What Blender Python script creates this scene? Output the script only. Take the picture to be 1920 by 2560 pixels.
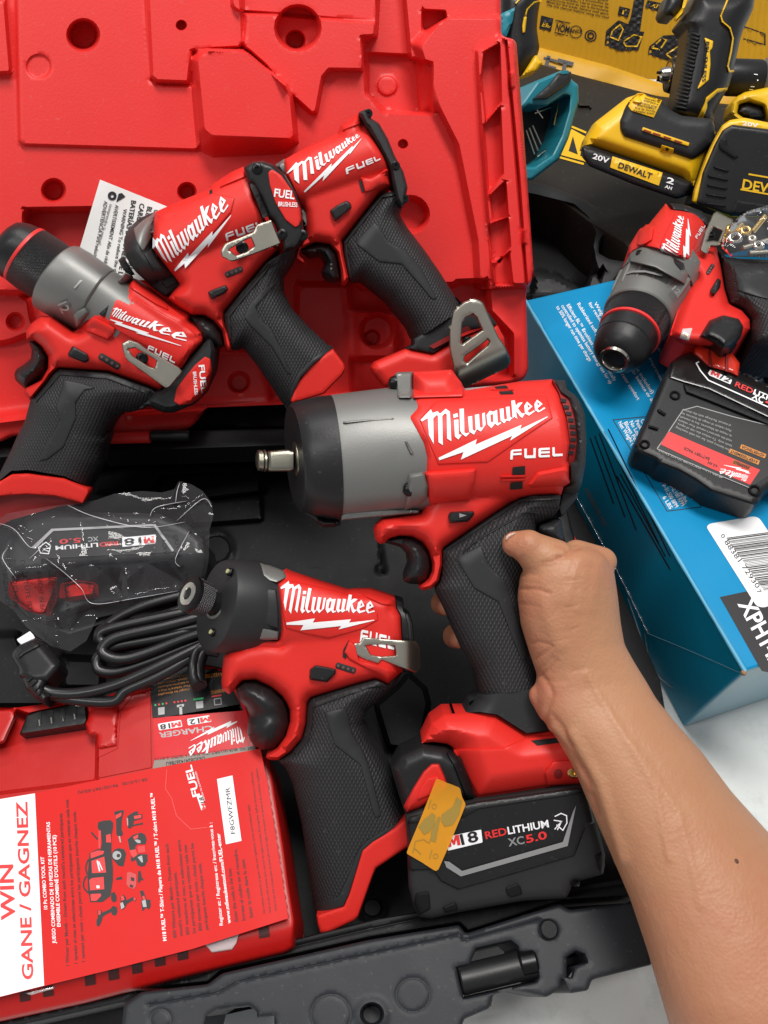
import bpy, math, random
import numpy as np
from mathutils import Vector, Matrix
from mathutils.geometry import delaunay_2d_cdt
random.seed(4)
for o in list(bpy.data.objects): bpy.data.objects.remove(o)
SC = bpy.context.scene
COL = SC.collection
# ------------------------------------------------------------------ camera, world, lamps
PITCH = math.radians(58)
CAMZ = 0.5
FPX = 1934.0
cd = bpy.data.cameras.new('camera'); cam = bpy.data.objects.new('camera', cd); COL.objects.link(cam)
cam.location = (0, 0, CAMZ); cam.rotation_euler = (math.pi/2-PITCH, 0, 0)
cd.sensor_fit = 'VERTICAL'; cd.sensor_height = 24.0; cd.lens = 24.0*FPX/2560.0
cd.clip_start = 0.01; cd.clip_end = 50
SC.camera = cam
w = bpy.data.worlds.new('World'); SC.world = w; w.use_nodes = True
bg = w.node_tree.nodes['Background']; bg.inputs[0].default_value = (0.93, 0.96, 1.0, 1); bg.inputs[1].default_value = 0.34
def area(name, loc, target, size, sy, power, col=(1, 1, 1)):
    l = bpy.data.lights.new(name, 'AREA'); l.shape = 'RECTANGLE'; l.size = size; l.size_y = sy; l.energy = power; l.color = col
    o = bpy.data.objects.new(name, l); COL.objects.link(o); o.location = loc
    o.rotation_euler = (Vector(target)-Vector(loc)).to_track_quat('-Z', 'Y').to_euler()
    return o
area('area_light', (0.25, 0.65, 2.3), (0, .3, 0), 1.2, .45, 46, (1.0, 0.97, 0.93))  # ceiling lamp, the main light
area('area_light', (-1.0, -0.2, 2.2), (0, .3, 0), .14, 1.2, 13, (1.0, 0.98, 0.95))  # added thin tube light, not a known lamp; gives extra glints
area('area_light', (-0.5, 1.7, 2.1), (0, .3, 0), 1.2, .14, 12, (1.0, 0.98, 0.95))  # second added tube light, for more glints on film and metal
SC.view_settings.view_transform = 'Standard'; SC.view_settings.look = 'None'
SC.view_settings.exposure = 0.0; SC.view_settings.gamma = 1.0
try: SC.view_settings.use_curve_mapping = False
except Exception: pass
SC.render.resolution_x = 768; SC.render.resolution_y = 1024
try:
    SC.cycles.max_bounces = 8; SC.cycles.transparent_max_bounces = 16; SC.cycles.caustics_reflective = False
except Exception: pass

# ------------------------------------------------------------------ geometry helpers
CP = Vector((0, 0, CAMZ)); FW = Vector((0, math.cos(PITCH), -math.sin(PITCH))); UPV = Vector((0, math.sin(PITCH), math.cos(PITCH)))
CPa, FWa, UPa, RTa = np.array(CP), np.array(FW), np.array(UPV), np.array((1.0, 0, 0))
VN = (-FWa).tolist()
def dirs(x, y):
    x = np.asarray(x, float); y = np.asarray(y, float)
    return FWa + RTa*((x-960)/FPX)[..., None] - UPa*((y-1280)/FPX)[..., None]
class Plane:
    """a flat working plane in the place; lengths given in units of its own s metres"""
    def __init__(self, px, py, t=None, n=VN, z=None):
        d = dirs(px, py)
        if z is not None: t = (z-CAMZ)/d[2]
        self.A = CPa + d*t
        self.n = np.array(n, float); self.n /= np.linalg.norm(self.n); self.s = t/FPX
        ref = np.array((1.0, 0, 0)); self.u = ref-self.n*ref.dot(self.n); self.u /= np.linalg.norm(self.u); self.v = np.cross(self.n, self.u)
    def off(self, h):
        import copy
        q = copy.copy(self); q.A = self.A+self.n*h; return q
    def P(self, x, y, h=0.0):
        d = dirs(x, y); h = np.asarray(h, float)*self.s
        t = ((self.A-CPa).dot(self.n)+h)/(d @ self.n)
        return CPa + d*t[..., None]
    def V(self, x, y, h=0.0): return Vector(self.P(np.array([x]), np.array([y]), np.array([h]))[0])
    def uv(self, p): q = p-self.A; return np.stack([q @ self.u, q @ self.v], -1)
CR = dict(s=(0, 0, 1), c1=(0, 0, .6028), c2=(920, 0, .6028), c3=(0, 520, .4822), c4=(600, 220, .434), c5=(600, 860, .5425), c6=(1250, 480, .4039),
          c7=(0, 1080, .4581), c8=(420, 1360, .4522), c9=(0, 1750, .4822), c10=(940, 1700, .4581), c11=(300, 2150, .9765), c12=(1060, 1280, .5787),
          L=(1040, 980, .22905), c13=(1280, 0, .3858), c14=(1240, 860, .4703), c15=(1080, 1300, .3134), c16=(0, 1180, .3376), c17=(640, 900, .3617), p=(190, 2000, .15374))
def T(c, *v):
    x0, y0, k = CR[c]
    if len(v) == 1: v = v[0]
    a = np.array(v, float).reshape(-1, 2)*k
    a[:, 0] += x0; a[:, 1] += y0
    return a
def rounded(p, r, n=4):
    if r <= 0: return p
    out = []; m = len(p)
    for i in range(m):
        a, b, c = p[i-1], p[i], p[(i+1) % m]
        la, lc = np.linalg.norm(a-b), np.linalg.norm(c-b)
        if la < 1e-6 or lc < 1e-6: out.append(b); continue
        q0 = b+(a-b)/la*min(r, la*.45); q1 = b+(c-b)/lc*min(r, lc*.45)
        for k in range(n+1):
            t = k/n; out.append(q0*(1-t)**2+b*2*t*(1-t)+q1*t*t)
    return np.array(out)
def resample(p, step):
    out = []; m = len(p)
    for i in range(m):
        a, b = p[i], p[(i+1) % m]; L = np.linalg.norm(b-a); k = max(1, int(math.ceil(L/step)))
        if L < 1e-3: continue
        for j in range(k): out.append(a+(b-a)*j/k)
    return np.array(out)
def pdist(x, y, poly, closed=True):
    P = np.stack([x, y], -1); d2 = np.full(len(P), 1e18); m = len(poly)
    for i in range(m if closed else m-1):
        a, b = poly[i], poly[(i+1) % m]; ab = b-a; l2 = ab.dot(ab)
        if l2 < 1e-9: continue
        t = np.clip(((P-a) @ ab)/l2, 0, 1); q = P-a-t[:, None]*ab
        d2 = np.minimum(d2, (q*q).sum(-1))
    return np.sqrt(d2)
def inside(x, y, poly):
    c = np.zeros(len(x), bool); m = len(poly); j = m-1
    for i in range(m):
        xi, yi = poly[i]; xj, yj = poly[j]
        if yi != yj:
            k = ((yi > y) != (yj > y)) & (x < (xj-xi)*(y-yi)/(yj-yi)+xi); c ^= k
        j = i
    return c
def sdist(x, y, poly): return np.where(inside(x, y, poly), 1.0, -1.0)*pdist(x, y, poly)
def sstep(t): t = np.clip(t, 0, 1); return t*t*(3-2*t)
def fil(d, r, e=2.0):
    t = 1-np.clip(d/r, 0, 1); return np.power(np.maximum(1-np.power(t, e), 0), 1/e)
def ell(cx, cy, rx, ry=None, n=28, a=0):
    ry = ry or rx; t = np.arange(n)*2*math.pi/n; x = rx*np.cos(t); y = ry*np.sin(t); ca, sa = math.cos(a), math.sin(a)
    return np.stack([cx+x*ca-y*sa, cy+x*sa+y*ca], -1)
def hnoise(x, y, seed=0):
    def h(i, j): v = np.sin(i*127.1+j*311.7+seed*74.7)*43758.5453; return v-np.floor(v)
    xi, yi = np.floor(x), np.floor(y); fx, fy = sstep(x-xi), sstep(y-yi)
    return (h(xi, yi)*(1-fx)+h(xi+1, yi)*fx)*(1-fy)+(h(xi, yi+1)*(1-fx)+h(xi+1, yi+1)*fx)*fy
def cdt(pts, edges):
    v, e, f, *_ = delaunay_2d_cdt([Vector((float(a), float(b))) for a, b in pts], edges, [], 0, 1e-4)
    return np.array([(q.x, q.y) for q in v]), [list(t) for t in f]
def tri2d(outline, holes=(), step=12, rings=(), interior=True, feats=()):
    loops = [resample(outline, step)]+[resample(h, step) for h in holes]
    pts = []; edges = []
    for lp in loops:
        b = len(pts); m = len(lp); pts += lp.tolist(); edges += [(b+i, b+(i+1) % m) for i in range(m)]
    polys = [outline]+list(holes)
    nb = len(pts)
    if interior:
        lo, hi = outline.min(0), outline.max(0)
        gx, gy = np.meshgrid(np.arange(lo[0], hi[0]+step, step), np.arange(lo[1], hi[1]+step, step*.87))
        gx = gx+(np.arange(gx.shape[0]) % 2)[:, None]*step*.5
        gx, gy = gx.ravel(), gy.ravel()
        ok = inside(gx, gy, outline)
        for h in holes: ok &= ~inside(gx, gy, h)
        gx, gy = gx[ok], gy[ok]
        if len(gx):
            d = np.full(len(gx), 1e9)
            for q in polys: d = np.minimum(d, pdist(gx, gy, q))
            rm = max(rings) if rings else 0
            ok = d > max(step*.55, rm+step*.3)
            for q, fw in feats: ok &= pdist(gx, gy, q) > fw*.5+step*.45
            pts += np.stack([gx[ok], gy[ok]], -1).tolist()
        for q, fw in feats:
            lp = resample(q, step*.9); nx = np.roll(lp, -1, 0)-np.roll(lp, 1, 0); nl = np.linalg.norm(nx, axis=1)+1e-9
            nrm = np.stack([-nx[:, 1], nx[:, 0]], -1)/nl[:, None]
            for r in (-.5, -.22, .0, .22, .5):
                k = lp+nrm*r*fw; ok = inside(k[:, 0], k[:, 1], outline)
                for h in holes: ok &= ~inside(k[:, 0], k[:, 1], h)
                k = k[ok]
                if len(k):
                    d = np.full(len(k), 1e9)
                    for pl in polys: d = np.minimum(d, pdist(k[:, 0], k[:, 1], pl))
                    k = k[(d > step*.4) & (pdist(k[:, 0], k[:, 1], q) > abs(r)*fw*.9)]; pts += k.tolist()
        for r in rings:
            for lp in loops:
                nx = np.roll(lp, -1, 0)-np.roll(lp, 1, 0); nl = np.linalg.norm(nx, axis=1)+1e-9
                nrm = np.stack([-nx[:, 1], nx[:, 0]], -1)/nl[:, None]
                for sgn in (1, -1):
                    q = lp+nrm*r*sgn; ok = inside(q[:, 0], q[:, 1], outline)
                    for h in holes: ok &= ~inside(q[:, 0], q[:, 1], h)
                    q = q[ok]
                    if len(q):
                        d = np.full(len(q), 1e9)
                        for pl in polys: d = np.minimum(d, pdist(q[:, 0], q[:, 1], pl))
                        q = q[d > r*.92]; pts += q.tolist()
    v, f = cdt(pts, edges)
    c = np.array([v[t].mean(0) for t in f])
    ok = inside(c[:, 0], c[:, 1], outline)
    for h in holes: ok &= ~inside(c[:, 0], c[:, 1], h)
    f = [t for t, k in zip(f, ok) if k]
    return v, f
def build(name, verts, faces, mat, parent=None, uv=None, smooth=True, sharp=38):
    me = bpy.data.meshes.new(name)
    off = np.array(parent.matrix_world.translation if parent is not None and parent.type == 'EMPTY' else (0, 0, 0))
    if parent is not None and parent.get('_o') is not None: off = np.array(parent['_o'])
    V = np.asarray(verts, float)-off
    me.from_pydata(V.tolist(), [], faces); me.update()
    if uv is not None:
        ul = me.uv_layers.new(name='UVMap'); li = np.empty(len(me.loops), int); me.loops.foreach_get('vertex_index', li)
        ul.data.foreach_set('uv', np.asarray(uv, float)[li].ravel())
    for m in (mat if isinstance(mat, (list, tuple)) else [mat]): me.materials.append(m)
    if smooth:
        me.polygons.foreach_set('use_smooth', [True]*len(me.polygons))
        if sharp: me.set_sharp_from_angle(angle=math.radians(sharp))
    o = bpy.data.objects.new(name, me); COL.objects.link(o)
    if parent is not None: o.parent = parent; o['_o'] = [float(q) for q in off]
    return o
def thing(name, label, cat, loc, group=None):
    o = bpy.data.objects.new(name, None); COL.objects.link(o); o.location = loc; o.empty_display_size = .02
    o['label'] = label; o['category'] = cat; o['_o'] = [float(q) for q in loc]
    if group: o['group'] = group
    return o
def tag(o, label, cat, group=None, kind=None):
    if label: o['label'] = label
    if cat: o['category'] = cat
    if group: o['group'] = group
    if kind: o['kind'] = kind
    return o
class Surf:
    def __init__(s, pl, H, obj=None): s.pl = pl; s.H = H; s.obj = obj
def flat(pl, h=0.0): return Surf(pl, lambda x, y: np.full(np.shape(x), float(h)))
def relief(name, pl, outline, H, parent, mat, back=-60, step=10, holes=(), rnd=0, prof=None, rings=(), sharp=38, close=True, feats=()):
    """a solid with a shaped front: H(x, y, d) is the height of the front, d the distance from the rim; back is the depth of its rear face"""
    ol = rounded(np.asarray(outline, float), rnd); pf = ol if prof is None else np.asarray(prof, float)
    hs = [np.asarray(h, float) for h in holes]
    def Hf(x, y):
        x = np.atleast_1d(np.asarray(x, float)); y = np.atleast_1d(np.asarray(y, float)); d = pdist(x, y, pf)
        for h in hs: d = np.minimum(d, pdist(x, y, h))
        return H(x, y, d)
    v, f = tri2d(ol, hs, step, rings, feats=feats)
    hh = np.broadcast_to(Hf(v[:, 0], v[:, 1]), (len(v),))
    P = pl.P(v[:, 0], v[:, 1], hh)
    cnt = {}
    for t in f:
        for i in range(3):
            e = (t[i], t[(i+1) % 3]); k = (min(e), max(e)); cnt.setdefault(k, []).append(e)
    rim = [e[0] for e in cnt.values() if len(e) == 1]
    # orientation: make the front face the camera side
    a, b, c = P[f[0][0]], P[f[0][1]], P[f[0][2]]
    if np.dot(np.cross(b-a, c-a), pl.n) < 0: f = [t[::-1] for t in f]; rim = [(q, p) for p, q in rim]
    faces = list(f); verts = P; UV = pl.uv(P)
    if back is not None:
        bi = sorted({i for e in rim for i in e}); mp = {i: k for k, i in enumerate(bi)}
        base = pl.P(v[bi, 0], v[bi, 1], np.minimum(hh[bi], 0.0)); bd = base + pl.n*((back-np.minimum(hh[bi], 0.0))*pl.s)[:, None]
        n0 = len(P); verts = np.vstack([P, bd]); UV = np.vstack([UV, pl.uv(P[bi])+np.array([.003, .003])])
        faces += [[p, n0+mp[p], n0+mp[q], q][::-1] if False else [q, p, n0+mp[p], n0+mp[q]] for p, q in rim]
        if close:
            bv = v[bi]; vv = {i: n0+mp[i] for i in bi}
            try:
                v2, f2 = tri2d(ol, hs, step, (), interior=False)
                n1 = len(verts); B2 = pl.P(v2[:, 0], v2[:, 1], 0.0)+pl.n*(back*pl.s)
                verts = np.vstack([verts, B2]); UV = np.vstack([UV, pl.uv(B2)])
                for t in f2:
                    a, b, c = B2[t[0]], B2[t[1]], B2[t[2]]
                    if np.dot(np.cross(b-a, c-a), pl.n) > 0: t = t[::-1]
                    faces.append([n1+i for i in t])
            except Exception: pass
    o = build(name, verts, faces, mat, parent, UV, True, sharp)
    return Surf(pl, Hf, o)
def loft(name, pl, st, parent, mat, seg=40, ex=2.0, caps=True, sharp=35):
    """st: (ax,ay,bx,by, depth, bulge_x, bulge_y, hc); cross-sections of a solid between two edge points"""
    V = []; UV = []; th = np.arange(seg)*2*math.pi/seg
    c, s = np.cos(th), np.sin(th)
    cc = np.sign(c)*np.abs(c)**(2/ex); ss = np.sign(s)*np.abs(s)**(2/ex)
    run = 0; last = None
    for q in st:
        ax, ay, bx, by, dep = q[:5]; ux, uy = (q[5], q[6]) if len(q) > 6 else (0, 0); hc = q[7] if len(q) > 7 else 0
        mx, my = (ax+bx)/2, (ay+by)/2; hx, hy = (ax-bx)/2, (ay-by)/2
        P = pl.P(mx+cc*hx+ss*ux, my+cc*hy+ss*uy, hc+ss*dep); V.append(P)
        cen = P.mean(0); run += 0 if last is None else np.linalg.norm(cen-last); last = cen
        r = math.hypot(hx, hy)*pl.s; UV.append(np.stack([th*r, np.full(seg, run)], -1))
    n = len(V); V = np.vstack(V); UV = np.vstack(UV); F = []
    for i in range(n-1):
        for j in range(seg): F.append([i*seg+j, i*seg+(j+1) % seg, (i+1)*seg+(j+1) % seg, (i+1)*seg+j])
    if caps: F.append(list(range(seg))[::-1]); F.append([(n-1)*seg+j for j in range(seg)])
    o = build(name, V, F, mat, parent, UV, True, sharp); fixn(o); return o
def fixn(o):
    import bmesh
    bm = bmesh.new(); bm.from_mesh(o.data); bmesh.ops.recalc_face_normals(bm, faces=bm.faces[:]); bm.to_mesh(o.data); bm.free()
def lathe(name, A, B, prof, parent, mat, seg=40, sharp=35, caps=True):
    """prof: (metres along A->B, radius in metres)"""
    A, B = Vector(A), Vector(B); ax = (B-A).normalized(); u = ax.orthogonal().normalized(); v = ax.cross(u)
    V = []; UV = []; F = []; run = 0; lp = None
    for (a, r) in prof:
        if lp is not None: run += math.hypot(a-lp[0], r-lp[1])
        lp = (a, r)
        for j in range(seg):
            t = 2*math.pi*j/seg; V.append(A+ax*a+(u*math.cos(t)+v*math.sin(t))*r); UV.append((t*max(p[1] for p in prof), run))
    n = len(prof)
    for i in range(n-1):
        for j in range(seg): F.append([i*seg+j, i*seg+(j+1) % seg, (i+1)*seg+(j+1) % seg, (i+1)*seg+j])
    if caps: F.append(list(range(seg))[::-1]); F.append([(n-1)*seg+j for j in range(seg)])
    o = build(name, np.array([tuple(q) for q in V]), F, mat, parent, np.array(UV), True, sharp); fixn(o); return o
def smoothpath(pts, n=8):
    pts = [np.array(p, float) for p in pts]; out = []
    for i in range(len(pts)-1):
        p0 = pts[max(i-1, 0)]; p1 = pts[i]; p2 = pts[i+1]; p3 = pts[min(i+2, len(pts)-1)]
        for k in range(n):
            t = k/n; out.append(.5*((2*p1)+(-p0+p2)*t+(2*p0-5*p1+4*p2-p3)*t*t+(-p0+3*p1-3*p2+p3)*t**3))
    out.append(pts[-1]); return np.array(out)
def tubegeo(P, r, seg=12):
    V = []; F = []; n = len(P); rr = np.broadcast_to(np.asarray(r, float), (n,)); u = None
    for i in range(n):
        t = Vector(P[min(i+1, n-1)]-P[max(i-1, 0)]).normalized()
        u = t.orthogonal().normalized() if u is None else (u-t*u.dot(t)).normalized()
        w_ = t.cross(u)
        for j in range(seg):
            a = 2*math.pi*j/seg; V.append(Vector(P[i])+(u*math.cos(a)+w_*math.sin(a))*rr[i])
    for i in range(n-1):
        for j in range(seg): F.append([i*seg+j, i*seg+(j+1) % seg, (i+1)*seg+(j+1) % seg, (i+1)*seg+j])
    F.append(list(range(seg))[::-1]); F.append([(n-1)*seg+j for j in range(seg)])
    return [tuple(q) for q in V], F
def tube(name, P, r, parent, mat, seg=12):
    V, F = tubegeo(P, r, seg); return build(name, np.array(V), F, mat, parent, np.array(V)[:, :2], True, 60)
def strip(pts, w0, w1=None, closed=False):
    """outline of a line of width w0"""
    p = np.asarray(pts, float); n = len(p); L = []; R = []
    for i in range(n):
        a = p[max(i-1, 0)]; b = p[min(i+1, n-1)]
        t1 = p[i]-a; t2 = b-p[i]
        if i == 0: t1 = t2
        if i == n-1: t2 = t1
        t1 = t1/np.linalg.norm(t1); t2 = t2/np.linalg.norm(t2)
        n1 = np.array([-t1[1], t1[0]]); n2 = np.array([-t2[1], t2[0]]); m = n1+n2; m = m/np.linalg.norm(m); m = m/max(.5, m.dot(n1))
        wd = w0 if w1 is None else w0+(w1-w0)*i/(n-1)
        L.append(p[i]+m*wd/2); R.append(p[i]-m*wd/2)
    return np.array(L+R[::-1])
# ---- lettering
_tc = {}
def textgeo(s, bold=0.0, shear=0.0):
    bold = min(bold, .022)
    k = (s, bold, shear)
    if k not in _tc:
        c = bpy.data.curves.new('t', 'FONT'); c.body = s; c.offset = bold; c.shear = shear; c.resolution_u = 3
        o = bpy.data.objects.new('t', c); COL.objects.link(o); bpy.context.view_layer.update()
        me = o.to_mesh(); v = np.array([tuple(q.co)[:2] for q in me.vertices]).reshape(-1, 2); f = [list(p.vertices) for p in me.polygons]
        o.to_mesh_clear(); bpy.data.objects.remove(o); bpy.data.curves.remove(c)
        lo, hi = (v.min(0), v.max(0)) if len(v) else (np.zeros(2), np.ones(2))
        v = v-np.array([lo[0], 0]); _tc[k] = (v, f, max(hi[0]-lo[0], 1e-3))
    return _tc[k]
class Ink:
    """all printing of one colour on one thing, as one part"""
    def __init__(s, name, mat, parent): s.n = name; s.m = mat; s.p = parent; s.V = []; s.F = []; s.C = []
    def add(s, surf, v, f, lift):
        b = len(s.V); h = surf.H(v[:, 0], v[:, 1])+lift; P = surf.pl.P(v[:, 0], v[:, 1], h)
        for t in f:
            a, q, c = P[t[0]], P[t[1]], P[t[2]]
            if np.dot(np.cross(q-a, c-a), surf.pl.n) < 0: t = t[::-1]
            s.F.append([b+i for i in t])
        s.C.append((b, b+len(P), P.min(0), P.max(0))); s.V += P.tolist()
    def poly(s, surf, ol, holes=(), lift=1.5, step=10, rnd=0):
        ol = rounded(np.asarray(ol, float), rnd)
        v, f = tri2d(ol, [np.asarray(h, float) for h in holes], step); s.add(surf, v, f, lift)
    def text(s, surf, st, p0, p1, hgt, bold=0.0, shear=0.0, lift=1.5, up=None):
        v, f, w_ = textgeo(st, bold, shear)
        p0 = np.array(p0, float); p1 = np.array(p1, float); d = p1-p0; L = np.linalg.norm(d); e = d/L
        u = np.array([e[1], -e[0]]) if up is None else np.array(up, float)/np.linalg.norm(up)
        q = p0+e*(v[:, :1]*L/w_)+u*(v[:, 1:]*hgt/.69)
        if hgt > 6.5 and getattr(surf, 'obj', 1) is not None:
            q = q.tolist(); f2 = []
            st_ = [[t[0], t[i], t[i+1]] for t in f for i in range(1, len(t)-1)]; mid = {}
            def mp(a, b):
                k = (min(a, b), max(a, b))
                if k not in mid: q.append([(q[a][0]+q[b][0])/2, (q[a][1]+q[b][1])/2]); mid[k] = len(q)-1
                return mid[k]
            while st_:
                t = st_.pop(); ln = [(q[t[i]][0]-q[t[(i+1) % 3]][0])**2+(q[t[i]][1]-q[t[(i+1) % 3]][1])**2 for i in range(3)]; i = ln.index(max(ln))
                if ln[i] < 90: f2.append(t); continue
                a, b, c = t[i], t[(i+1) % 3], t[(i+2) % 3]; m_ = mp(a, b); st_ += [[a, m_, c], [m_, b, c]]
            q = np.array(q); f = f2
        s.add(surf, q, f, lift)
    def line(s, surf, pts, wd, lift=1.5, step=12): s.poly(surf, strip(pts, wd), (), lift, step)
    def done(s):
        if not s.V: return None
        n = len(s.C); g = list(range(n))
        def root(i):
            while g[i] != i: i = g[i]
            return i
        for i in range(n):
            for j in range(i):
                a, b = s.C[i], s.C[j]; gap = np.linalg.norm(np.maximum(0, np.maximum(a[2]-b[3], b[2]-a[3])))
                if gap <= .012: g[root(i)] = root(j)
        V = np.array(s.V); own = np.empty(len(V), int)
        for i, c in enumerate(s.C): own[c[0]:c[1]] = root(i)
        o = None
        for r in sorted(set(own.tolist())):
            ids = np.where(own == r)[0]; mp = {int(k): i for i, k in enumerate(ids)}
            o = build(s.n, V[ids], [[mp[k] for k in f] for f in s.F if own[f[0]] == r], s.m, s.p, V[ids][:, :2], False)
        return o
def block_m(ink, surf, p0, p1, hgt, lift=2.6):
    p0 = np.array(p0, float); e = np.array(p1, float)-p0; u = np.array([e[1], -e[0]])/np.linalg.norm(e)*hgt
    m = np.array([(0, 0), (0, 1), (.30, 1), (.5, .52), (.70, 1), (1, 1), (1, 0), (.74, 0), (.74, .58), (.56, .12), (.44, .12), (.26, .58), (.26, 0)])
    ink.poly(surf, p0+m[:, :1]*e+m[:, 1:]*u, (), lift, 6)
def homog(src, dst):
    A = []; b = []
    for (x, y), (u, v) in zip(src, dst):
        A += [[x, y, 1, 0, 0, 0, -u*x, -u*y], [0, 0, 0, x, y, 1, -v*x, -v*y]]; b += [u, v]
    h = np.linalg.solve(np.array(A, float), np.array(b, float)); M = np.append(h, 1).reshape(3, 3)
    def f(p):
        p = np.asarray(p, float).reshape(-1, 2); q = np.c_[p, np.ones(len(p))] @ M.T; return q[:, :2]/q[:, 2:]
    return f
def A2(*v): return np.array(v, float).reshape(-1, 2)
SCRIPT = [(A2(50,305,162,188,180,228,235,210,262,238,325,182,370,215,386,536,340,508,336,245,318,232,286,262,293,580,246,548,240,262,228,250,188,288,194,570,142,470,128,285,65,322), ()),
 (A2(405,245,452,230,458,270,412,285), ()), (A2(415,305,462,300,467,462,500,468,462,518,425,485), ()),
 (A2(475,185,522,180,528,440,545,452,590,440,545,488,500,455,482,420), ()),
 (A2(567,270,612,262,618,410,640,425,652,410,642,250,688,240,696,380,718,392,730,375,722,235,750,222,760,355,708,432,665,405,632,465,580,430), ()),
 (A2(770,250,805,205,842,215,885,195,892,330,905,340,925,325,930,340,892,368,862,345,822,395,782,355), (A2(812,250,840,240,845,320,828,335,815,322),)),
 (A2(912,185,955,178,962,292,980,302,994,290,980,165,1020,158,1028,270,1050,285,1018,320,990,308,962,342,925,312), ()),
 (A2(1040,95,1078,90,1088,150,1118,118,1165,112,1112,180,1155,235,1190,232,1160,282,1135,265,1092,205,1100,270,1108,292,1070,270,1055,290), ()),
 (A2(1182,150,1212,105,1272,158,1215,208,1240,228,1285,200,1300,210,1232,258,1190,235), (A2(1215,130,1245,158,1222,175),)),
 (A2(1292,130,1322,82,1382,130,1325,180,1345,205,1400,165,1412,178,1340,222,1300,200), (A2(1322,108,1352,130,1330,148),)),
 (A2(245,718,665,515,648,575,1152,358,1138,405,1437,265,1435,275,1028,530,1050,478,490,738,518,655,255,745), ())]
FUELP = [A2(1028,738,1032,650,1050,630,1152,622,1152,645,1062,650,1060,668,1152,662,1152,686,1058,692,1056,736),
 A2(1182,620,1210,618,1210,692,1280,690,1282,612,1308,612,1306,720,1195,724,1182,710),
 A2(1350,612,1460,606,1460,630,1365,636,1365,650,1460,644,1460,668,1363,673,1365,690,1460,685,1460,710,1350,715,1336,700,1336,625),
 A2(1488,605,1514,603,1516,675,1600,672,1600,698,1500,705,1488,690)]
def script_logo(ink, surf, pts, lift=2.0, step=9):
    f = homog([(50, 305), (1412, 178), (250, 730), (1436, 268)], pts)
    for o, hs in SCRIPT: ink.poly(surf, f(o), [f(h) for h in hs], lift, step)
def fuel_logo(ink, surf, pts, lift=2.0, step=9):
    f = homog([(1028, 640), (1600, 603), (1600, 698), (1028, 738)], pts)
    for o in FUELP: ink.poly(surf, f(o), (), lift, step)
def crumple(c, n, box, amp, seed):
    """a surface of random flat facets, like crushed film"""
    r = np.random.RandomState(seed); p = np.c_[r.uniform(box[0], box[2], n), r.uniform(box[1], box[3], n)]
    p = np.vstack([p, [(box[0]-50, box[1]-50), (box[2]+50, box[1]-50), (box[2]+50, box[3]+50), (box[0]-50, box[3]+50)]]); q = T(c, p); h = r.uniform(-amp, amp, len(q))
    v, f = cdt(q, []); hh = np.array([h[np.argmin(((q-a)**2).sum(1))] for a in v])
    def H(x, y):
        o = np.zeros(len(x))
        for a, b, d in f:
            A, B, D = v[a], v[b], v[d]; den = (B[1]-D[1])*(A[0]-D[0])+(D[0]-B[0])*(A[1]-D[1])
            l1 = ((B[1]-D[1])*(x-D[0])+(D[0]-B[0])*(y-D[1]))/den; l2 = ((D[1]-A[1])*(x-D[0])+(A[0]-D[0])*(y-D[1]))/den; l3 = 1-l1-l2
            m = (l1 >= -1e-6) & (l2 >= -1e-6) & (l3 >= -1e-6); o[m] = (l1*hh[a]+l2*hh[b]+l3*hh[d])[m]
        return o
    edges = {tuple(sorted((t[i], t[(i+1) % 3]))) for t in f for i in range(3)}
    return H, v, [(v[a], v[b]) for a, b in edges]
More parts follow.
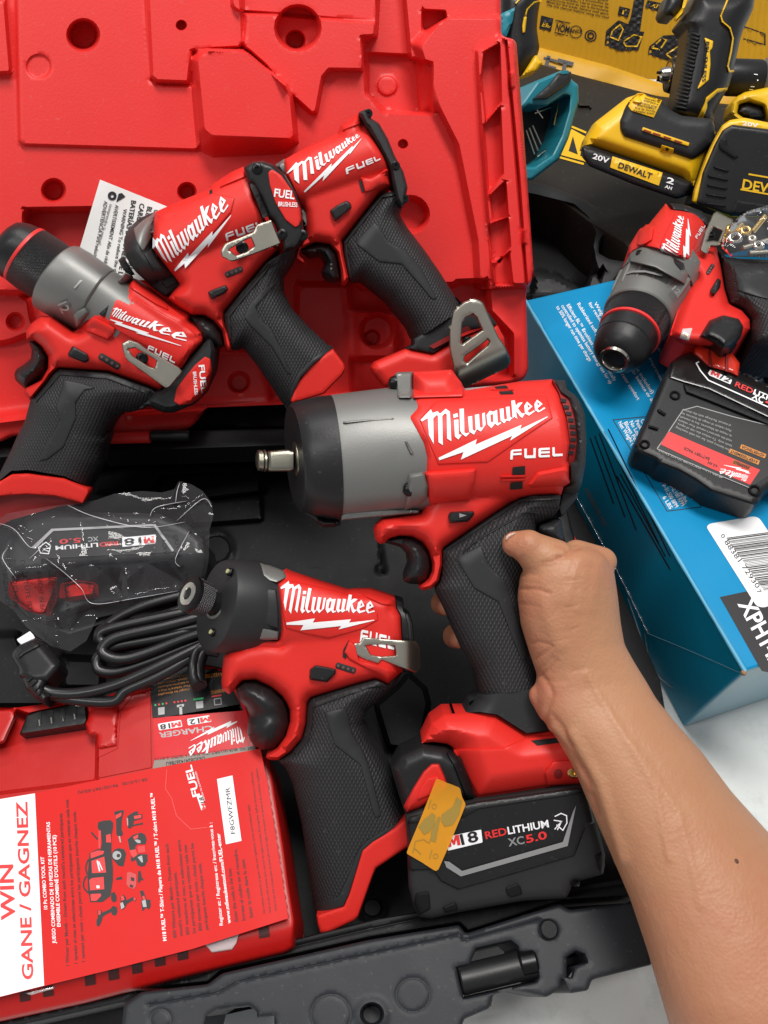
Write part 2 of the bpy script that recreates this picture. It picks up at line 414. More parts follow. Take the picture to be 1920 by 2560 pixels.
# ------------------------------------------------------------------ materials
def nt(m): return m.node_tree.nodes, m.node_tree.links
def M(name, col, rough=.45, metal=0.0, noise=0.0, nscale=400.0, var=.06, spec=.5, coat=0.0, sss=0.0, rvar=.08, kind=None, alpha=1.0, dust=0.0):
    m = bpy.data.materials.new(name); m.use_nodes = True; N, Lk = nt(m); b = N['Principled BSDF']
    b.inputs['Metallic'].default_value = metal; b.inputs['Specular IOR Level'].default_value = spec; b.inputs['Coat Weight'].default_value = coat
    b.inputs['Coat Roughness'].default_value = .12
    tc = N.new('ShaderNodeTexCoord')
    n1 = N.new('ShaderNodeTexNoise'); n1.inputs['Scale'].default_value = 14; n1.inputs['Detail'].default_value = 5; Lk.new(tc.outputs['Object'], n1.inputs['Vector'])
    mx = N.new('ShaderNodeMix'); mx.data_type = 'RGBA'; mx.inputs[6].default_value = (*[c*(1-var) for c in col], 1); mx.inputs[7].default_value = (*[min(1, c*(1+var)) for c in col], 1)
    Lk.new(n1.outputs['Fac'], mx.inputs[0]); Lk.new(mx.outputs[2], b.inputs['Base Color'])
    if dust:
        dn = N.new('ShaderNodeTexNoise'); dn.inputs['Scale'].default_value = 420; dn.inputs['Detail'].default_value = 2; Lk.new(tc.outputs['Object'], dn.inputs['Vector'])
        dr_ = N.new('ShaderNodeMapRange'); dr_.inputs[1].default_value = .66; dr_.inputs[2].default_value = .78; dr_.inputs[4].default_value = dust; Lk.new(dn.outputs['Fac'], dr_.inputs[0])
        dm = N.new('ShaderNodeMix'); dm.data_type = 'RGBA'; dm.inputs[7].default_value = (.30, .28, .25, 1); Lk.new(dr_.outputs[0], dm.inputs[0]); Lk.new(mx.outputs[2], dm.inputs[6]); Lk.new(dm.outputs[2], b.inputs['Base Color'])
    n3 = N.new('ShaderNodeTexNoise'); n3.inputs['Scale'].default_value = 55; n3.inputs['Detail'].default_value = 6; Lk.new(tc.outputs['Object'], n3.inputs['Vector'])
    mr = N.new('ShaderNodeMapRange'); mr.inputs[3].default_value = max(.02, rough-rvar); mr.inputs[4].default_value = min(1, rough+rvar); Lk.new(n3.outputs['Fac'], mr.inputs[0]); Lk.new(mr.outputs[0], b.inputs['Roughness'])
    h = None
    if noise > 0:
        n2 = N.new('ShaderNodeTexNoise'); n2.inputs['Scale'].default_value = nscale; n2.inputs['Detail'].default_value = 3; Lk.new(tc.outputs['Object'], n2.inputs['Vector']); h = n2.outputs['Fac']
        bp = N.new('ShaderNodeBump'); bp.inputs['Strength'].default_value = noise; bp.inputs['Distance'].default_value = .0006; Lk.new(h, bp.inputs['Height']); Lk.new(bp.outputs[0], b.inputs['Normal'])
    if kind in ('diamond', 'knurl'):
        uvn = N.new('ShaderNodeUVMap'); sp = N.new('ShaderNodeSeparateXYZ'); Lk.new(uvn.outputs[0], sp.inputs[0])
        pa, pb = (3.6e-3, 1.9e-3) if kind == 'diamond' else (1.3e-3, 1.3e-3)
        def mth(op, a, bb):
            q = N.new('ShaderNodeMath'); q.operation = op
            for i, z in enumerate((a, bb)):
                if z is None: continue
                if isinstance(z, (int, float)): q.inputs[i].default_value = z
                else: Lk.new(z, q.inputs[i])
            return q.outputs[0]
        u, v = mth('MULTIPLY', sp.outputs[0], 1/pa), mth('MULTIPLY', sp.outputs[1], 1/pb)
        if kind == 'diamond': u, v = mth('MULTIPLY', sp.outputs[0], 1/pb), mth('MULTIPLY', sp.outputs[1], 1/pa)
        a1 = mth('PINGPONG', mth('ADD', mth('ADD', u, v), 1000.0), .5); a2 = mth('PINGPONG', mth('ADD', mth('SUBTRACT', u, v), 1000.0), .5)
        hh = mth('MULTIPLY', a1, a2); hh = mth('POWER', mth('MULTIPLY', hh, 4.0), .6)
        bp = N.new('ShaderNodeBump'); bp.inputs['Strength'].default_value = .7 if kind == 'diamond' else 1.0; bp.inputs['Distance'].default_value = .0006 if kind == 'diamond' else .0008; Lk.new(hh, bp.inputs['Height'])
        Lk.new(bp.outputs[0], b.inputs['Normal'])
    if kind == 'scuff':
        vo = N.new('ShaderNodeTexVoronoi'); vo.feature = 'DISTANCE_TO_EDGE'; vo.inputs['Scale'].default_value = 23; Lk.new(tc.outputs['Object'], vo.inputs['Vector'])
    if sss: 
        b.inputs['Subsurface Weight'].default_value = sss; b.inputs['Subsurface Radius'].default_value = (.9, .35, .2); b.inputs['Subsurface Scale'].default_value = .004
    if alpha < 1: b.inputs['Alpha'].default_value = alpha
    return m
RED = M('red_plastic', (.66, .024, .018), .44, noise=.10, nscale=900, var=.05, spec=.32)
LIDRED = M('red_case_plastic', (.70, .028, .025), .42, dust=.12, noise=.14, nscale=700, var=.05, spec=.32)
DKRED = M('dark_red_and_shade', (.25, .008, .008), .5)  # darker copy of the red: shade in holes and openings; also gauge segments
GRIP = M('diamond_rubber', (.021, .021, .0225), .55, kind='diamond', spec=.35, dust=.10)
RUB = M('smooth_rubber', (.021, .022, .0235), .5, noise=.10, nscale=1500, spec=.35, dust=.10)
BLK = M('black_plastic', (.012, .012, .013), .4, noise=.10, nscale=900, spec=.35, dust=.10)
CASE = M('case_plastic_shaded', (.0050, .0052, .006), .55, noise=.14, nscale=800, spec=.24, dust=.09)  # darker than the rim: shade of the deep interior put into the colour
FLANGE = M('case_rim_plastic', (.019, .021, .025), .5, spec=.3, noise=.05, dust=.15, nscale=800)
DARK = M('recess_shade', (.004, .004, .004), .7)  # near-black colour stands in for shade inside slots, gaps and bores
GUN = M('painted_gearcase', (.19, .19, .18), .42, metal=.4, noise=.12, nscale=1800)
STEEL = M('brushed_steel', (.47, .44, .37), .36, metal=1, noise=.10, nscale=1500)
CHROME = M('polished_steel', (.62, .58, .52), .18, metal=1)
BRASS = M('brass', (.75, .5, .16), .25, metal=1)
SCREW = M('black_screw', (.012, .012, .013), .3, metal=.6)
KNURL = M('knurled_black', (.022, .022, .024), .38, kind='knurl')
KNURLS = M('knurled_steel', (.12, .12, .125), .3, metal=.8, kind='knurl')
WHITE = M('white_print', (.86, .86, .87), .5, var=.02)
REDINK = M('red_print', (.72, .03, .03), .45, var=.03)
BLKINK = M('black_print', (.012, .011, .012), .5, var=.03)
GREYINK = M('grey_print', (.33, .33, .33), .4, metal=.4)
DKTXT = M('maroon_print', (.09, .003, .004), .5)
PAPER = M('white_paper', (.80, .79, .77), .6, noise=.1, nscale=300, var=.02)
REDPAPER = M('glossy_red_paper', (.62, .012, .010), .5, var=.04, spec=.22)
BLUE = M('blue_carton', (.001, .245, .50), .36, noise=.05, nscale=60, var=.10, spec=.3)
BLUESHADE = M('blue_carton_side_shading', (.001, .26, .44), .38, noise=.05, nscale=60, var=.10, spec=.3)  # copy of the carton blue, toned to how its sides are lit
PALEB = M('pale_blue_carton_end', (.17, .36, .46), .35, var=.15, coat=.3)
TEAL = M('teal_plastic', (.012, .20, .26), .4, noise=.1, nscale=900)
YEL = M('yellow_plastic', (.80, .47, .008), .36, noise=.08, nscale=900)
YCARD = M('yellow_carton', (.58, .30, .004), .5, noise=.2, nscale=120, var=.12)
YINK = M('yellow_print', (.78, .46, .01), .4)
DCARD = M('dark_carton', (.020, .017, .013), .42, noise=.08, nscale=200, var=.3, spec=.3, dust=.22)
DTRAY = M('dark_tray_plastic', (.017, .018, .019), .5, noise=.1, nscale=800)
LIME = M('lamp_lens', (.42, .40, .20), .2)
DSTEEL = M('dark_steel', (.30, .285, .23), .34, metal=1, noise=.1, nscale=1500)
CHRED = M('charger_red', (.47, .008, .006), .36, noise=.06, nscale=900, var=.05, spec=.4)
BATG = M('battery_grey', (.022, .022, .023), .6, noise=.12, nscale=2200, spec=.3)
CLEAR = M('clear_lens', (.62, .50, .50), .12, coat=.5)
GREEN = M('green_print', (.02, .42, .13), .5)
ORINK = M('orange_print', (.62, .22, .03), .5)
FLOOR = M('pale_floor', (.72, .75, .73), .45, noise=.08, nscale=160, var=.2)
def film(name, tint, gloss, rough, body, bump=0.0, bs=60):
    m = bpy.data.materials.new(name); m.use_nodes = True; N, Lk = nt(m); N.remove(N['Principled BSDF']); out = N['Material Output']
    tr = N.new('ShaderNodeBsdfTransparent'); tr.inputs[0].default_value = (*tint, 1)
    gl = N.new('ShaderNodeBsdfGlossy'); gl.inputs['Roughness'].default_value = rough; gl.inputs['Color'].default_value = (1, 1, 1, 1)
    df = N.new('ShaderNodeBsdfDiffuse'); df.inputs[0].default_value = (*body[:3], 1)
    lw = N.new('ShaderNodeLayerWeight'); lw.inputs[0].default_value = gloss
    m1 = N.new('ShaderNodeMixShader'); m1.inputs[0].default_value = body[3]; Lk.new(tr.outputs[0], m1.inputs[1]); Lk.new(df.outputs[0], m1.inputs[2])
    m2 = N.new('ShaderNodeMixShader'); Lk.new(lw.outputs['Fresnel'], m2.inputs[0]); Lk.new(m1.outputs[0], m2.inputs[1]); Lk.new(gl.outputs[0], m2.inputs[2])
    Lk.new(m2.outputs[0], out.inputs['Surface'])
    if bump:
        tc = N.new('ShaderNodeTexCoord'); n = N.new('ShaderNodeTexNoise'); n.inputs['Scale'].default_value = bs; n.inputs['Detail'].default_value = 4; n.inputs['Distortion'].default_value = 1.2
        Lk.new(tc.outputs['Object'], n.inputs['Vector']); b = N.new('ShaderNodeBump'); b.inputs['Strength'].default_value = bump; b.inputs['Distance'].default_value = .004
        Lk.new(n.outputs['Fac'], b.inputs['Height']); Lk.new(b.outputs[0], gl.inputs['Normal']); Lk.new(b.outputs[0], lw.inputs['Normal'])
    return m
BAG = film('clear_bag_film', (.98, .98, .99), .22, .05, (.8, .8, .85, .028))
ORANGE = film('orange_film', (.95, .52, .10), .2, .15, (.85, .36, .03, .72))
def skin():
    m = M('skin', (.40, .195, .105), .48, sss=.12, var=.16, noise=.0, spec=.38)
    N, Lk = nt(m); b = N['Principled BSDF']; tc = N['Texture Coordinate']
    mix = [q for q in N if q.bl_idname == 'ShaderNodeMix'][0]; mix.inputs[6].default_value = (.375, .165, .085, 1); mix.inputs[7].default_value = (.46, .240, .130, 1)
    n = N.new('ShaderNodeTexNoise'); n.inputs['Scale'].default_value = 160; n.inputs['Detail'].default_value = 8; Lk.new(tc.outputs['Object'], n.inputs['Vector'])
    vo = N.new('ShaderNodeTexVoronoi'); vo.inputs['Scale'].default_value = 700; Lk.new(tc.outputs['Object'], vo.inputs['Vector'])
    ad = N.new('ShaderNodeMath'); ad.operation = 'ADD'; mu = N.new('ShaderNodeMath'); mu.operation = 'MULTIPLY'; mu.inputs[1].default_value = .35
    Lk.new(vo.outputs['Distance'], mu.inputs[0]); Lk.new(n.outputs['Fac'], ad.inputs[0]); Lk.new(mu.outputs[0], ad.inputs[1])
    bp = N.new('ShaderNodeBump'); bp.inputs['Strength'].default_value = .5; bp.inputs['Distance'].default_value = .0007; Lk.new(ad.outputs[0], bp.inputs['Height']); Lk.new(bp.outputs[0], b.inputs['Normal'])
    at = N.new('ShaderNodeAttribute'); at.attribute_name = 'flush'; m2 = N.new('ShaderNodeMix'); m2.data_type = 'RGBA'; m2.inputs[7].default_value = (.40, .125, .075, 1)
    Lk.new(at.outputs['Fac'], m2.inputs[0]); Lk.new(mix.outputs[2], m2.inputs[6]); Lk.new(m2.outputs[2], b.inputs['Base Color'])
    return m
SKIN = skin()
NAIL = M('nail', (.62, .42, .34), .3)
# ------------------------------------------------------------------ floor
fl = build('floor', [(-6, -6, 0), (6, -6, 0), (6, 6, 0), (-6, 6, 0)], [[0, 1, 2, 3]], FLOOR, None, None, False); tag(fl, 'pale scuffed floor under the open tool case', 'floor', kind='structure')
NW, LK_ = nt(FLOOR)
_b = NW['Principled BSDF']; _src = _b.inputs['Base Color'].links[0].from_socket; _tco = NW['Texture Coordinate']
_n = NW.new('ShaderNodeTexNoise'); _n.inputs['Scale'].default_value = 38; _n.inputs['Detail'].default_value = 9; _n.inputs['Roughness'].default_value = .72; LK_.new(_tco.outputs['Object'], _n.inputs['Vector'])
_r = NW.new('ShaderNodeMapRange'); _r.inputs[1].default_value = .52; _r.inputs[2].default_value = .72; _r.inputs[4].default_value = .55; LK_.new(_n.outputs['Fac'], _r.inputs[0])
_m = NW.new('ShaderNodeMix'); _m.data_type = 'RGBA'; _m.inputs[7].default_value = (.42, .47, .46, 1); LK_.new(_r.outputs[0], _m.inputs[0]); LK_.new(_src, _m.inputs[6]); LK_.new(_m.outputs[2], _b.inputs['Base Color'])
# ------------------------------------------------------------------ the open case: black base, red lid
case = thing('tool_case', 'large open moulded case with black base and red lid leaning back, filled with tools', 'tool case', (-.05, .2, 0))
ZR = Plane(900, 2380, z=.082, n=(0, 0, 1))
def rsurf(c, *v): return T(c, *v)
# front rim with latch openings
rim = T('c11', 10,370, 55,338, 225,318, 262,290, 640,204, 868,166, 885,188, 1125,112, 1150,128, 1350,104, 1372,150, 1362,268, 1208,306, 1198,334, 1150,342, 1132,300, 1128,330, 1090,352, 1000,332, 955,346, 946,380, 880,408, 850,520, -10,560)
h1 = T('c11', 900,255, 912,228, 1000,208, 1018,222, 1022,238, 1060,240, 1072,300, 1066,312, 880,354, 862,276, 898,268)
h2 = T('c11', 216,430, 224,400, 250,384, 330,374, 350,388, 352,404, 395,400, 398,560, 210,560)
h3 = T('c11', 1143,300, 1143,250, 1166,234, 1188,242, 1196,262, 1164,272, 1156,300)
rings_ = [(750, 345, 42, 3), (540, 395, 50, 3), (104, 408, 26, 4)]
pits = [(645, 395, 24)]
def Hrim(x, y, d):
    h = 9*fil(d, 12)
    for cx, cy, r, q in rings_:
        c = T('c11', cx, cy)[0]; rr = np.hypot(x-c[0], y-c[1]); h = h-2.5*np.exp(-((rr-r)/q)**2)
    c = T('c11', 645, 395)[0]; rr = np.hypot(x-c[0], y-c[1]); h = h+6*np.exp(-((rr-34)/8)**2)-70*sstep((29-rr)/7)
    c = T('c11', 1097, 178)[0]; rr = np.hypot(x-c[0], y-c[1]); h = h+9*sstep((28-rr)/6)
    ln = T('c11', 70,372, 250,340, 300,312, 870,190, 880,206, 1080,150)
    h = h-4*np.exp(-(pdist(x, y, ln, False)/3)**2)
    return h
relief('front_rim', ZR, rim, Hrim, case, FLANGE, back=-260, step=9, holes=(h1, h2, h3), rnd=8, rings=(4, 9), feats=[(strip(T('c11', 70,372, 250,340, 300,312, 870,190, 880,206, 1080,150), 1.0), 5)]+[(ell(*T('c11', a, b)[0], c), 7) for a, b, c, d_ in rings_]+[(ell(*T('c11', 645, 395)[0], 26), 10), (ell(*T('c11', 1097, 178)[0], 25), 7)])
# inner ledges of the front wall
ZL = Plane(900, 2330, z=.066, n=(0, 0, 1))
led = T('c11', -320,440, 8,366, 50,330, 225,312, 258,284, 640,198, 870,160, 890,182, 1130,104, 1350,90, 1340,40, 1130,70, 660,150, 330,232, 150,268, -320,372)
def Hled(x, y, d):
    ln = T('c11', -320,415, 200,296, 260,266, 640,176, 870,128, 1340,60)
    return 8*fil(d, 6)-5*np.exp(-(pdist(x, y, ln, False)/4)**2)
relief('inner_ledge', ZL, led, Hled, case, CASE, back=-200, step=11, rnd=4, rings=(3, 7), feats=[(strip(T('c11', -320,415, 200,296, 260,266, 640,176, 870,128, 1340,60), 1.0), 7)])
# interior floor with moulded pockets
ZF = Plane(700, 1500, z=.016, n=(0, 0, 1))
inn = np.array([(-420, 1055), (600, 1010), (760, 975), (1320, 975), (1450, 1250), (1650, 1700), (1700, 2000), (1680, 2230), (900, 2460), (-420, 2760)], float)
steps = [(T('c7', 560,100, 1560,60, 1900,60, 1900,140, 1500,150, 560,175), 85, 8), (T('c7', 520,215, 860,185, 1460,180, 1900,180, 1900,240, 1430,220, 880,240, 840,300, 700,320, 520,330), 62, 12),
         (T('c7', 880,240, 1430,200, 1440,330, 1040,380, 900,400), 40, 14), (T('c7', 1000,390, 1440,345, 1440,480, 1050,510), 26, 12),
         (T('c7', -200,1120, 90,1100, 130,1200, 320,1330, 330,1500, -200,1500), 75, 20), (T('c7', 340,1230, 560,1240, 560,1400, 340,1400), 66, 20),
         (T('c8', 1150,890, 1260,800, 1330,720, 1420,800, 1440,880, 1400,1090, 1290,1130, 1220,1120), 60, 14)]
holes_ = [(T('c5', 365, 940)[0], 30), (T('c8', 830, 30)[0], 30), (T('c8', 1130, 2010)[0], 22), (T('c7', 1180, 640)[0], 34)]
pk = T('c5', 95,640, 210,600, 600,600, 640,700, 640,1010, 560,1050, 150,1000, 110,880)
wedge = T('c10', 100,1130, 60,1170, 90,1250, 330,1320, 330,1270, 180,1230)
def Hin(x, y, d):
    h = 0*x
    for p, a, w_ in steps: h = np.maximum(h, a*sstep(sdist(x, y, p)/w_+.5))
    h = h-25*sstep(sdist(x, y, pk)/14+.5)
    h = h+14*np.exp(-(pdist(x, y, T('c5', 600,830, 640,1050), False)/5)**2)+14*np.exp(-(pdist(x, y, T('c5', 625,830, 665,1050), False)/5)**2)
    for c, r in holes_:
        rr = np.hypot(x-c[0], y-c[1]); h = h+9*np.exp(-((rr-r-6)/8)**2)-40*sstep((r-rr)/8)
    h = np.maximum(h, 235*sstep((1078-y+np.clip((x-500)*.02,0,25))/16)*(y<1e9)) + 0
    return h
relief('base_tray', ZF, inn, Hin, case, CASE, back=-38, step=8, sharp=50, feats=[(p, w_) for p, a, w_ in steps]+[(pk, 14)]+[(ell(c[0], c[1], r-4), 8) for c, r in holes_])
# outer side wall of the base towards the hinge, latch rod and hooks
def block(name, pl, ol, h, back, mat, parent, r=5, rnd=5, step=12): return relief(name, pl, ol, lambda x, y, d: h-r+r*fil(d, r), parent, mat, back, step, (), rnd, None, (r*.4, r))
ZB = Plane(600, 1090, z=.085, n=(0, 0, 1))
block('hinge_bar', ZB, T('c7', 560,0, 1640,-20, 1640,60, 1560,75, 560,110), 4, -60, CASE, case)
block('hinge_bar', ZB, T('c3', -400,1290, 60,1225, 60,1290, -400,1340), 4, -60, CASE, case)
def cyl(name, pl, a, b, r, mat, parent, h=0, bev=.15, ex=0, seg=28):
    A, B = pl.V(a[0], a[1], h), pl.V(b[0], b[1], h); L = (B-A).length; R = r*pl.s
    return lathe(name, A, B, [(0, R*(1-bev)), (R*bev, R), (L-R*bev, R), (L, R*(1-bev))], parent, mat, seg)
q = T('c3', 785,1178, 985,1178, 570,1192, 780,1188)
HB = Plane(420, 1090, z=.097, n=(0, 0, 1))
cyl('hinge_barrel', HB, q[0], q[1], 14, BLK, case)
cyl('hinge_lug', HB, q[2], q[3], 15, LIDRED, case)
q = T('c11', 870,308, 1062,262, 1020,268, 1066,258)
cyl('latch_rod', ZR, q[0], q[1], 34, BLK, case, -18, .1)
cyl('latch_rod_cap', ZR, q[2], q[3], 30, SCREW, case, -8, .2)
q = T('c11', 1097, 178, 1097, 170)
bc = ZR.V(q[0][0], q[0][1], 16); lathe('rim_button', bc, bc+Vector((0, 0, .004)), [(0, .0042), (.0012, .0042), (.0018, .0036)], case, CASE)
block('latch_hook', ZR, T('c11', 1145,300, 1165,272, 1195,262, 1200,330, 1150,340), -10, -150, BLK, case)
block('latch_hook', ZR, T('c11', 910,350, 955,345, 950,376, 918,382), -20, -150, BLK, case)
block('red_latch', Plane(1440, 1330, z=.07, n=(0, 0, 1)), T('c5', 1490,800, 1560,920, 1560,985, 1450,960), 0, -330, LIDRED, case)
block('side_wall', Plane(1500, 1600, z=.072, n=(0, 0, 1)), np.array([(1306, 1000), (1336, 1000), (1402, 1200), (1424, 1300), (1452, 1400), (1524, 1600), (1602, 1800), (1660, 2000), (1690, 2200), (1664, 2200), (1632, 2000), (1574, 1800), (1496, 1600), (1424, 1400), (1396, 1300), (1374, 1200)]), 4, -330, CASE, case)
# ---- lid
y8 = math.radians(8); yd = Vector((-math.sin(y8), math.cos(y8), 0))
LN = (-math.sin(math.radians(45))*yd + Vector((0, 0, math.cos(math.radians(45)))))
LID = Plane(640, 1040, t=.518, n=LN)
lo = np.vstack([T('c2', -1900,-300, 548,-300, 552,150, 615,165, 650,600, 690,1161), T('c6', 205,470, 195,560, 160,620, 165,760), T('c6', 175,1100, 150,1160, 60,1190), T('c3', 1490,1018, 1060,1035, 990,1140, 590,1200, 560,1165, 60,1180, 0,1215, -500,1230)])
S = []
def feat(poly, dh, w_=12, base=None):
    w_ = max(6, w_*.68); S.append((np.asarray(poly, float), dh, w_, None if base is None else np.asarray(base, float)))
# main raised panels
feat(T('c1', -200,0, 20,0, 45,300, -200,310), 22, 14)
feat(T('c1', 62,-200, 600,-200, 620,330, 650,352, 810,355, 830,600, 815,622, 95,600, 80,585), 12, 12)
feat(T('c1', 600,-200, 985,-200, 1008,60, 1012,180, 990,200, 800,210, 785,345, 650,340, 625,320), 30, 22)
feat(T('c1', 845,225, 865,212, 1000,215, 1030,225, 1180,355, 1200,400, 1215,560, 1205,572, 880,560, 850,535, 822,250), 70, 10, T('c1', 790,240, 810,200, 1010,200, 1190,345, 1225,410, 1240,590, 1180,640, 880,655, 815,620, 790,330))
feat(T('c1', 955,-200, 1560,-200, 1562,90, 1320,70, 1140,55, 990,45, 962,25), 16, 12)
feat(T('c1', 1015,55, 1140,60, 1320,75, 1560,92, 1555,150, 1512,162, 1505,290, 1365,288, 1340,318, 1312,468, 1290,468, 1215,400, 1100,270, 1035,212, 1012,195), 30, 16)
feat(T('c1', 1500,150, 1560,150, 1580,-200, 1660,-200, 1700,240, 1790,260, 1790,470, 1600,465, 1520,385), -45, 16)
feat(T('c2', 0,220, 160,228, 200,250, 215,465, 60,465, 0,390), -22, 12)
feat(T('c2', 235,180, 300,95, 330,80, 550,80, 600,170, 690,1180, 470,1200, 460,1000, 380,600, 300,440, 225,200), 34, 14, T('c2', 170,180, 215,130, 330,65, 560,60, 610,150, 700,1200, 440,1200, 430,1010, 350,590, 290,470, 215,465, 205,240))
feat(T('c2', 225,40, 320,45, 325,75, 240,130, 225,120), -40, 10)
# right edge rail with its row of pockets
feat(T('c2', 450,205, 480,205, 545,150, 570,160, 655,1180, 520,1180, 505,1000, 470,560), 26, 12)
for p in (T('c2', 482,215, 545,180, 552,420, 490,505, 470,330), T('c2', 480,520, 548,440, 560,720, 500,800), T('c2', 505,815, 570,750, 580,900, 560,905, 520,915), T('c2', 500,935, 580,900, 590,1020, 545,1090, 515,1080), T('c2', 520,1100, 585,1045, 600,1180, 530,1180)): feat(p, -46, 9)
feat(T('c2', 556,155, 600,160, 618,180, 700,1180, 660,1180, 625,700, 575,170), 30, 9)
for p in (T('c2', 585,300, 600,298, 606,360, 592,364), T('c2', 636,950, 650,948, 656,1010, 642,1014)): feat(p, 16, 5)
# deep lower part
feat(np.vstack([T('c1', 112,872, 380,868), T('c3', 700,180), T('c4', 380,900, 520,1010, 700,1150, 1235,1135), T('c4', 1250,1118, 1420,1112, 1436,1290, 1560,1420, 1560,1660, 1240,1700, 330,1800), T('c3', 1490,1015, 700,1065, 600,1040, 120,1080, -200,1120, -200,440, 140,440, 130,30, 170,12)]), -80, 26)
feat(T('c3', -200,450, 100,440, 150,480, 165,570, 190,640, 60,690, 20,700, -200,720), 30, 24)
feat(T('c4', 330,1130, 630,1130, 640,1270, 900,1290, 900,1560, 640,1560, 640,1800, 300,1800), 34, 26)
feat(T('c3', 900,740, 1330,740, 1400,940, 1400,1010, 640,1040, 640,900), 22, 24)
CIR = [(T('c1', 345, 145)[0], 36, -75, 14), (T('c1', 160, 275)[0], 30, -5, 5), (T('c1', 752, 105)[0], 12, -30, 5), (T('c1', 1235, 115)[0], 54, -70, 12), (T('c1', 1225, 165)[0], 22, -50, 8), (T('c1', 222, 790)[0], 26, -60, 12), (T('c1', 775, 795)[0], 20, -60, 10),
       (T('c2', 80, 355)[0], 24, 5, 4), (T('c2', 145, 598)[0], 11, -26, 5), (T('c2', 175, 890)[0], 42, -50, 16), (T('c4', 790, 1400)[0], 40, -45, 14), (T('c3', 80, 590)[0], 20, -30, 10), (T('c3', 1240, 905)[0], 24, -30, 12), (T('c4', 760, 1440)[0], 18, -30, 8)]
RIBS = [(T('c4', 610,1150, 640,1290, 650,1560, 660,1720), 8, 14), (T('c4', 640,1270, 900,1290), 8, 12), (T('c4', 880,1290, 900,1500), 8, 10), (T('c4', 1430,1300, 1580,1440, 1580,1640), 12, 10), (T('c3', 700,1075, 1060,1045, 1490,1015), 30, 14), (T('c3', -100,1115, 120,1085, 600,1045), 26, 16)]
def Hlid(x, y, d):
    h = 10*fil(d, 14)
    for p, a, w_, b in S:
        st = sdist(x, y, p)
        if b is None: k = sstep(st/w_+.5)
        else:
            sb = np.maximum(sdist(x, y, b), 0); so = np.maximum(-st, 0); k = np.where(st > 0, 1, sb/(sb+so+1e-6)); k = sstep(k)*.5+k*.5
        h = h+a*k
    for c, r, a, w_ in CIR:
        rr = np.hypot(x-c[0], y-c[1]); h = h+a*sstep((r-rr)/w_+.5)
    for ln, a, w_ in RIBS: h = h+a*np.exp(-(pdist(x, y, ln, False)/w_)**2)
    return h
lid = relief('lid', LID, lo, Hlid, case, LIDRED, back=-130, step=8, rnd=14, rings=(5, 10), sharp=50, feats=[(p, w_) for p, a, w_, b in S if b is None]+[(p, 4) for p, a, w_, b in S if b is not None]+[(b, 4) for p, a, w_, b in S if b is not None]+[(ell(c[0], c[1], r, n=20), w_) for c, r, a, w_ in CIR])
# small pins seen inside the moulded holes
# ------------------------------------------------------------------ blue carton
bx0 = np.array((.1943, .1476)); bx1 = np.array((.1036, .4315)); BH = .1024
ed = (bx0-bx1)/np.linalg.norm(bx0-bx1); rt = np.array((-ed[1], ed[0])); W_ = .21
c4p = [bx1, bx0, bx0+rt*W_, bx1+rt*W_]
blue = thing('cardboard_box', 'glossy bright blue cardboard box with white printing, lying right of the open case', 'box', (float(bx0[0]), float(bx0[1]), 0))
def rbox(name, cs, z0, z1, mats, parent, r=.0018):
    import bmesh
    bm = bmesh.new(); lo_ = [bm.verts.new((*c, z0)) for c in cs]; hi_ = [bm.verts.new((*c, z1)) for c in cs]; n = len(cs)
    bm.faces.new(lo_[::-1]); bm.faces.new(hi_)
    for i in range(n): bm.faces.new((lo_[i], lo_[(i+1) % n], hi_[(i+1) % n], hi_[i]))
    bmesh.ops.recalc_face_normals(bm, faces=bm.faces[:])
    bmesh.ops.subdivide_edges(bm, edges=bm.edges[:], cuts=6, use_grid_fill=True)
    me = bpy.data.meshes.new('x'); bm.to_mesh(me); bm.free()
    v = np.array([tuple(q.co) for q in me.vertices]); f = [list(p.vertices) for p in me.polygons]
    o = build(name, v, f, mats, parent, v[:, :2], True, 40)
    md = o.modifiers.new('b', 'BEVEL'); md.width = r; md.segments = 2; md.limit_method = 'ANGLE'; md.angle_limit = math.radians(50)
    return o
bo = rbox('carton', c4p, 0.0005, BH, [BLUE, BLUESHADE, PALEB], blue)
for p in bo.data.polygons:
    n = p.normal
    if abs(n.z) < .5:
        p.material_index = 2 if np.dot((n.x, n.y), ed) > .8 else 1
BT = Plane(1500, 1100, z=BH, n=(0, 0, 1))
bt = flat(BT)
LW = Ink('white_lettering', WHITE, blue)
for s_, a, b, h in (("Weighs only 6 lbs. (battery not included)", (580,690), (938,1250), 30), ("for reduced operator fatigue, better balance or improved", (546,690), (1000,1400), 28), ("Rubberized soft grip for increased operator comfort", (476,694), (850,1290), 30),
                   ("Efficient BL™ Brushless motor electronically", (411,702), (706,1172), 30), ("controlled to optimize battery energy use for up", (378,706), (680,1190), 30), ("to 50% longer run time per charge", (346,712), (552,1050), 30),
                   ("2-speed 0-550 & 0-2,100 RPM", (800,560), (1090,1040), 30), ("for driving and hammer drilling in", (760,600), (1045,1100), 30), ("torque for improved", (830,860), (995,1172), 28)):
    q = T('c6', *a, *b); LW.text(bt, s_, q[0], q[1], h*.4039*.72, .012, 0, .6)
q = T('c6', 1395,1050, 1620,1290); LW.text(bt, 'BRUSHLESS', T('c6', 1320,900)[0], T('c6', 1660,1400)[0], 44, .03, 0, .6)
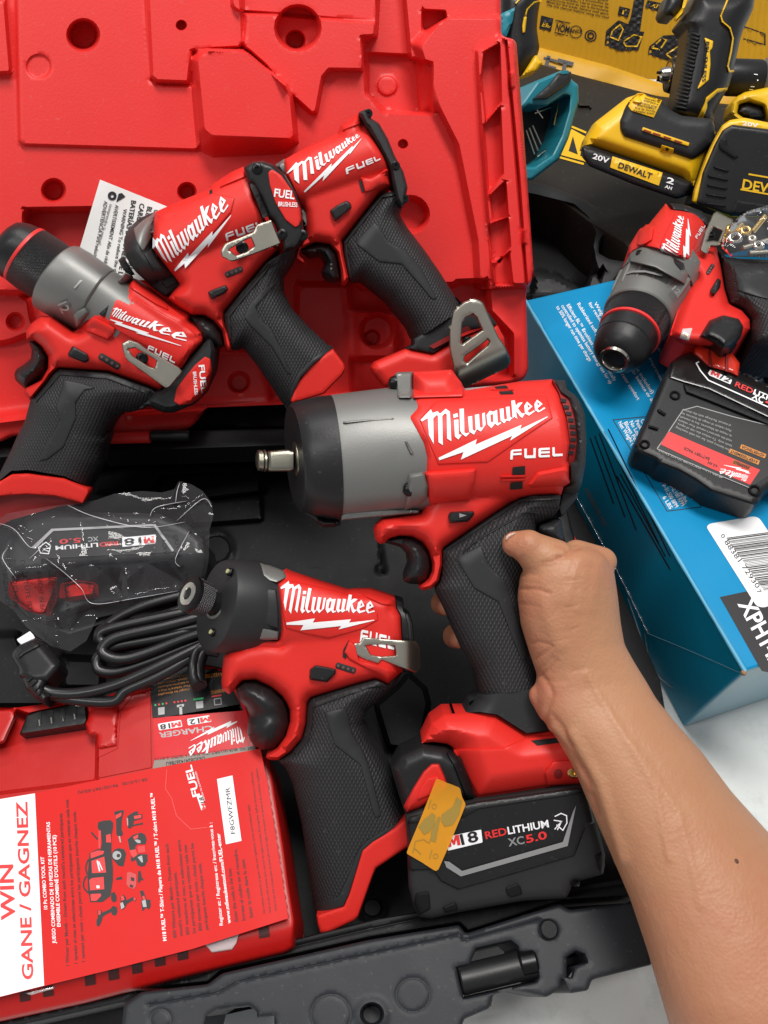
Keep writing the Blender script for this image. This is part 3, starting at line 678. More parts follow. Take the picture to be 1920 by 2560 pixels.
for s_, a, b in (("3\" / 1/2\" / 5/8\"", (1105,1765), (1195,1915)), ("1,250 in.lbs.", (1065,1790), (1150,1930)), ("0–550 / 0–2,100 RPM", (1000,1740), (1125,1945)), ("0–8,250 / 0–31,500 BPM", (945,1715), (1085,1955)), ("6 LBS", (1005,1890), (1050,1965)),
                 ("Net Weight (with battery)", (730,1430), (900,1700)), ("Blows Per Minute", (765,1430), (890,1640)), ("No Load Speed", (800,1425), (900,1600)), ("Peak Torque", (835,1420), (915,1560)), ("Capacity", (868,1415), (925,1510))):
    q = T('c6', *a, *b); LW.text(bt, s_, q[0], q[1], 10, .012, 0, .6)
LW.done()
BK = Ink('dark_printing', BLKINK, blue)
BK.line(bt, T('c6', 900,1390, 700,1410, 1035,1975, 1245,1950), 2, .6)
BK.line(bt, T('c6', 1245,1950, 1150,1770), 2, .6)
BK.done(); BK = Ink('black_band', BLKINK, blue); BK.poly(bt, T('c14', 1190,1345, 1446,1290, 1700,1290, 1700,1800, 1412,1738), (), .6)
BK.done(); BK = Ink('black_panel', BLKINK, blue); BK.poly(bt, T('c6', 1530,950, 1700,860, 1800,1300, 1640,1180), (), .8)
BK.done()
stk = Ink('barcode_sticker', WHITE, blue)
stk.poly(bt, T('c14', 1118,972, 1136,955, 1370,916, 1400,925, 1440,985, 1640,1240, 1640,1330, 1420,1402, 1385,1392, 1370,1370), (), 1.2, 14, 8)
stk.text(bt, 'XPH14Z', T('c14', 1285,1380)[0], T('c14', 1480,1740)[0], 40, .03, 0, 1.4); stk.done()
bc_ = Ink('barcode', BLKINK, blue)
a0, a1 = T('c14', 1225,1030)[0], T('c14', 1425,1310)[0]; dv = T('c14', 1410,1005)[0]-T('c14', 1225,1030)[0]
random.seed(7); t = 0
while t < 1:
    wd = random.choice((.008, .008, .014, .02)); pa, pb = a0+(a1-a0)*t, a0+(a1-a0)*min(1, t+wd); k = dv*1.35
    bc_.poly(bt, np.array([pa, pb, pb+k, pa+k]), (), 1.8, 60); t += wd+random.choice((.008, .012, .018))
bc_.text(bt, '0', T('c14', 1193,1018)[0], T('c14', 1203,1034)[0], 10, 0, 0, 1.8); bc_.text(bt, '88381 72930', T('c14', 1212,1052)[0], T('c14', 1385,1300)[0], 12, 0, 0, 1.8); bc_.text(bt, '7', T('c14', 1385,1312)[0], T('c14', 1397,1328)[0], 10, 0, 0, 1.8)
bc_.done()
rz = Ink('red_print', REDINK, blue); rz.poly(bt, T('c6', 1570,980, 1600,960, 1640,1010, 1660,1080, 1600,1030), (), 1.4); rz.done()
TORN = M('torn_cardboard', (.33, .20, .11), .9, noise=.5, nscale=900)
tc_ = Vector((bx0[0], bx0[1], BH)); lathe('torn_corner', tc_+Vector((-.0006, -.0002, -.0032)), tc_+Vector((0, 0, 1)), [(0, .0006), (.0010, .0016), (.0026, .0015), (.0034, .0006)], blue, TORN, 9)
# left side print and tape
nl = Vector((-rt[0], -rt[1], 0)); SP = Plane(1400, 1400, t=1, n=tuple(nl)); SP.A = np.array((bx0[0], bx0[1], 0.0)); SP.s = .0002; ss_ = flat(SP)
sp = Ink('small_print', BLKINK, blue)
for i in range(5):
    q = T('c14', 500+i*24,500-i*12, 625+i*60+(60 if i > 2 else 0),850+i*70); sp.line(ss_, q, 3.2, 1)
sp.line(ss_, T('c14', 640,700, 925,1200), 3.5, 1); sp.line(ss_, T('c14', 660,690, 900,1130), 3, 1)
sp.done()
mk = Ink('web_address', GREYINK, blue); q = T('c14', 470,775, 575,970); mk.text(ss_, 'makitatools.com', q[0], q[1], 12, .01, 0, 1); mk.done()
tp = T('c14', 415,790, 640,1200, 810,1540)
WR = film('wrap_glint', (.85, .92, .95), .5, .1, (.8, .88, .92, .22))  # pale tubes on the film wrinkles imitate glints of the clear wrap
for i_, l_ in enumerate((T('c14', 700,1350, 770,1560, 850,1860), T('c14', 790,1540, 820,1700, 880,1880), T('c14', 800,1650, 860,1760, 940,1830))):
    q_ = smoothpath(l_, 10); tube('wrap_fold_glint', SP.P(q_[:, 0], q_[:, 1], 1.5+0*q_[:, 0]), .00025+.00035*np.sin(np.linspace(0, math.pi, len(q_))), blue, WR, 6)
film_ = tube('loose_film_edge', SP.P(*smoothpath(tp, 20).T[:2], 2.0+2*np.sin(np.arange(41)*1.7)), .0003+.0003*np.abs(np.sin(np.arange(41)*.9)), blue, film('tape_film', (.8, .9, .95), .45, .1, (.8, .85, .9, .25)), 6)
q = np.linspace(0, 1, 60)[:, None]*(bx0-bx1)[None]+bx1; rs_ = np.random.RandomState(3); tube('worn_edge', np.c_[q, np.full(60, BH-.0009)], .0010+.0005*rs_.rand(60), blue, M('worn_blue', (.10, .40, .60), .5, var=.5), 6)
tube('tape_crease', SP.P(*smoothpath(T('c14', 810,1540, 1050,1640, 1290,1745), 8).T[:2], 1.0), .00022, blue, PALEB, 6)
# ------------------------------------------------------------------ shared tool pieces
def headH(P0, P1, w0, w1, d0, d1, p=2.2):
    P0, P1 = np.array(P0, float), np.array(P1, float); e = (P1-P0); L = np.linalg.norm(e); e /= L; n = np.array([-e[1], e[0]])
    def f(x, y):
        qx, qy = x-P0[0], y-P0[1]; t = (qx*e[0]+qy*e[1])/L; v = qx*n[0]+qy*n[1]; hw = w0+(w1-w0)*t; dp = d0+(d1-d0)*t
        return dp*np.power(np.maximum(1-np.power(np.abs(v/hw), p), 0), 1/p)
    return f
def plate(name, surf, ol, lift, mat, parent, r=4, rnd=4, step=9, holes=(), back=None, drop=18, sharp=35, e=2.0):
    """a raised piece that follows the surface it sits on"""
    return relief(name, surf.pl, ol, lambda x, y, d: surf.H(x, y)-drop*(d < .01)*0+lift*fil(d, r, e)-(1-fil(d, r*.6))*2, parent, mat, back if back is not None else -4, step, holes, rnd, None, (r*.5, r), sharp, close=False)
def screwhead(surf, c, r, parent, mat=SCREW, h=3, name='screw'):
    x, y = c; H = float(surf.H(np.array([x]), np.array([y]))[0]); s = surf.pl.s
    A = surf.pl.V(x, y, H-4); n = Vector(surf.pl.n)
    return lathe(name, A, A+n*.01, [(0, r*s), ((4+h*.4)*s, r*s), ((4+h)*s, r*.75*s), ((4+h)*s, r*.36*s), (4*s, r*.3*s)], parent, mat, 20)
def switch(surf, ol, parent, lift=22):
    w_ = plate('direction_switch', surf, ol, lift, BLK, parent, 6, 4, 6); cx, cy = ol.mean(0); return w_
def leds(surf, a, b, wid, parent, n=4):
    a, b = np.array(a), np.array(b); e = (b-a)/np.linalg.norm(b-a); m = np.array([-e[1], e[0]])
    ol = np.array([a-m*wid/2, b-m*wid/2, b+m*wid/2, a+m*wid/2])
    p = plate('charge_gauge', surf, ol, 3, RUB, parent, 3, wid*.45, 6)
    k = Ink('gauge_lights', GREYLED, p.obj)
    for i in range(n):
        c = a+(b-a)*(.14+.72*i/(n-1)); k.poly(p, ell(c[0], c[1], wid*.22, n=12), (), 1.2, 20)
    k.done()
GREYLED = M('dim_gauge_lens', (.13, .07, .06), .3)
def groove(H, lines, depth=5, w_=3.0):
    ls = [np.asarray(l, float) for l in lines]
    def f(x, y, d):
        h = H(x, y, d)
        for l in ls: h = h-depth*np.exp(-(pdist(x, y, l, False)/w_)**2)
        return h
    return f
# ------------------------------------------------------------------ impact wrench held in the hand
W = Plane(1100, 1250, t=.385)
wr = thing('impact_wrench', 'large red impact wrench with grey gearcase, square drive and battery, held up in the hand', 'impact wrench', W.V(1160, 1500, -60))
k17 = .3617
def st17(a, b, dep, bul, hc=0):
    q = T('c17', *a, *b); return (q[0][0], q[0][1], q[1][0], q[1][1], dep*k17, bul*k17, 0, hc)
loft('nose_cap', W, [st17((250,400), (295,940), 280, 50), st17((234,318), (300,1030), 365, 62), st17((252,296), (316,1052), 380, 60), st17((320,278), (385,1085), 395, 56), st17((420,252), (490,1112), 405, 52), st17((512,242), (577,1112), 408, 50)], wr, BLK, 56, 2.15)
hb = headH(T('c17', 250, 672)[0], T('c17', 2100, 560)[0], 158, 146, 148, 140, 2.2)
relief('nose_foot', W, T('c17', 322,1030, 420,1075, 475,1100, 577,1105, 580,1140, 545,1156, 460,1160, 330,1060), lambda x, y, d: 50*fil(d, 14), wr, BLK, -40, 7, (), 2, None, (4, 9))
loft('gearcase', W, [st17((513,243), (578,1104), 400, 48), st17((540,238), (600,1102), 402, 46), st17((800,205), (800,1085), 404, 34), st17((900,193), (900,1072), 400, 28), st17((1200,190), (1200,1050), 385, 20)], wr, GUN, 56, 2.2)
gs = Surf(W, lambda x, y: hb(x, y))
fac = T('c17', 600,432, 965,400, 1010,500, 1098,662, 640,702, 622,560)
plate('gearcase_facet', gs, T('c17', 962,402, 1012,500, 1100,662, 1066,652, 1036,592, 984,440), 4, GUN, wr, 7, 1, 6)
plate('gearcase_facet', gs, strip(T('c17', 600,432, 780,415, 962,404), 5), 2.6, GUN, wr, 3, 0, 6)
relief('gearcase_skirt', W, T('c17', 580,1035, 830,1030, 1130,1030, 1130,1060, 840,1085, 590,1108), lambda x, y, d: 55+12*fil(d, 7), wr, GUN, -20, 8, (), 0, None, (3,))
# square drive
an = loft('square_drive', W, [st17((250,625), (250,765), 70, 8), st17((232,622), (238,768), 72, 10), st17((215,617), (222,770), 74, 12), st17((92,628), (98,772), 72, 10), st17((76,640), (80,765), 62, 9)], wr, DSTEEL, 32, 5, sharp=25)
loft('drive_ring', W, [st17((74,652), (78,752), 50, 8), st17((66,622), (70,770), 74, 10), st17((54,618), (58,772), 76, 10), st17((48,632), (52,760), 64, 9), st17((42,622), (46,770), 74, 10), st17((14,622), (16,764), 72, 10), st17((4,640), (6,745), 52, 8)], wr, DSTEEL, 36, 2)
loft('drive_bushing', W, [st17((285,560), (300,800), 118, 16), st17((262,560), (278,800), 118, 18), st17((258,590), (272,775), 95, 14)], wr, DSTEEL, 36, 2)
# red housing
ho = T('c5', 795,250, 808,290, 765,335, 800,395, 835,460, 850,520, 848,590, 870,655, 868,700, 835,745, 830,775, 800,780, 655,800, 622,828, 614,855, 622,900, 645,922, 672,915, 692,897, 740,886, 795,892, 840,915, 868,955, 884,1010, 882,1050, 865,1085, 832,1108, 824,1125, 845,1136, 885,1126, 918,1095, 935,1020, 935,952, 945,938, 1100,833, 1290,708, 1340,700, 1480,697, 1492,655, 1518,640, 1520,560, 1510,540, 1522,460, 1505,340, 1472,230, 1440,162, 1290,172, 1180,190, 1040,214, 1020,180, 975,118, 795,127)
def Hho(x, y, d):
    g = 84*fil(np.minimum(d, 300), 46, 2.4)
    return np.maximum(hb(x, y)*fil(d+10, 26)+6*fil(d, 5), g)
hs = relief('red_housing', W, ho, Hho, wr, RED, -70, 8, (), 3, None, (3, 8, 18))
pan = T('L', 30,300, 220,92, 800,62, 1420,38, 1440,80, 1500,288, 1180,500, 790,770, 240,795)
relief('badge_panel', W, pan, lambda x, y, d: hs.H(x, y)-2+6*fil(d, 5), wr, RED, -3, 8, (), 3, None, (2.5, 5), 35, False)
lg = Surf(W, lambda x, y: hs.H(x, y)+4)
ink = Ink('white_lettering', WHITE, wr)
script_logo(ink, lg, T('L', 50,305, 1412,178, 250,730, 1436,268), 2.2, 8); fuel_logo(ink, Surf(W, lambda x, y: hs.H(x, y)), T('L', 1028,640, 1600,603, 1600,698, 1028,738), 2.2, 8); ink.done()
bz = Surf(W, lambda x, y: np.maximum(hb(x, y), 20))
relief('mounting_boss', W, T('c5', 795,127, 975,118, 1022,180, 1040,245, 795,252), lambda x, y, d: np.maximum(hb(x, y), 30)+22*fil(d, 9), wr, RED, -90, 7, (), 3, None, (3, 7))
relief('gearcase_boss', W, T('c5', 712,140, 722,130, 796,127, 796,252, 722,252), lambda x, y, d: np.maximum(hb(x, y), 28)+20*fil(d, 7), wr, GUN, -90, 7, (), 2, None, (3, 6))
relief('mounting_boss', W, T('c5', 850,588, 1088,570, 1092,580, 1085,640, 1062,725, 872,742), lambda x, y, d: np.maximum(hb(x, y), 60)+26*fil(d, 16), wr, RED, -20, 7, (), 3, None, (4, 9, 16))
relief('gearcase_boss', W, T('c5', 776,600, 850,587, 872,655, 866,708, 830,745, 752,772, 765,700), lambda x, y, d: np.maximum(hb(x, y), 58)+26*fil(d, 12), wr, GUN, -20, 7, (), 2, None, (4, 9))
for c, h in ((T('c5', 702, 180)[0], 30), (T('c5', 770, 670)[0], 120)):
    A = W.V(c[0]+10, c[1], h); lathe('screw', A, A+Vector((-1, .0, .12)), [(0, .0036), (.0012, .0036), (.0030, .0028), (.0038, .0014), (.0034, .0004)], wr, SCREW, 20)
for q in (T('c5', 1256,568, 1314,562, 1314,602, 1254,603), T('c5', 1246,640, 1302,634, 1302,668, 1243,672), T('c5', 1172,196, 1225,190, 1238,203, 1180,206), T('c5', 1192,218, 1255,215, 1262,230, 1200,232)):
    v_ = Ink('vent_slot_shade', DARK, wr); v_.poly(hs, q, (), 2.4, 8, 2); v_.done()
for q in (T('c5', 1198,606, 1318,602, 1318,616, 1200,618), T('c5', 1198,622, 1310,618, 1312,632, 1200,634), T('c5', 1145,206, 1260,205, 1264,216, 1150,214)):
    plate('vent_rib', hs, q, 7, RED, wr, 4, 0, 6)
plate('air_duct', hs, T('c5', 1305,668, 1370,588, 1515,560, 1521,640, 1492,657), 14, RED, wr, 18, 3, 7)
# rear motor cap
hr = headH(T('c5', 1400, 420)[0], T('c5', 1650, 420)[0], 150, 140, 140, 110, 2.2)
rg = T('c5', 1440,165, 1470,225, 1505,335, 1522,460, 1512,545, 1520,640, 1545,560, 1560,400, 1530,260, 1500,200)
relief('motor_grille', W, rg, lambda x, y, d: hr(x, y)-8, wr, DKRED, -60, 8)
gi = Ink('grille_gap_shade', DARK, wr)
for i in range(9):
    t = i/9; a = T('c5', 1478+46*math.sin(t*2.6), 250+t*270)[0]; gi.poly(Surf(W, lambda x, y: hr(x, y)-6), np.array([a, a+(14, 2), a+(14, 10), a+(0, 9)]), (), 2.2, 8)
gi.done()
cap = T('c5', 1438,163, 1500,168, 1508,210, 1545,235, 1572,275, 1590,330, 1596,450, 1592,560, 1576,640, 1548,715, 1482,802, 1468,760, 1482,692, 1494,655, 1520,640, 1520,548, 1536,535, 1546,440, 1535,335, 1510,255, 1472,228)
relief('motor_cap', W, cap, lambda x, y, d: np.maximum(hr(x, y)*fil(d+6, 20), 20)+10*fil(d, 6), wr, RUB, -90, 7, (), 4, None, (3, 7))
relief('motor_cap_tab', W, T('c5', 1520,548, 1572,538, 1580,560, 1560,640, 1520,640), lambda x, y, d: hr(x, y)+16*fil(d, 8), wr, RUB, -20, 7, (), 2, None, (4,))
relief('grip_heel', W, T('c5', 1370,830, 1480,800, 1495,915, 1440,915, 1370,870), lambda x, y, d: 40*fil(d, 30), wr, RUB, -60, 8, (), 10, None, (8,))
# trigger guard parts
relief('trigger', W, T('c5', 660,915, 690,895, 740,886, 800,891, 848,922, 876,975, 880,1035, 862,1085, 825,1108, 780,1105, 752,1092, 752,1060, 772,1010, 765,965, 738,935, 690,922), lambda x, y, d: 66*fil(d, 40), wr, BLK, -50, 6, (), 6, None, (3, 8, 16))
switch(hs, T('c5', 957,790, 968,772, 1076,768, 1082,785, 1052,820, 964,826), wr, 20)
ar = Ink('switch_arrow', GREYINK, wr); ar.poly(Surf(W, lambda x, y: hs.H(x, y)+20), T('c5', 1010,780, 1045,790, 1012,800), (), 1.5, 8); ar.done()
# grip
gp = np.vstack([T('c5', 935,948, 946,937, 1100,832, 1290,707, 1340,700, 1478,697, 1472,760, 1440,800, 1368,832, 1362,870), [(1340,1400), (1312,1480), (1335,1600), (1372,1722)], T('c15', 780,1356, 500,1390, 385,1402, 340,1200, 235,1030, 120,760, 45,600, 32,545, 70,500, 84,440)])
gpp = np.vstack([T('c5', 925,948, 946,932, 1100,820, 1290,690, 1340,640, 1520,640, 1520,760, 1440,800, 1368,832, 1362,870), [(1340,1400), (1312,1480), (1335,1600), (1420,2000)], T('c15', 480,1800, 340,1200, 235,1030, 120,760, 45,600, 20,545, 40,500, 60,440)])
def Hgp(x, y, d):
    h = 86*fil(d, 78, 2.0)
    for l in (T('c5', 955,955, 1105,855, 1300,735, 1465,728), T('c5', 965,985, 1110,880, 1310,765, 1450,760)): h = h-4*np.exp(-(pdist(x, y, l, False)/3)**2)
    return h+3
gr = relief('grip', W, gp, Hgp, wr, GRIP, -80, 7, (), 3, gpp, (3, 8), 50)
plate('grip_rim', gr, strip(T('c5', 938,1000, 944,950, 1103,843, 1296,718, 1475,710), 9), 5, RUB, wr, 3, 0, 6)
plate('grip_rim', gr, strip(T('c5', 1000,985, 1110,893, 1315,775, 1372,778), 5), 4, RUB, wr, 2, 0, 6)
plate('grip_panel', gr, T('c15', 185,298, 388,200, 408,208, 398,226, 455,365, 585,488, 640,640, 760,1040, 768,1098, 715,1136, 640,940, 530,655, 335,545), 4, RUB, wr, 4, 2, 7)
cl_ = T('c15', 385,1402, 500,1388, 790,1352, 1000,1640, 940,1678, 755,1700, 520,1552, 380,1530, 262,1540, 300,1450)
relief('grip_collar', W, cl_, lambda x, y, d: 78*fil(d, 60)+8, wr, RUB, -80, 7, (), 3, np.vstack([T('c15', 420,1000, 900,1000, 1050,1900, 200,1900, 240,1540, 350,1420)]), (4,))
# foot
ft = T('c10', 370,185, 480,182, 600,180, 658,190, 815,292, 960,276, 1150,268, 1200,555, 1120,562, 945,582, 555,642, 538,630, 442,385, 392,350, 320,338, 248,345, 300,236)
ftp = T('c10', 370,185, 600,180, 658,190, 815,292, 960,276, 1250,200, 1300,600, 1120,580, 945,602, 555,662, 528,630, 442,385, 392,350, 248,345, 300,236)
fs = relief('foot', W, ft, lambda x, y, d: 60+52*fil(d, 60, 1.3), wr, RED, -100, 7, (), 3, ftp, (3, 8, 20))
plate('foot_side', fs, T('c10', 414,378, 560,374, 690,370, 815,312, 960,294, 1200,285, 1200,552, 945,578, 556,638), 6, RED, wr, 7, 2, 8)
f2 = Surf(W, lambda x, y: fs.H(x, y)+5)
v_ = Ink('foot_slot_shade', DARK, wr); v_.poly(f2, T('c10', 845,330, 1010,312, 1020,340, 880,358), (), 2, 8); v_.done()
lug = plate('clip_mount', f2, T('c10', 918,505, 965,442, 1130,428, 1140,568, 936,580), 9, RED, wr, 6, 3, 7)
v_ = Ink('mount_hole_shade', DKRED, wr); c = T('c10', 995, 513)[0]; v_.poly(lug, ell(c[0], c[1], 11, 12), (), 1.2, 20); v_.done()
screwhead(lug, T('c10', 1072, 500)[0], 13, wr, BRASS, 5, 'brass_insert')
# battery pack
def bat_text(ink_w, ink_r, ink_k, ink_g, sf, tagp, m18, red, lit, xc, five, hh, kb=.02):
    ink_w.poly(sf, tagp, (), 1.5, 14, 3)
    block_m(ink_r, sf, m18[0], m18[1], hh[0]); ink_k.text(sf, '18', m18[2], m18[3], hh[0], .05, 0, 2.6)
    ink_r.text(sf, 'RED', *red, hh[1], .045, 0, 1.6); ink_w.text(sf, 'LITHIUM', *lit, hh[1], .03, 0, 1.6)
    ink_g.text(sf, 'XC', *xc, hh[2], .035, 0, 1.6); ink_r.text(sf, five[2], five[0], five[1], hh[2], .04, 0, 1.6)
bo_ = T('c10', 160,742, 250,700, 550,652, 1130,568, 1166,660, 1205,785, 1252,955, 1242,1060, 1080,1105, 1040,1190, 800,1205, 450,1268, 300,1302, 232,1292, 200,1220, 178,1130, 172,900)
bs = relief('battery_pack', W, bo_, lambda x, y, d: 96+24*fil(d, 24), wr, BATG, -110, 8, (), 6, None, (4, 10, 22))
bp_ = plate('battery_label', bs, T('c10', 176,745, 550,660, 1130,580, 1168,662, 1196,780, 1146,800, 1086,960, 800,1045, 450,1146, 352,1098, 310,1036, 176,1042), 9, BLK, bs.obj, 6, 2, 8)
bsf = Surf(W, lambda x, y: bs.H(x, y)+9)
plate('battery_seam', bsf, strip(T('c10', 172,780, 480,745, 560,700, 1140,612), 6), 2.5, CASE, bs.obj, 2, 0, 8)
gi = Ink('label_border', GREYINK, bs.obj); gi.poly(bsf, T('c10', 372,988, 384,1022, 463,1072, 1046,906, 1092,684, 1075,720, 1020,884, 470,1042, 400,992), (), 3, 9)
wi = Ink('white_lettering', WHITE, bs.obj); ri = Ink('red_lettering', REDINK, bs.obj); ki = Ink('black_lettering', BLKINK, bs.obj)
q = T('c10', 395,912, 462,900, 468,900, 562,878, 600,868, 716,843, 722,842, 945,802, 724,908, 812,892, 822,890, 936,864)
bat_text(wi, ri, ki, gi, bsf, T('c10', 384,856, 574,816, 582,886, 392,932), (q[0], q[1], q[2], q[3]), (q[4], q[5]), (q[6], q[7]), (q[8], q[9]), (q[10], q[11], '5.0'), (26, 18, 19))
for l in (T('c10', 975,745, 1010,728, 1040,740, 1042,780, 1020,820, 985,790), T('c10', 970,765, 1012,772, 975,815), T('c10', 1012,772, 990,818)): wi.line(bsf, l, 2.6, 2)
wi.done(); ri.done(); ki.done(); gi.done()
for p in (T('c10', 705,1135, 770,1108, 790,1130, 800,1170, 740,1188, 715,1170), T('c10', 362,1240, 435,1210, 450,1255, 380,1275), T('c10', 1058,1100, 1085,1085, 1115,1100, 1110,1130, 1070,1130)): plate('battery_clip', bs, p, 9, CASE, bs.obj, 4, 2, 6)
plate('battery_corner', bs, T('c10', 1190,960, 1240,935, 1250,1010, 1236,1060, 1222,1050), 6, CASE, bs.obj, 5, 2, 7)
plate('battery_corner', bs, T('c10', 215,1165, 290,1150, 300,1250, 232,1290, 205,1215), 6, CASE, bs.obj, 5, 2, 7)
# latch at the front of the battery
ls = relief('latch_housing', W, T('c10', 82,482, 128,402, 250,346, 380,366, 474,422, 552,650, 490,668, 160,735, 128,640), lambda x, y, d: 55+50*fil(d, 44), wr, BLK, -80, 7, (), 5, None, (4, 10, 24))
plate('latch_rib', ls, strip(T('c10', 402,385, 448,470, 520,655), 20), 10, CASE, wr, 5, 0, 7)
lb = plate('latch_button', ls, T('c10', 148,690, 200,590, 256,500, 302,456, 346,456, 378,530, 395,585, 330,640, 240,704, 172,724), 12, RED, wr, 8, 4, 6)
plate('latch_button_face', lb, T('c10', 215,665, 240,590, 280,535, 340,525, 365,570, 300,630), 5, RED, wr, 4, 4, 6)
so = T('c10', 330,536, 375,556, 458,588, 470,640, 490,678, 470,730, 400,900, 340,1036, 324,1043, 250,995, 166,946, 178,912, 250,740)
OS = Plane(1075, 2060, t=W.s*FPX*1.0)
def Hs(x, y, d):
    u = (x-T('c10', 330, 700)[0][0])/120; v = (y-T('c10', 330, 700)[0][1])/150
    return 138+10*np.clip(-v, 0, 1)**2*6+8*np.sin(u*2.2)-6*u
sk = relief('orange_sticker', W, so, Hs, wr, ORANGE, None, 8, (), 5)
ok = Ink('sticker_drawing', M('sticker_ink', (.34, .22, .04), .4), sk.obj)
for p in (T('c10', 232,800, 262,760, 290,740, 305,725, 325,740, 318,790, 290,830, 262,845), T('c10', 300,830, 340,745, 352,750, 335,830, 325,885, 300,878)): ok.poly(sk, p, (), 1.4, 8)
for p in (T('c10', 285,702, 300,655), T('c10', 292,975, 305,925), T('c10', 200,945, 215,880, 260,870, 290,890, 300,860), T('c10', 205,915, 245,950)): ok.line(sk, p, 2, 1.4)
for c in (T('c10', 318, 690)[0], T('c10', 325, 962)[0]): ok.poly(sk, ell(c[0], c[1], 6.5), [ell(c[0], c[1], 5)], 1.4, 6)
for p in (T('c10', 358,735, 420,690, 440,640, 470,660, 455,730, 420,790, 375,800, 356,770),): ok.poly(sk, p, (), 1.4, 8)
ok.done()
# ------------------------------------------------------------------ small impact driver standing on the charger
D = Plane(750, 1800, t=.40)
dr = thing('impact_driver', 'red impact driver with knurled collet, lying on the charger before the held wrench', 'impact driver', D.V(780, 1900, -60))
k8 = .4522
def st8(cx, cy, hx, hy, dep, bx, by, hc=0):
    c = T('c8', cx, cy)[0]; return (c[0]+hx*k8, c[1]+hy*k8, c[0]-hx*k8, c[1]-hy*k8, dep*k8, bx*k8, by*k8, hc*k8)
loft('nose_cap', D, [st8(268,335, 22,-110, 105, 45, 10, 95), st8(266,338, 48,-226, 205, 92, 16, 85), st8(272,340, 54,-248, 222, 98, 18, 78), st8(300,342, 56,-258, 230, 98, 18, 66), st8(400,350, 52,-262, 235, 92, 18, 30), st8(470,352, 44,-258, 232, 84, 16, 8), st8(560,362, 34,-226, 205, 60, 12, 0), st8(640,372, 20,-200, 190, 40, 8, 0)], dr, RUB, 56, 2.1)
hd = headH(T('c8', 480, 350)[0], T('c8', 1300, 470)[0], 258*k8, 165*k8, 235*k8, 150*k8, 2.2)
hn = Surf(D, lambda x, y: hd(x, y))
plate('nose_pad', hn, T('c8', 545,245, 600,250, 610,360, 612,470, 560,455, 492,420, 520,340), 6, RUB, dr, 5, 4, 7)
plate('gearcase_ear', hn, T('c8', 505,100, 560,118, 640,148, 660,185, 602,216, 560,205, 525,175), 7, GUN, dr, 5, 2, 7)
plate('gearcase_ear', hn, T('c8', 440,522, 470,480, 500,456, 612,484, 608,530, 520,532, 425,548), 7, GUN, dr, 5, 2, 7)
# collet
fc = D.V(*T('c8', 272, 333)[0], 78*k8+8); tipc = D.V(*T('c8', 112, 275)[0], 222*k8)
ax = (tipc-fc); L = ax.length
m8 = k8*D.s
lathe('collet_ring', fc-ax*.06, tipc, [(0, 84*m8), (L*.12, 84*m8), (L*.13, 70*m8), (L*.06, 66*m8), (L*.06, 30*m8)], dr, GUN, 40)
lathe('collet_shank', fc-ax*.05, tipc, [(0, 62*m8), (L*.62, 58*m8)], dr, BLK, 36)
lathe('collet', fc, tipc, [(L*.40, 60*m8), (L*.42, 92*m8), (L*.86, 100*m8), (L*.88, 96*m8)], dr, KNURLS, 44)
lathe('collet_lip', fc, tipc, [(L*.86, 98*m8), (L*.90, 100*m8), (L*.98, 96*m8), (L*1.01, 72*m8)], dr, SCREW, 40)
lathe('collet_face', fc, tipc, [(L*.98, 66*m8), (L*1.03, 62*m8), (L*1.035, 34*m8), (L*.9, 24*m8), (L*.9, .0001)], dr, CHROME, 36)
nsf = Plane(700, 1500, t=.40)
for c, a in ((T('c8', 350, 158)[0], .3), (T('c8', 256, 492)[0], .6)):
    A = D.V(c[0], c[1], 190*k8 if c[1] < 1500 else 128*k8); d_ = (tipc-fc).normalized()
    o = lathe('lamp_lens', A-d_*.004, A+d_*.002, [(0, 22*m8), (.0055, 22*m8), (.006, 16*m8)], dr, SCREW, 20); lathe('lamp', A-d_*.004, A+d_*.003, [(0, 12*m8), (.0066, 12*m8)], o, LIME, 16)
# housing
oh = T('c8', 632,145, 662,160, 985,262, 1030,258, 1122,257, 1256,300, 1260,352, 1285,400, 1292,530, 1300,702, 1222,782, 1150,752, 1050,777, 792,852, 772,880, 764,1000, 742,1080, 682,1150, 612,1196, 560,1194, 540,1180, 546,1158, 600,1128, 648,1062, 672,985, 672,920, 655,880, 630,842, 570,792, 485,752, 412,757, 372,800, 340,832, 302,808, 295,770, 300,680, 308,622, 345,580, 420,545, 530,530, 612,535, 622,480, 612,350, 600,215, 640,180)
def Hoh(x, y, d): return np.maximum(hd(x, y)*fil(d+8, 22)+4*fil(d, 5), 78*fil(d, 44, 2.4))
ds = relief('red_housing', D, oh, Hoh, dr, RED, -70, 8, (), 3, None, (3, 8, 18))
plate('badge_panel', ds, T('c8', 606,222, 650,196, 800,226, 985,270, 1060,310, 1160,380, 1165,422, 1080,470, 890,525, 760,500, 650,466, 625,350), 4, RED, dr, 5, 3, 7)
plate('motor_shroud', ds, T('c8', 1020,262, 1122,258, 1256,302, 1258,350, 1180,340, 1070,290), 7, RED, dr, 10, 2, 7)
lg = Surf(D, lambda x, y: ds.H(x, y)+4)
ink = Ink('white_lettering', WHITE, dr); script_logo(ink, lg, T('c8', 622,240, 1143,374, 655,440, 1140,420), 2, 7)
fuel_logo(ink, ds, T('c8', 1066,478, 1255,520, 1250,585, 1060,545), 2, 7); ink.done()
hr2 = headH(T('c8', 1200, 450)[0], T('c8', 1400, 480)[0], 165*k8, 150*k8, 150*k8, 130*k8)
relief('motor_cap', D, T('c8', 1256,302, 1302,318, 1304,372, 1338,398, 1356,450, 1362,560, 1345,700, 1300,712, 1292,530, 1285,400, 1260,352), lambda x, y, d: hr2(x, y)*.9-6+6*fil(d, 5), dr, BLK, -90, 7, (), 3, None, (3,))
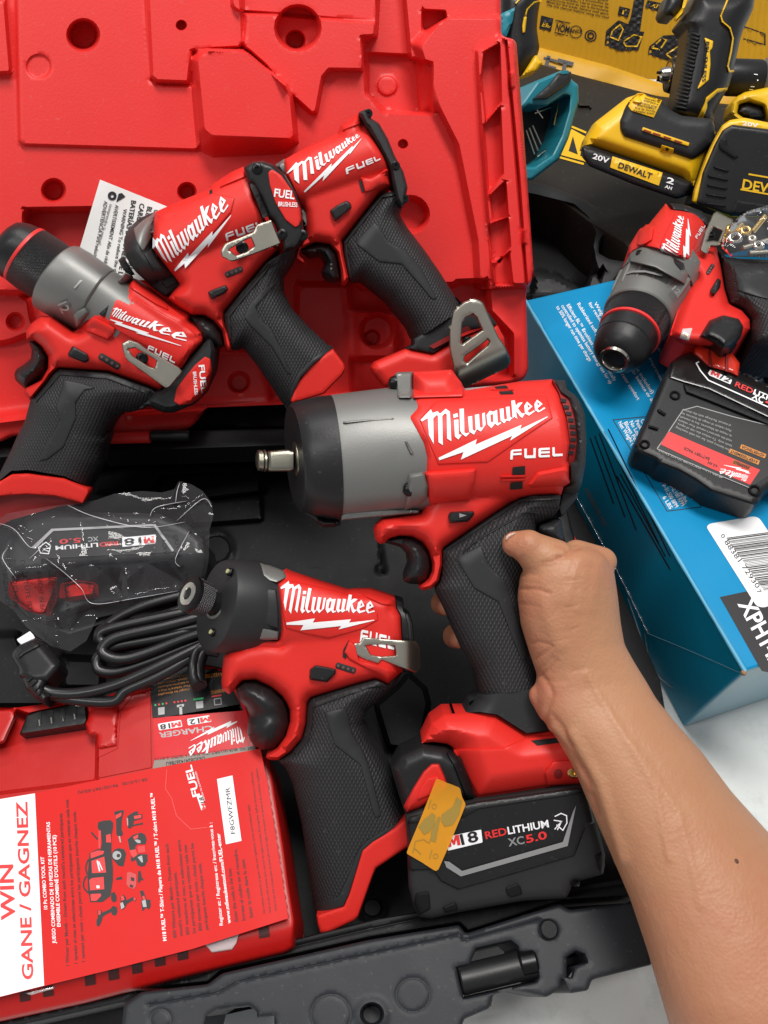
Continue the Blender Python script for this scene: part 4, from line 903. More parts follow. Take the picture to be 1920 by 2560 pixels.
plate('grille_rib', Surf(D, lambda x, y: hr2(x, y)*.9), strip(T('c8', 1318,385, 1335,450, 1338,540), 9), 5, RUB, dr, 3, 0, 6)
plate('clip_socket', ds, T('c8', 1000,520, 1040,560, 1060,640, 1180,670, 1285,705, 1220,770, 1180,735, 1000,640, 970,600), 9, RED, dr, 8, 2, 7)
v_ = Ink('socket_gap_shade', DARK, dr); v_.poly(ds, T('c8', 968,585, 1000,528, 1002,560, 985,635, 966,625), (), 3, 7); v_.done()
def clip(surf, ol, holes, parent, lift, mat=STEEL, name='belt_clip', bend=None, step=6):
    def H(x, y, d):
        h = surf.H(x, y)+lift
        if bend is not None: h = h+bend(x, y)
        return h+2*fil(d, 3)
    return relief(name, surf.pl, ol, H, parent, mat, None, step, holes, 5, None, (3,))
def thick(s_, m_=.0012):
    md = s_.obj.modifiers.new('t', 'SOLIDIFY'); md.thickness = m_; md.offset = -1; return s_
csf = Surf(D, lambda x, y: np.maximum(hr2(x, y)*.9, 40)+14)
def cb(x, y): u = (x-T('c8', 1230, 600)[0][0])/k8; return -26*np.clip((u-60)/100, 0, 1.3)**2*1.6+np.clip((-u-60)/100, -1, 0)*0
thick(clip(Surf(D, lambda x, y: 0*x+ 80*k8*2.05), T('c8', 1025,548, 1062,546, 1076,516, 1102,516, 1240,528, 1370,536, 1390,575, 1396,690, 1372,713, 1310,692, 1180,640, 1165,664, 1080,636, 1030,610), [T('c8', 1094,560, 1180,556, 1256,562, 1260,616, 1180,622, 1120,612)], dr, 6, bend=cb))
screwhead(Surf(D, lambda x, y: 0*x+74*k8*2), T('c8', 1140, 592)[0], 14, dr)
switch(ds, T('c8', 782,692, 815,668, 870,676, 930,690, 932,715, 880,766, 820,758, 780,750), dr, 18)
leds(ds, T('c8', 925, 668)[0], T('c8', 1040, 704)[0], 38*k8, dr)
relief('trigger', D, T('c8', 370,792, 420,755, 490,757, 580,797, 640,862, 670,940, 666,1010, 640,1080, 590,1132, 530,1142, 470,1112, 436,1050, 440,990, 450,940, 430,900, 395,870), lambda x, y, d: 72*fil(d, 58)-10*np.exp(-((y-T('c8', 0, 950)[0][1])/18)**2), dr, BLK, -50, 6, (), 5, None, (3, 8, 16))
og = T('c8', 772,880, 792,856, 1050,780, 1150,754, 1215,786, 1232,762, 1296,712, 1240,800, 1150,880, 1092,930, 1076,1000, 1112,1080, 1180,1180, 1242,1290, 1290,1420, 1312,1512, 1240,1562, 1092,1642, 1052,1692, 970,1900, 935,1960, 805,1990, 740,1550, 690,1330, 650,1240, 608,1200, 682,1152, 742,1080, 764,1000)
ogp = np.vstack([T('c8', 762,880, 780,840, 1050,740, 1150,700, 1350,640, 1240,800, 1150,880, 1092,930, 1076,1000, 1112,1080, 1180,1180, 1242,1290, 1290,1420, 1420,1800, 1200,2300, 850,2300, 740,1550, 690,1330, 650,1240, 600,1200, 670,1152, 732,1080, 752,1000)])
dg = relief('grip', D, og, groove(lambda x, y, d: 2+78*fil(d, 84), [T('c8', 790,900, 1000,822, 1150,792, 1200,800), T('c8', 780,1020, 790,900)], 4, 3), dr, GRIP, -75, 7, (), 3, ogp, (3, 8), 50)
plate('grip_rim', dg, strip(T('c8', 700,1160, 760,1080, 782,1000, 786,895, 1050,800, 1150,772, 1215,800), 16), 4, RUB, dr, 3, 0, 6)
plate('grip_panel', dg, T('c8', 862,930, 920,914, 985,906, 1000,960, 1022,1050, 1082,1140, 1120,1250, 1182,1502, 1150,1518, 1130,1480, 1062,1222, 920,1112), 4, RUB, dr, 4, 3, 7)
plate('grip_band', dg, T('c8', 806,1990, 850,1978, 940,1950, 985,1860, 1052,1692, 1092,1644, 1312,1510, 1316,1540, 1130,1650, 1075,1700, 1000,1940, 970,2002, 822,2055), 3, RUB, dr, 3, 2, 7, sharp=30)
of = T('c8', 1312,1514, 1332,1570, 1352,1650, 1336,1668, 1150,1792, 1130,1840, 1052,2060, 1030,2082, 882,2152, 842,2150, 826,2100, 820,2052, 970,2002, 1000,1932, 1072,1692, 1130,1642, 1250,1572)
relief('foot', D, of, lambda x, y, d: 76+8*fil(d, 8), dr, RED, -84, 7, (), 3, None, (3, 8))
# ------------------------------------------------------------------ drill leaning in the lid, left
LT = LID.off(.036)
ld = thing('cordless_drill', 'red cordless drill with grey gearcase and black keyless chuck, leaning in the lid at left', 'drill', LT.V(250, 850, -60))
k3 = .4822
def st3(a, b, dep, bx=0, by=0, hc=0):
    q = T('c3', *a, *b); return (q[0][0], q[0][1], q[1][0], q[1][1], dep*k3, bx*k3, by*k3, hc)
loft('chuck_nose', LT, [st3((60,95), (-70,260), 80, -12, -18), st3((100,78), (-60,300), 130, -20, -30), st3((130,80), (-40,325), 150, -24, -36), st3((170,90), (-10,345), 156, -25, -38), st3((222,112), (20,362), 160, -25, -38)], ld, BLK, 48, 2)
loft('chuck_ring', LT, [st3((220,110), (20,362), 161, -25, -38), st3((226,112), (22,366), 163, -25, -38), st3((238,118), (32,372), 163, -25, -38), st3((240,122), (36,374), 160, -25, -38)], ld, REDINK, 48, 2)
loft('chuck_sleeve', LT, [st3((238,120), (34,374), 160, -25, -38), st3((300,158), (92,420), 164, -24, -36), st3((380,212), (170,465), 162, -22, -34), st3((392,222), (182,470), 150, -22, -34)], ld, KNURL, 56, 2)
loft('gear_collar', LT, [st3((372,218), (178,455), 150, -30, -40), st3((402,206), (170,500), 186, -34, -50), st3((420,208), (176,512), 190, -34, -50), st3((470,236), (260,560), 196, -30, -46), st3((592,322), (392,632), 200, -24, -40), st3((598,328), (398,634), 194, -22, -36)], ld, GUN, 56, 2.1)
loft('gearcase', LT, [st3((592,328), (396,630), 188, -20, -34), st3((660,372), (460,680), 188, -14, -24), st3((760,430), (560,740), 186, 0, 0)], ld, GUN, 48, 2.1)
gw = Ink('torque_marks', GREYINK, ld)
gcol = Surf(LT, lambda x, y: headH(T('c3', 290, 360)[0], T('c3', 500, 480)[0], 178*k3, 184*k3, 188*k3, 200*k3)(x, y))
gw.text(gcol, '12', T('c3', 300, 500)[0], T('c3', 322, 548)[0], 22, .02, 0, 3); gw.line(gcol, T('c3', 385,415, 430,365, 480,330, 545,302), 5, 4, 8); gw.done()
hl = headH(T('c3', 480, 490)[0], T('c3', 1040, 800)[0], 178*k3, 168*k3, 180*k3, 150*k3, 2.2)
ol3 = T('c3', 688,360, 762,410, 880,502, 985,550, 990,582, 1082,640, 1045,700, 1020,722, 965,785, 900,880, 832,952, 782,932, 562,852, 302,832, 272,860, 240,905, 160,1002, 124,962, 130,930, 212,890, 246,832, 246,772, 215,722, 170,682, 136,682, 134,640, 160,600, 212,558, 262,560, 380,640, 415,625, 432,590, 482,545, 505,535, 575,455, 630,420)
l3 = relief('red_housing', LT, ol3, lambda x, y, d: np.maximum(hl(x, y)*fil(d+8, 22)+4*fil(d, 5), 74*fil(d, 40, 2.4)), ld, RED, -60, 8, (), 3, None, (3, 8, 18))
plate('gearcase_boss', l3, T('c3', 610,380, 650,332, 688,352, 690,365, 640,412), 8, GUN, ld, 6, 2, 6); plate('gearcase_boss', l3, T('c3', 378,560, 400,535, 440,515, 462,545, 425,600, 395,620), 8, GUN, ld, 6, 2, 6)
plate('badge_panel', l3, T('c3', 600,455, 660,440, 800,520, 985,620, 1050,690, 1000,740, 940,830, 760,720, 610,640, 560,590), 4, RED, ld, 5, 3, 7)
plate('mounting_boss', l3, T('c3', 440,600, 480,560, 600,620, 600,650, 560,690, 440,640), 12, RED, ld, 10, 3, 7); plate('top_ridge', l3, T('c3', 690,362, 760,412, 870,500, 880,540, 800,500, 660,410), 6, RED, ld, 8, 2, 7)
plate('housing_window', l3, T('c3', 500,540, 540,468, 576,456, 580,472, 542,570), 3, BLK, ld, 3, 2, 6)
ink = Ink('white_lettering', WHITE, ld); script_logo(ink, Surf(LT, lambda x, y: l3.H(x, y)+4), T('c3', 588,522, 967,690, 572,578, 940,714), 2, 7); fuel_logo(ink, Surf(LT, lambda x, y: l3.H(x, y)+4), T('c3', 770,712, 915,780, 905,806, 762,738), 2, 7); ink.done()
oc = T('c3', 1082,640, 1120,680, 1127,740, 1112,850, 1062,960, 1002,1020, 900,1062, 850,1062, 770,1030, 700,1055, 790,948, 835,938, 900,880, 965,785, 1045,700)
c3s = relief('motor_cap', LT, oc, lambda x, y, d: 62*fil(d, 16, 2.0)+4, ld, RUB, -60, 7, (), 4, None, (3, 8, 16))
dsk = plate('cap_badge', c3s, T('c3', 1062,768, 1092,782, 1100,850, 1080,925, 1040,985, 990,1016, 930,1024, 900,1005, 912,940, 955,880, 1010,812), 4, RED, ld, 4, 3, 7)
ci = Ink('cap_lettering', WHITE, ld); q = T('c3', 1030,815, 1045,960, 1000,850, 1010,970); ci.text(dsk, 'FUEL', q[0], q[1], 14, .03); ci.text(dsk, 'BRUSHLESS', q[2], q[3], 8, .02); ci.done()
thick(clip(Surf(LT, lambda x, y: 0*x+88), T('c3', 630,702, 668,682, 720,700, 765,735, 850,780, 935,830, 946,850, 905,900, 880,930, 860,936, 760,862, 660,790, 640,752), [T('c3', 666,732, 702,725, 760,758, 812,790, 800,832, 770,820, 690,768)], ld, 14))
screwhead(Surf(LT, lambda x, y: 0*x+88), T('c3', 738, 780)[0], 13, ld); leds(l3, T('c3', 512, 762)[0], T('c3', 622, 828)[0], 40*k3, ld)
switch(l3, T('c3', 350,755, 376,712, 455,755, 466,790, 440,806, 352,768), ld, 14)
relief('trigger', LT, T('c3', 145,688, 182,690, 225,730, 248,780, 236,840, 202,880, 132,942, 80,895, 73,860, 85,835, 122,812, 160,780, 165,735), lambda x, y, d: 62*fil(d, 44), ld, BLK, -40, 6, (), 5, None, (3, 8, 16))
g3 = np.vstack([T('c3', 158,995, 240,905, 275,862, 302,836, 562,856, 790,945, 840,1000, 700,1055, 640,1062, 590,1092, 560,1140, 538,1190), T('c7', 590,0, 560,90, 545,180, 482,300, 350,240, 150,206, 60,212, 0,262, -90,310, 0,220, 60,100, 90,30), T('c3', 130,1100)])
g3p = np.vstack([T('c3', 150,985, 230,895, 270,840, 302,816, 562,816, 900,900, 900,1010, 700,1055, 640,1062, 590,1092, 560,1140, 538,1190), T('c7', 590,0, 560,90, 545,180, 482,300, 400,700, -200,700, -90,310, 0,220, 60,100, 90,30), T('c3', 130,1100)])
gg = relief('grip', LT, g3, groove(lambda x, y, d: 2+74*fil(d, 88), [T('c3', 180,985, 310,858, 560,880, 790,965)], 4, 3), ld, GRIP, -70, 7, (), 3, g3p, (3, 8), 50)
plate('grip_rim', gg, strip(T('c3', 168,1005, 250,915, 305,850, 560,872, 780,955), 16), 4, RUB, ld, 3, 0, 6)
plate('grip_panel', gg, np.vstack([T('c3', 330,888, 420,905, 500,935, 440,945, 392,1010, 395,1090, 330,1240), T('c7', 260,150, 215,160, 215,150), T('c3', 240,1220, 310,1110, 288,1028)]), 3, RUB, ld, 4, 2, 7)
f3 = T('c7', -90,300, 0,270, 60,234, 150,228, 350,254, 482,312, 486,330, 452,392, 400,376, 300,350, 150,340, 50,346, 0,352, -90,380)
relief('foot', LT, f3, lambda x, y, d: 74+6*fil(d, 6), ld, RED, -40, 7, (), 3, None, (3,))
relief('battery_opening', LT, T('c7', -90,375, 50,342, 150,336, 300,346, 450,388, 380,400, 330,405, 60,480, -90,560), lambda x, y, d: 0*x+52, ld, DKRED, -40, 9)
# ------------------------------------------------------------------ driver in the middle of the lid
MT = LID.off(.040)
md_ = thing('impact_driver', 'red impact driver with black nose, middle of the three tools in the lid', 'impact driver', MT.V(560, 760, -60))
hm = headH(T('c3', 740, 240)[0], T('c1', 1090, 830)[0], 150*k3*1.05, 178*.6028*.95, 86, 92, 2.2)
nm = T('c3', 806,18, 722,52, 665,108, 642,165, 642,240, 702,330, 800,420, 855,458, 890,440, 942,400, 905,340, 782,210, 790,120)
ms = relief('nose_cap', MT, nm, lambda x, y, d: np.maximum(hm(x, y), 10)*fil(d+4, 40)+6*fil(d, 6), md_, RUB, -60, 7, (), 3, None, (3, 8, 18))
plate('gearcase_ear', ms, T('c3', 692,108, 750,55, 806,18, 802,130, 742,232, 706,172), 5, GUN, md_, 4, 2, 6)
plate('nose_pad', ms, T('c3', 742,236, 800,200, 880,300, 930,385, 860,420, 780,300), 5, RUB, md_, 5, 2, 6)
loft('collet', MT, [st3((640,250), (700,345), 44), st3((620,262), (676,352), 46), st3((612,272), (660,350), 40)], md_, KNURL, 36, 2)
om = np.array([(385.8,530.5),(455,500),(524,473),(530,461),(579,429),(609,416),(627,452),(640,500),(654,524),(663,549),(680,590),(701.6,623.7),(665,657),(562,780),(562,800),(566.6,819),(575,835),(581,857),(581,874),(570,880),(560,862),(554.5,828.6),(535,804.5),(511,790),(477,787.6),(450,770),(419.5,746.6),(432,728),(448.4,710.5),(415,665),(381,621),(384,570)])
m3 = relief('red_housing', MT, om, lambda x, y, d: np.maximum(hm(x, y)*fil(d+8, 22)+4*fil(d, 5), 74*fil(d, 40, 2.4)), md_, RED, -60, 8, (), 3, None, (3, 8, 18))
plate('badge_panel', m3, np.vstack([T('c3', 800,205), T('c1', 650,885, 880,800, 975,820, 960,880, 850,1010, 720,1135), T('c3', 905,330)]), 4, RED, md_, 5, 3, 7)
plate('motor_shroud', m3, T('c1', 905,775, 960,715, 1005,695, 1025,735, 940,770, 880,800), 7, RED, md_, 9, 2, 7)
v_ = Ink('vent_slot_shade', DARK, md_); v_.poly(m3, T('c1', 868,790, 880,785, 880,825, 868,828), (), 2); v_.done()
ink = Ink('white_lettering', WHITE, md_); ms3 = Surf(MT, lambda x, y: m3.H(x, y)+4)
script_logo(ink, ms3, np.vstack([T('c3', 790,208), T('c1', 948,852), T('c3', 905,325), T('c1', 958,892)]), 2, 7); fuel_logo(ink, m3, T('c1', 932,972, 1088,915, 1098,940, 940,1000), 2, 7); ink.done()
cm = np.vstack([T('c4', 20,458, 70,425, 130,418, 192,440, 262,502, 322,602, 357,702, 364,790, 372,850, 345,905, 320,930, 248,945, 240,880, 190,760, 165,745, 120,640, 70,555, 46,548)])
ms4 = relief('motor_cap', MT, cm, lambda x, y, d: 86+20*fil(d, 12), md_, BLK, -50, 7, (), 4, None, (3, 8))
v_ = Ink('vent_slot_shade', DARK, md_); v_.poly(ms4, T('c4', 50,548, 76,545, 110,610, 165,738, 132,750, 100,660), (), 2); v_.done()
dk = plate('cap_badge', ms4, T('c4', 160,490, 172,472, 192,470, 240,502, 300,590, 350,700, 356,758, 340,795, 318,806, 262,762, 202,662, 170,562), 4, RED, md_, 4, 4, 7)
ci = Ink('cap_lettering', WHITE, md_); q = T('c4', 195,625, 312,640, 220,680, 330,685); ci.text(dk, 'FUEL', q[0], q[1], 20, .03); ci.text(dk, 'BRUSHLESS', q[2], q[3], 11, .02); ci.done()
for c in (T('c4', 100, 468)[0], T('c4', 245, 845)[0], T('c4', 362, 850)[0]): screwhead(ms4, c, 11, md_)
thick(clip(Surf(MT, lambda x, y: 92+0*x), T('c1', 915,1040, 932,1010, 1050,962, 1062,932, 1126,910, 1145,960, 1166,1010, 1060,1052, 962,1086, 920,1066), [T('c1', 950,1035, 1000,1005, 1040,985, 1055,1020, 1020,1045, 978,1060)], md_, 16))
screwhead(Surf(MT, lambda x, y: 92+0*x), T('c1', 1005, 1028)[0], 13, md_); leds(m3, T('c3', 1166, 350)[0], T('c3', 1260, 312)[0], 34*k3, md_)
switch(m3, T('c3', 1075,435, 1110,418, 1170,396, 1186,420, 1165,446, 1095,476), md_, 14)
relief('trigger', MT, T('c3', 985,560, 1060,558, 1122,595, 1152,652, 1165,715, 1130,730, 1080,700, 1040,690, 1010,640), lambda x, y, d: 60*fil(d, 34), md_, BLK, -40, 6, (), 5, None, (3, 8))
gm = np.array([(559,785),(600,735),(665,657),(708.5,630),(739,622),(735,650),(708,689),(708,728),(730,771),(774,819),(830,871),(805,888),(774,910),(734.5,966),(726,1005),(719,1027),(695.5,992.5),(643,914),(609,871),(583,877),(572,850),(562,812)])
gmp = np.array([(549,785),(590,725),(655,647),(700,600),(790,600),(735,650),(708,689),(708,728),(730,771),(774,819),(980,980),(850,1200),(695.5,992.5),(643,914),(609,871),(573,877),(562,850),(552,812)])
mg = relief('grip', MT, gm, groove(lambda x, y, d: 2+74*fil(d, 66), [np.array([(575,800),(675,672),(715,645)])], 4, 3), md_, GRIP, -66, 7, (), 3, gmp, (3, 8), 50)
plate('grip_rim', mg, strip(np.array([(576,850),(570,790),(610,740),(672,665),(715,642)]), 9), 4, RUB, md_, 3, 0, 6)
plate('grip_panel', mg, T('c4', 52,1240, 120,1170, 200,1112, 222,1116, 92,1262, 116,1330, 186,1392, 212,1450, 300,1660, 272,1642, 182,1492, 62,1372, 20,1322), 3, RUB, md_, 4, 2, 7)
plate('grip_band', mg, strip(T('c4', 280,1835, 300,1740, 340,1660, 420,1575, 530,1490), 12), 4, RUB, md_, 3, 0, 6)
relief('foot', MT, T('c4', 536,1502, 600,1590, 606,1620, 590,1652, 482,1762, 302,1816, 292,1802, 312,1722, 400,1592), lambda x, y, d: 64+8*fil(d, 8), md_, RED, -66, 7, (), 3, None, (3, 7))
# ------------------------------------------------------------------ compact wrench at the right of the lid
UT = LID.off(.034)
up = thing('impact_wrench', 'red compact wrench with wide steel belt hook, rightmost tool in the lid', 'impact wrench', UT.V(930, 700, -50))
hu = headH(T('c4', 280, 560)[0], T('c4', 850, 340)[0], 170*.434, 180*.434, 78, 84, 2.2)
ou = T('c4', 255,412, 400,330, 560,262, 582,212, 682,140, 716,210, 762,282, 836,402, 862,462, 882,562, 870,576, 812,602, 592,882, 602,962, 632,1092, 612,1132, 582,1122, 576,1052, 556,952, 512,902, 432,892, 352,930, 345,960, 385,1005, 360,1008, 318,980, 340,902, 372,852, 357,722, 302,592, 262,502)
u3 = relief('red_housing', UT, ou, lambda x, y, d: np.maximum(hu(x, y)*fil(d+8, 22)+4*fil(d, 5), 68*fil(d, 36, 2.4)), up, RED, -60, 8, (), 3, None, (3, 8, 18))
plate('motor_shroud', u3, T('c4', 566,262, 590,212, 682,145, 712,205, 640,232), 6, RED, up, 9, 2, 7)
relief('gearcase_ear', UT, T('c4', 205,440, 256,408, 290,470, 300,520, 240,500), lambda x, y, d: 30*fil(d, 10), up, GUN, -40, 7); relief('gearcase_ear', UT, T('c4', 330,640, 384,700, 416,762, 405,800, 365,815, 340,740), lambda x, y, d: 50*fil(d, 8), up, GUN, -20, 7)
ink = Ink('white_lettering', WHITE, up); script_logo(ink, u3, T('c4', 268,490, 690,276, 371,598, 700,290), 2, 7); fuel_logo(ink, u3, T('c4', 605,465, 800,388, 810,412, 614,498), 2, 7); ink.done()
hq = headH(T('c4', 700, 420)[0], T('c4', 1000, 330)[0], 190*.434, 200*.434, 84, 70)
ocu = T('c4', 682,140, 722,122, 742,140, 752,172, 800,202, 852,292, 892,392, 942,482, 966,572, 956,622, 952,672, 930,692, 900,642, 882,562, 862,462, 832,402, 770,292, 716,206)
u4 = relief('motor_cap', UT, ocu, lambda x, y, d: 62+22*fil(d, 9), up, RUB, -60, 7, (), 4, None, (3, 8))
v_ = Ink('vent_slot_shade', DARK, up)
for p in (T('c4', 722,205, 745,208, 790,285, 770,290), T('c4', 775,296, 795,292, 822,345, 808,352), T('c4', 812,358, 826,352, 838,385, 828,392)): v_.poly(u4, p, (), 2)
v_.done()
for c in (T('c4', 738, 150)[0], T('c4', 896, 450)[0], T('c4', 948, 640)[0]): screwhead(u4, c, 9, up)
plate('air_duct', u3, T('c4', 690,510, 752,516, 845,462, 862,465, 880,560, 735,604, 714,602), 10, RED, up, 9, 2, 7)
v_ = Ink('vent_slot_shade', DARK, up); v_.poly(u3, T('c4', 682,525, 704,538, 730,592, 702,598), (), 3); v_.done()
switch(u3, T('c4', 514,706, 560,672, 616,645, 640,664, 646,690, 546,772), up, 14)
relief('trigger', UT, T('c4', 348,940, 392,910, 462,890, 522,902, 560,950, 580,1100, 542,1126, 492,1106, 468,1060, 486,1010, 460,962, 400,975), lambda x, y, d: 56*fil(d, 30), up, BLK, -40, 6, (), 5, None, (3, 8))
gu = T('c4', 596,882, 812,606, 886,596, 932,692, 922,732, 962,802, 1062,932, 1152,1062, 1232,1192, 1284,1244, 1282,1272, 1012,1452, 996,1442, 970,1382, 850,1232, 702,1112, 642,1112, 620,1052, 600,962)
gup = T('c4', 580,882, 800,590, 860,540, 1000,600, 922,732, 962,802, 1062,932, 1152,1062, 1232,1192, 1500,1600, 1150,1800, 970,1382, 850,1232, 702,1112, 622,1125, 600,1052, 584,962)
ug = relief('grip', UT, gu, groove(lambda x, y, d: 2+68*fil(d, 62), [T('c4', 622,900, 825,640, 905,625), T('c4', 640,1090, 625,960, 622,900)], 4, 3), up, GRIP, -60, 7, (), 3, gup, (3, 8), 50)
plate('grip_rim', ug, strip(T('c4', 640,1100, 612,960, 606,890, 818,622, 895,610), 9), 4, RUB, up, 3, 0, 6)
plate('grip_panel', ug, T('c4', 655,888, 772,768, 800,800, 852,882, 960,936, 1042,1032, 1136,1206, 1114,1230, 1040,1140, 930,1016, 800,1002), 3, RUB, up, 4, 2, 7)
relief('grip_collar', UT, T('c4', 1000,1446, 1282,1264, 1430,1290, 1482,1362, 1300,1402, 1200,1470, 1112,1532, 958,1500, 1000,1480), lambda x, y, d: 50+8*fil(d, 8), up, RUB, -50, 7, (), 3, None, (3,))
fu = relief('foot', UT, T('c4', 760,1612, 780,1582, 960,1503, 1112,1532, 1232,1460, 1482,1364, 1522,1440, 1532,1602, 1302,1722, 832,1722, 768,1642), lambda x, y, d: 44+16*fil(d, 22, 1.5), up, RED, -60, 7, (), 4, None, (3, 8, 16))
v_ = Ink('foot_slot_shade', DKRED, up); v_.poly(Surf(UT, lambda x, y: 60+0*x), T('c4', 1090,1486, 1310,1368, 1330,1390, 1115,1502), (), 2); v_.done()
cu = T('c4', 1230,1292, 1290,1240, 1350,1220, 1392,1240, 1440,1350, 1482,1440, 1536,1520, 1550,1572, 1532,1602, 1292,1716, 1252,1672, 1212,1502, 1210,1402)
def cb2(x, y): q = (x-T('c4', 1290, 1690)[0][0])*-.42+(y-T('c4', 1290, 1690)[0][1])*-.9; return np.where(q < 40, -((40-q)/40)**2*34, 0)
thick(clip(Surf(UT, lambda x, y: 92+0*x), cu, [T('c4', 1272,1350, 1292,1315, 1340,1297, 1366,1320, 1402,1396, 1282,1482, 1262,1472), T('c4', 1284,1542, 1425,1440, 1442,1460, 1430,1486, 1302,1592, 1280,1572)], up, 10, name='belt_hook', bend=cb2), .0014)
screwhead(Surf(UT, lambda x, y: 62+0*x), T('c4', 1310, 1465)[0], 13, up)
# ------------------------------------------------------------------ warning leaflet tucked behind the driver
LP = LID.off(.012); wl = thing('leaflet', 'white folded warning leaflet tucked between the drill and the middle driver in the lid', 'leaflet', LP.V(300, 560, 0))
sh = relief('sheet', LP, T('c1', 415,745, 690,855, 760,1000, 640,1161, 280,1161, 330,1030), lambda x, y, d: 3*np.sin((x+y)*.02), wl, PAPER, -3, 14)
k = Ink('printing', BLKINK, wl)
for s_, a, b, h, bo2 in (("BATERÍAS DE IONES DE LITIO", (545,830), (480,1190), 12, .02), ("CARGADOR Y BATERÍA", (580,842), (525,1130), 12, .02), ("BLOC-PILES", (612,855), (580,980), 12, .02), ("CHARGER", (640,868), (620,960), 12, .02), ("WARNING To reduce the risk of injury,", (512,865), (452,1230), 9, .012), ("AVERTISSEMENT Afin de réduire", (478,848), (425,1120), 9, .012), ("comprendre le manuel.", (455,845), (405,1015), 8, .0), ("ADVERTENCIA Para reducir el riesgo", (432,832), (372,1140), 9, .012)):
    q = T('c1', *a, *b); k.text(sh, s_, q[0], q[1], h, bo2)
k.poly(sh, T('c1', 482,838, 520,815, 505,800, 492,803), (), 1.6); c = T('c1', 465, 812)[0]; k.poly(sh, ell(c[0], c[1], 11), [ell(c[0], c[1]+1, 4)], 1.6)
k.done()
SLOTR = M('slot_shade_red', (.045, .002, .002), .6)  # flat dark patches painted as the shade inside the air slots
# ------------------------------------------------------------------ charger in the base
CH = Plane(450, 1950, z=.080, n=(0, 0, 1))
ch = thing('battery_charger', 'red battery charger with dark label and black power cord, lying in the black base', 'charger', CH.V(300, 2050, -240))
oc_ = np.vstack([[(-420, 1790), (-60, 1770)], T('c9', 80,40, 470,-10), T('c7', 730,1420, 815,1400, 800,1290, 1000,1240, 1220,1290, 1330,1420), T('c9', 1300,60, 1345,290, 1400,300, 1478,780, 1500,950, 1530,1140, 1522,1285, 1480,1310, 1000,1425, 440,1570, 0,1665, -500,1760)])
FR = T('c9', -900,1700, 0,1480, 1500,1130, 1560,1100)
slots = [T('c9', a, b, a+52, b-13, a+60, b+42, a+4, b+52) for a, b in ((438,1432), (560,1404), (682,1370), (800,1332), (918,1300), (1340,1185), (220,1490), (100,1515))]
def Hch(x, y, d):
    h = 14*fil(d, 10)
    yy = np.interp(x, FR[:, 0], FR[:, 1]); h = h-40*sstep((y-yy-20)/90)
    h = h-55*sstep(sdist(x, y, T('c9', -300,60, 60,50, 150,75, 440,10, 470,120, 505,200, 500,420, -300,520))/10+.5)
    return h
chs = relief('body', CH, oc_, Hch, ch, CHRED, -230, 9, (), 8, None, (4, 9), feats=[(T('c9', -300,60, 60,50, 150,75, 440,10, 470,120, 505,200, 500,420, -300,520), 10)])
plate('left_rail', Surf(CH, lambda x, y: 0*x+6), T('c9', -300,40, 0,50, 80,45, 78,90, 20,220, -300,300), 12, CHRED, ch, 8, 4, 8)
post = relief('contact_post', CH, T('c9', 440,120, 452,100, 470,10, 600,-40, 620,10, 610,240, 500,262, 500,185, 455,180), lambda x, y, d: 24*fil(d, 9), ch, CHRED, -70, 8, (), 3, None, (4,))
relief('scoop', CH, T('c9', 610,250, 625,60, 690,-30, 780,-40, 785,350, 510,405, 505,300), lambda x, y, d: 16-22*fil(d, 60), ch, CHRED, -40, 8, (), 3, None, (4,))
tb = relief('terminal_block', CH, T('c9', 100,180, 140,78, 200,55, 440,8, 452,100, 440,128), lambda x, y, d: 10*fil(d, 5), ch, BLK, -60, 8, (), 2, None, (3,))
k = Ink('terminal_slot_shade', DARK, ch); kw = Ink('terminal_pin', CHROME, ch)
for a, b in ((200,100), (262,88), (322,76), (382,66)):
    k.poly(tb, T('c9', a-10,b-30, a+12,b-34, a+16,b+20, a-6,b+24), (), 2); kw.line(tb, T('c9', a+2,b+2, a+6,b+34), 3.4, 4)
k.done(); kw.done()
lb1 = Ink('black_label', M('label_black', (.010, .009, .010), .28), ch); lb1.poly(chs, T('c7', 818,1392, 1000,1340, 1215,1300, 1330,1520, 832,1560), (), 1.5); lb1.poly(chs, T('c7', 780,1330, 1000,1240, 1215,1290, 1215,1310, 818,1398), (), 1.2); lb1.done()
lb2 = Ink('red_label', M('label_red', (.62, .012, .018), .28), ch); lb2.poly(chs, T('c9', 795,98, 1268,18, 1320,235, 1135,268, 800,312), (), 1.5); lb2.done()
lb3 = Ink('grey_label', M('label_grey', (.26, .21, .18), .4), ch); lb3.poly(chs, T('c9', 800,312, 1135,268, 1320,235, 1326,262, 1140,290, 792,356), (), 1.4); lb3.done()
w1 = Ink('white_lettering', WHITE, ch); kk = Ink('black_lettering', BLKINK, ch); rr_ = Ink('red_lettering', REDINK, ch); gg_ = Ink('grey_lettering', GREYINK, ch); oo = Ink('orange_lettering', ORINK, ch)
script_logo(w1, chs, T('c9', 1270,195, 978,248, 1230,112, 988,212), 3, 7)
w1.poly(chs, T('c9', 970,98, 1085,78, 1098,112, 975,132), (), 2.2, 8, 3); w1.poly(chs, T('c9', 818,124, 938,103, 946,138, 826,158), (), 2.2, 8, 3)
q = T('c9', 1090,84, 1036,92, 1032,94, 980,103, 936,110, 886,118, 880,120, 828,129)
block_m(rr_, chs, q[0], q[1], 12, 3.4); kk.text(chs, '12', q[2], q[3], 12, .05, 0, 3.2); block_m(rr_, chs, q[4], q[5], 12, 3.4); kk.text(chs, '18', q[6], q[7], 12, .05, 0, 3.2)
q = T('c9', 1100,132, 822,170); gg_.text(chs, 'CHARGER', q[0], q[1], 13, .03, 0, 1.9)
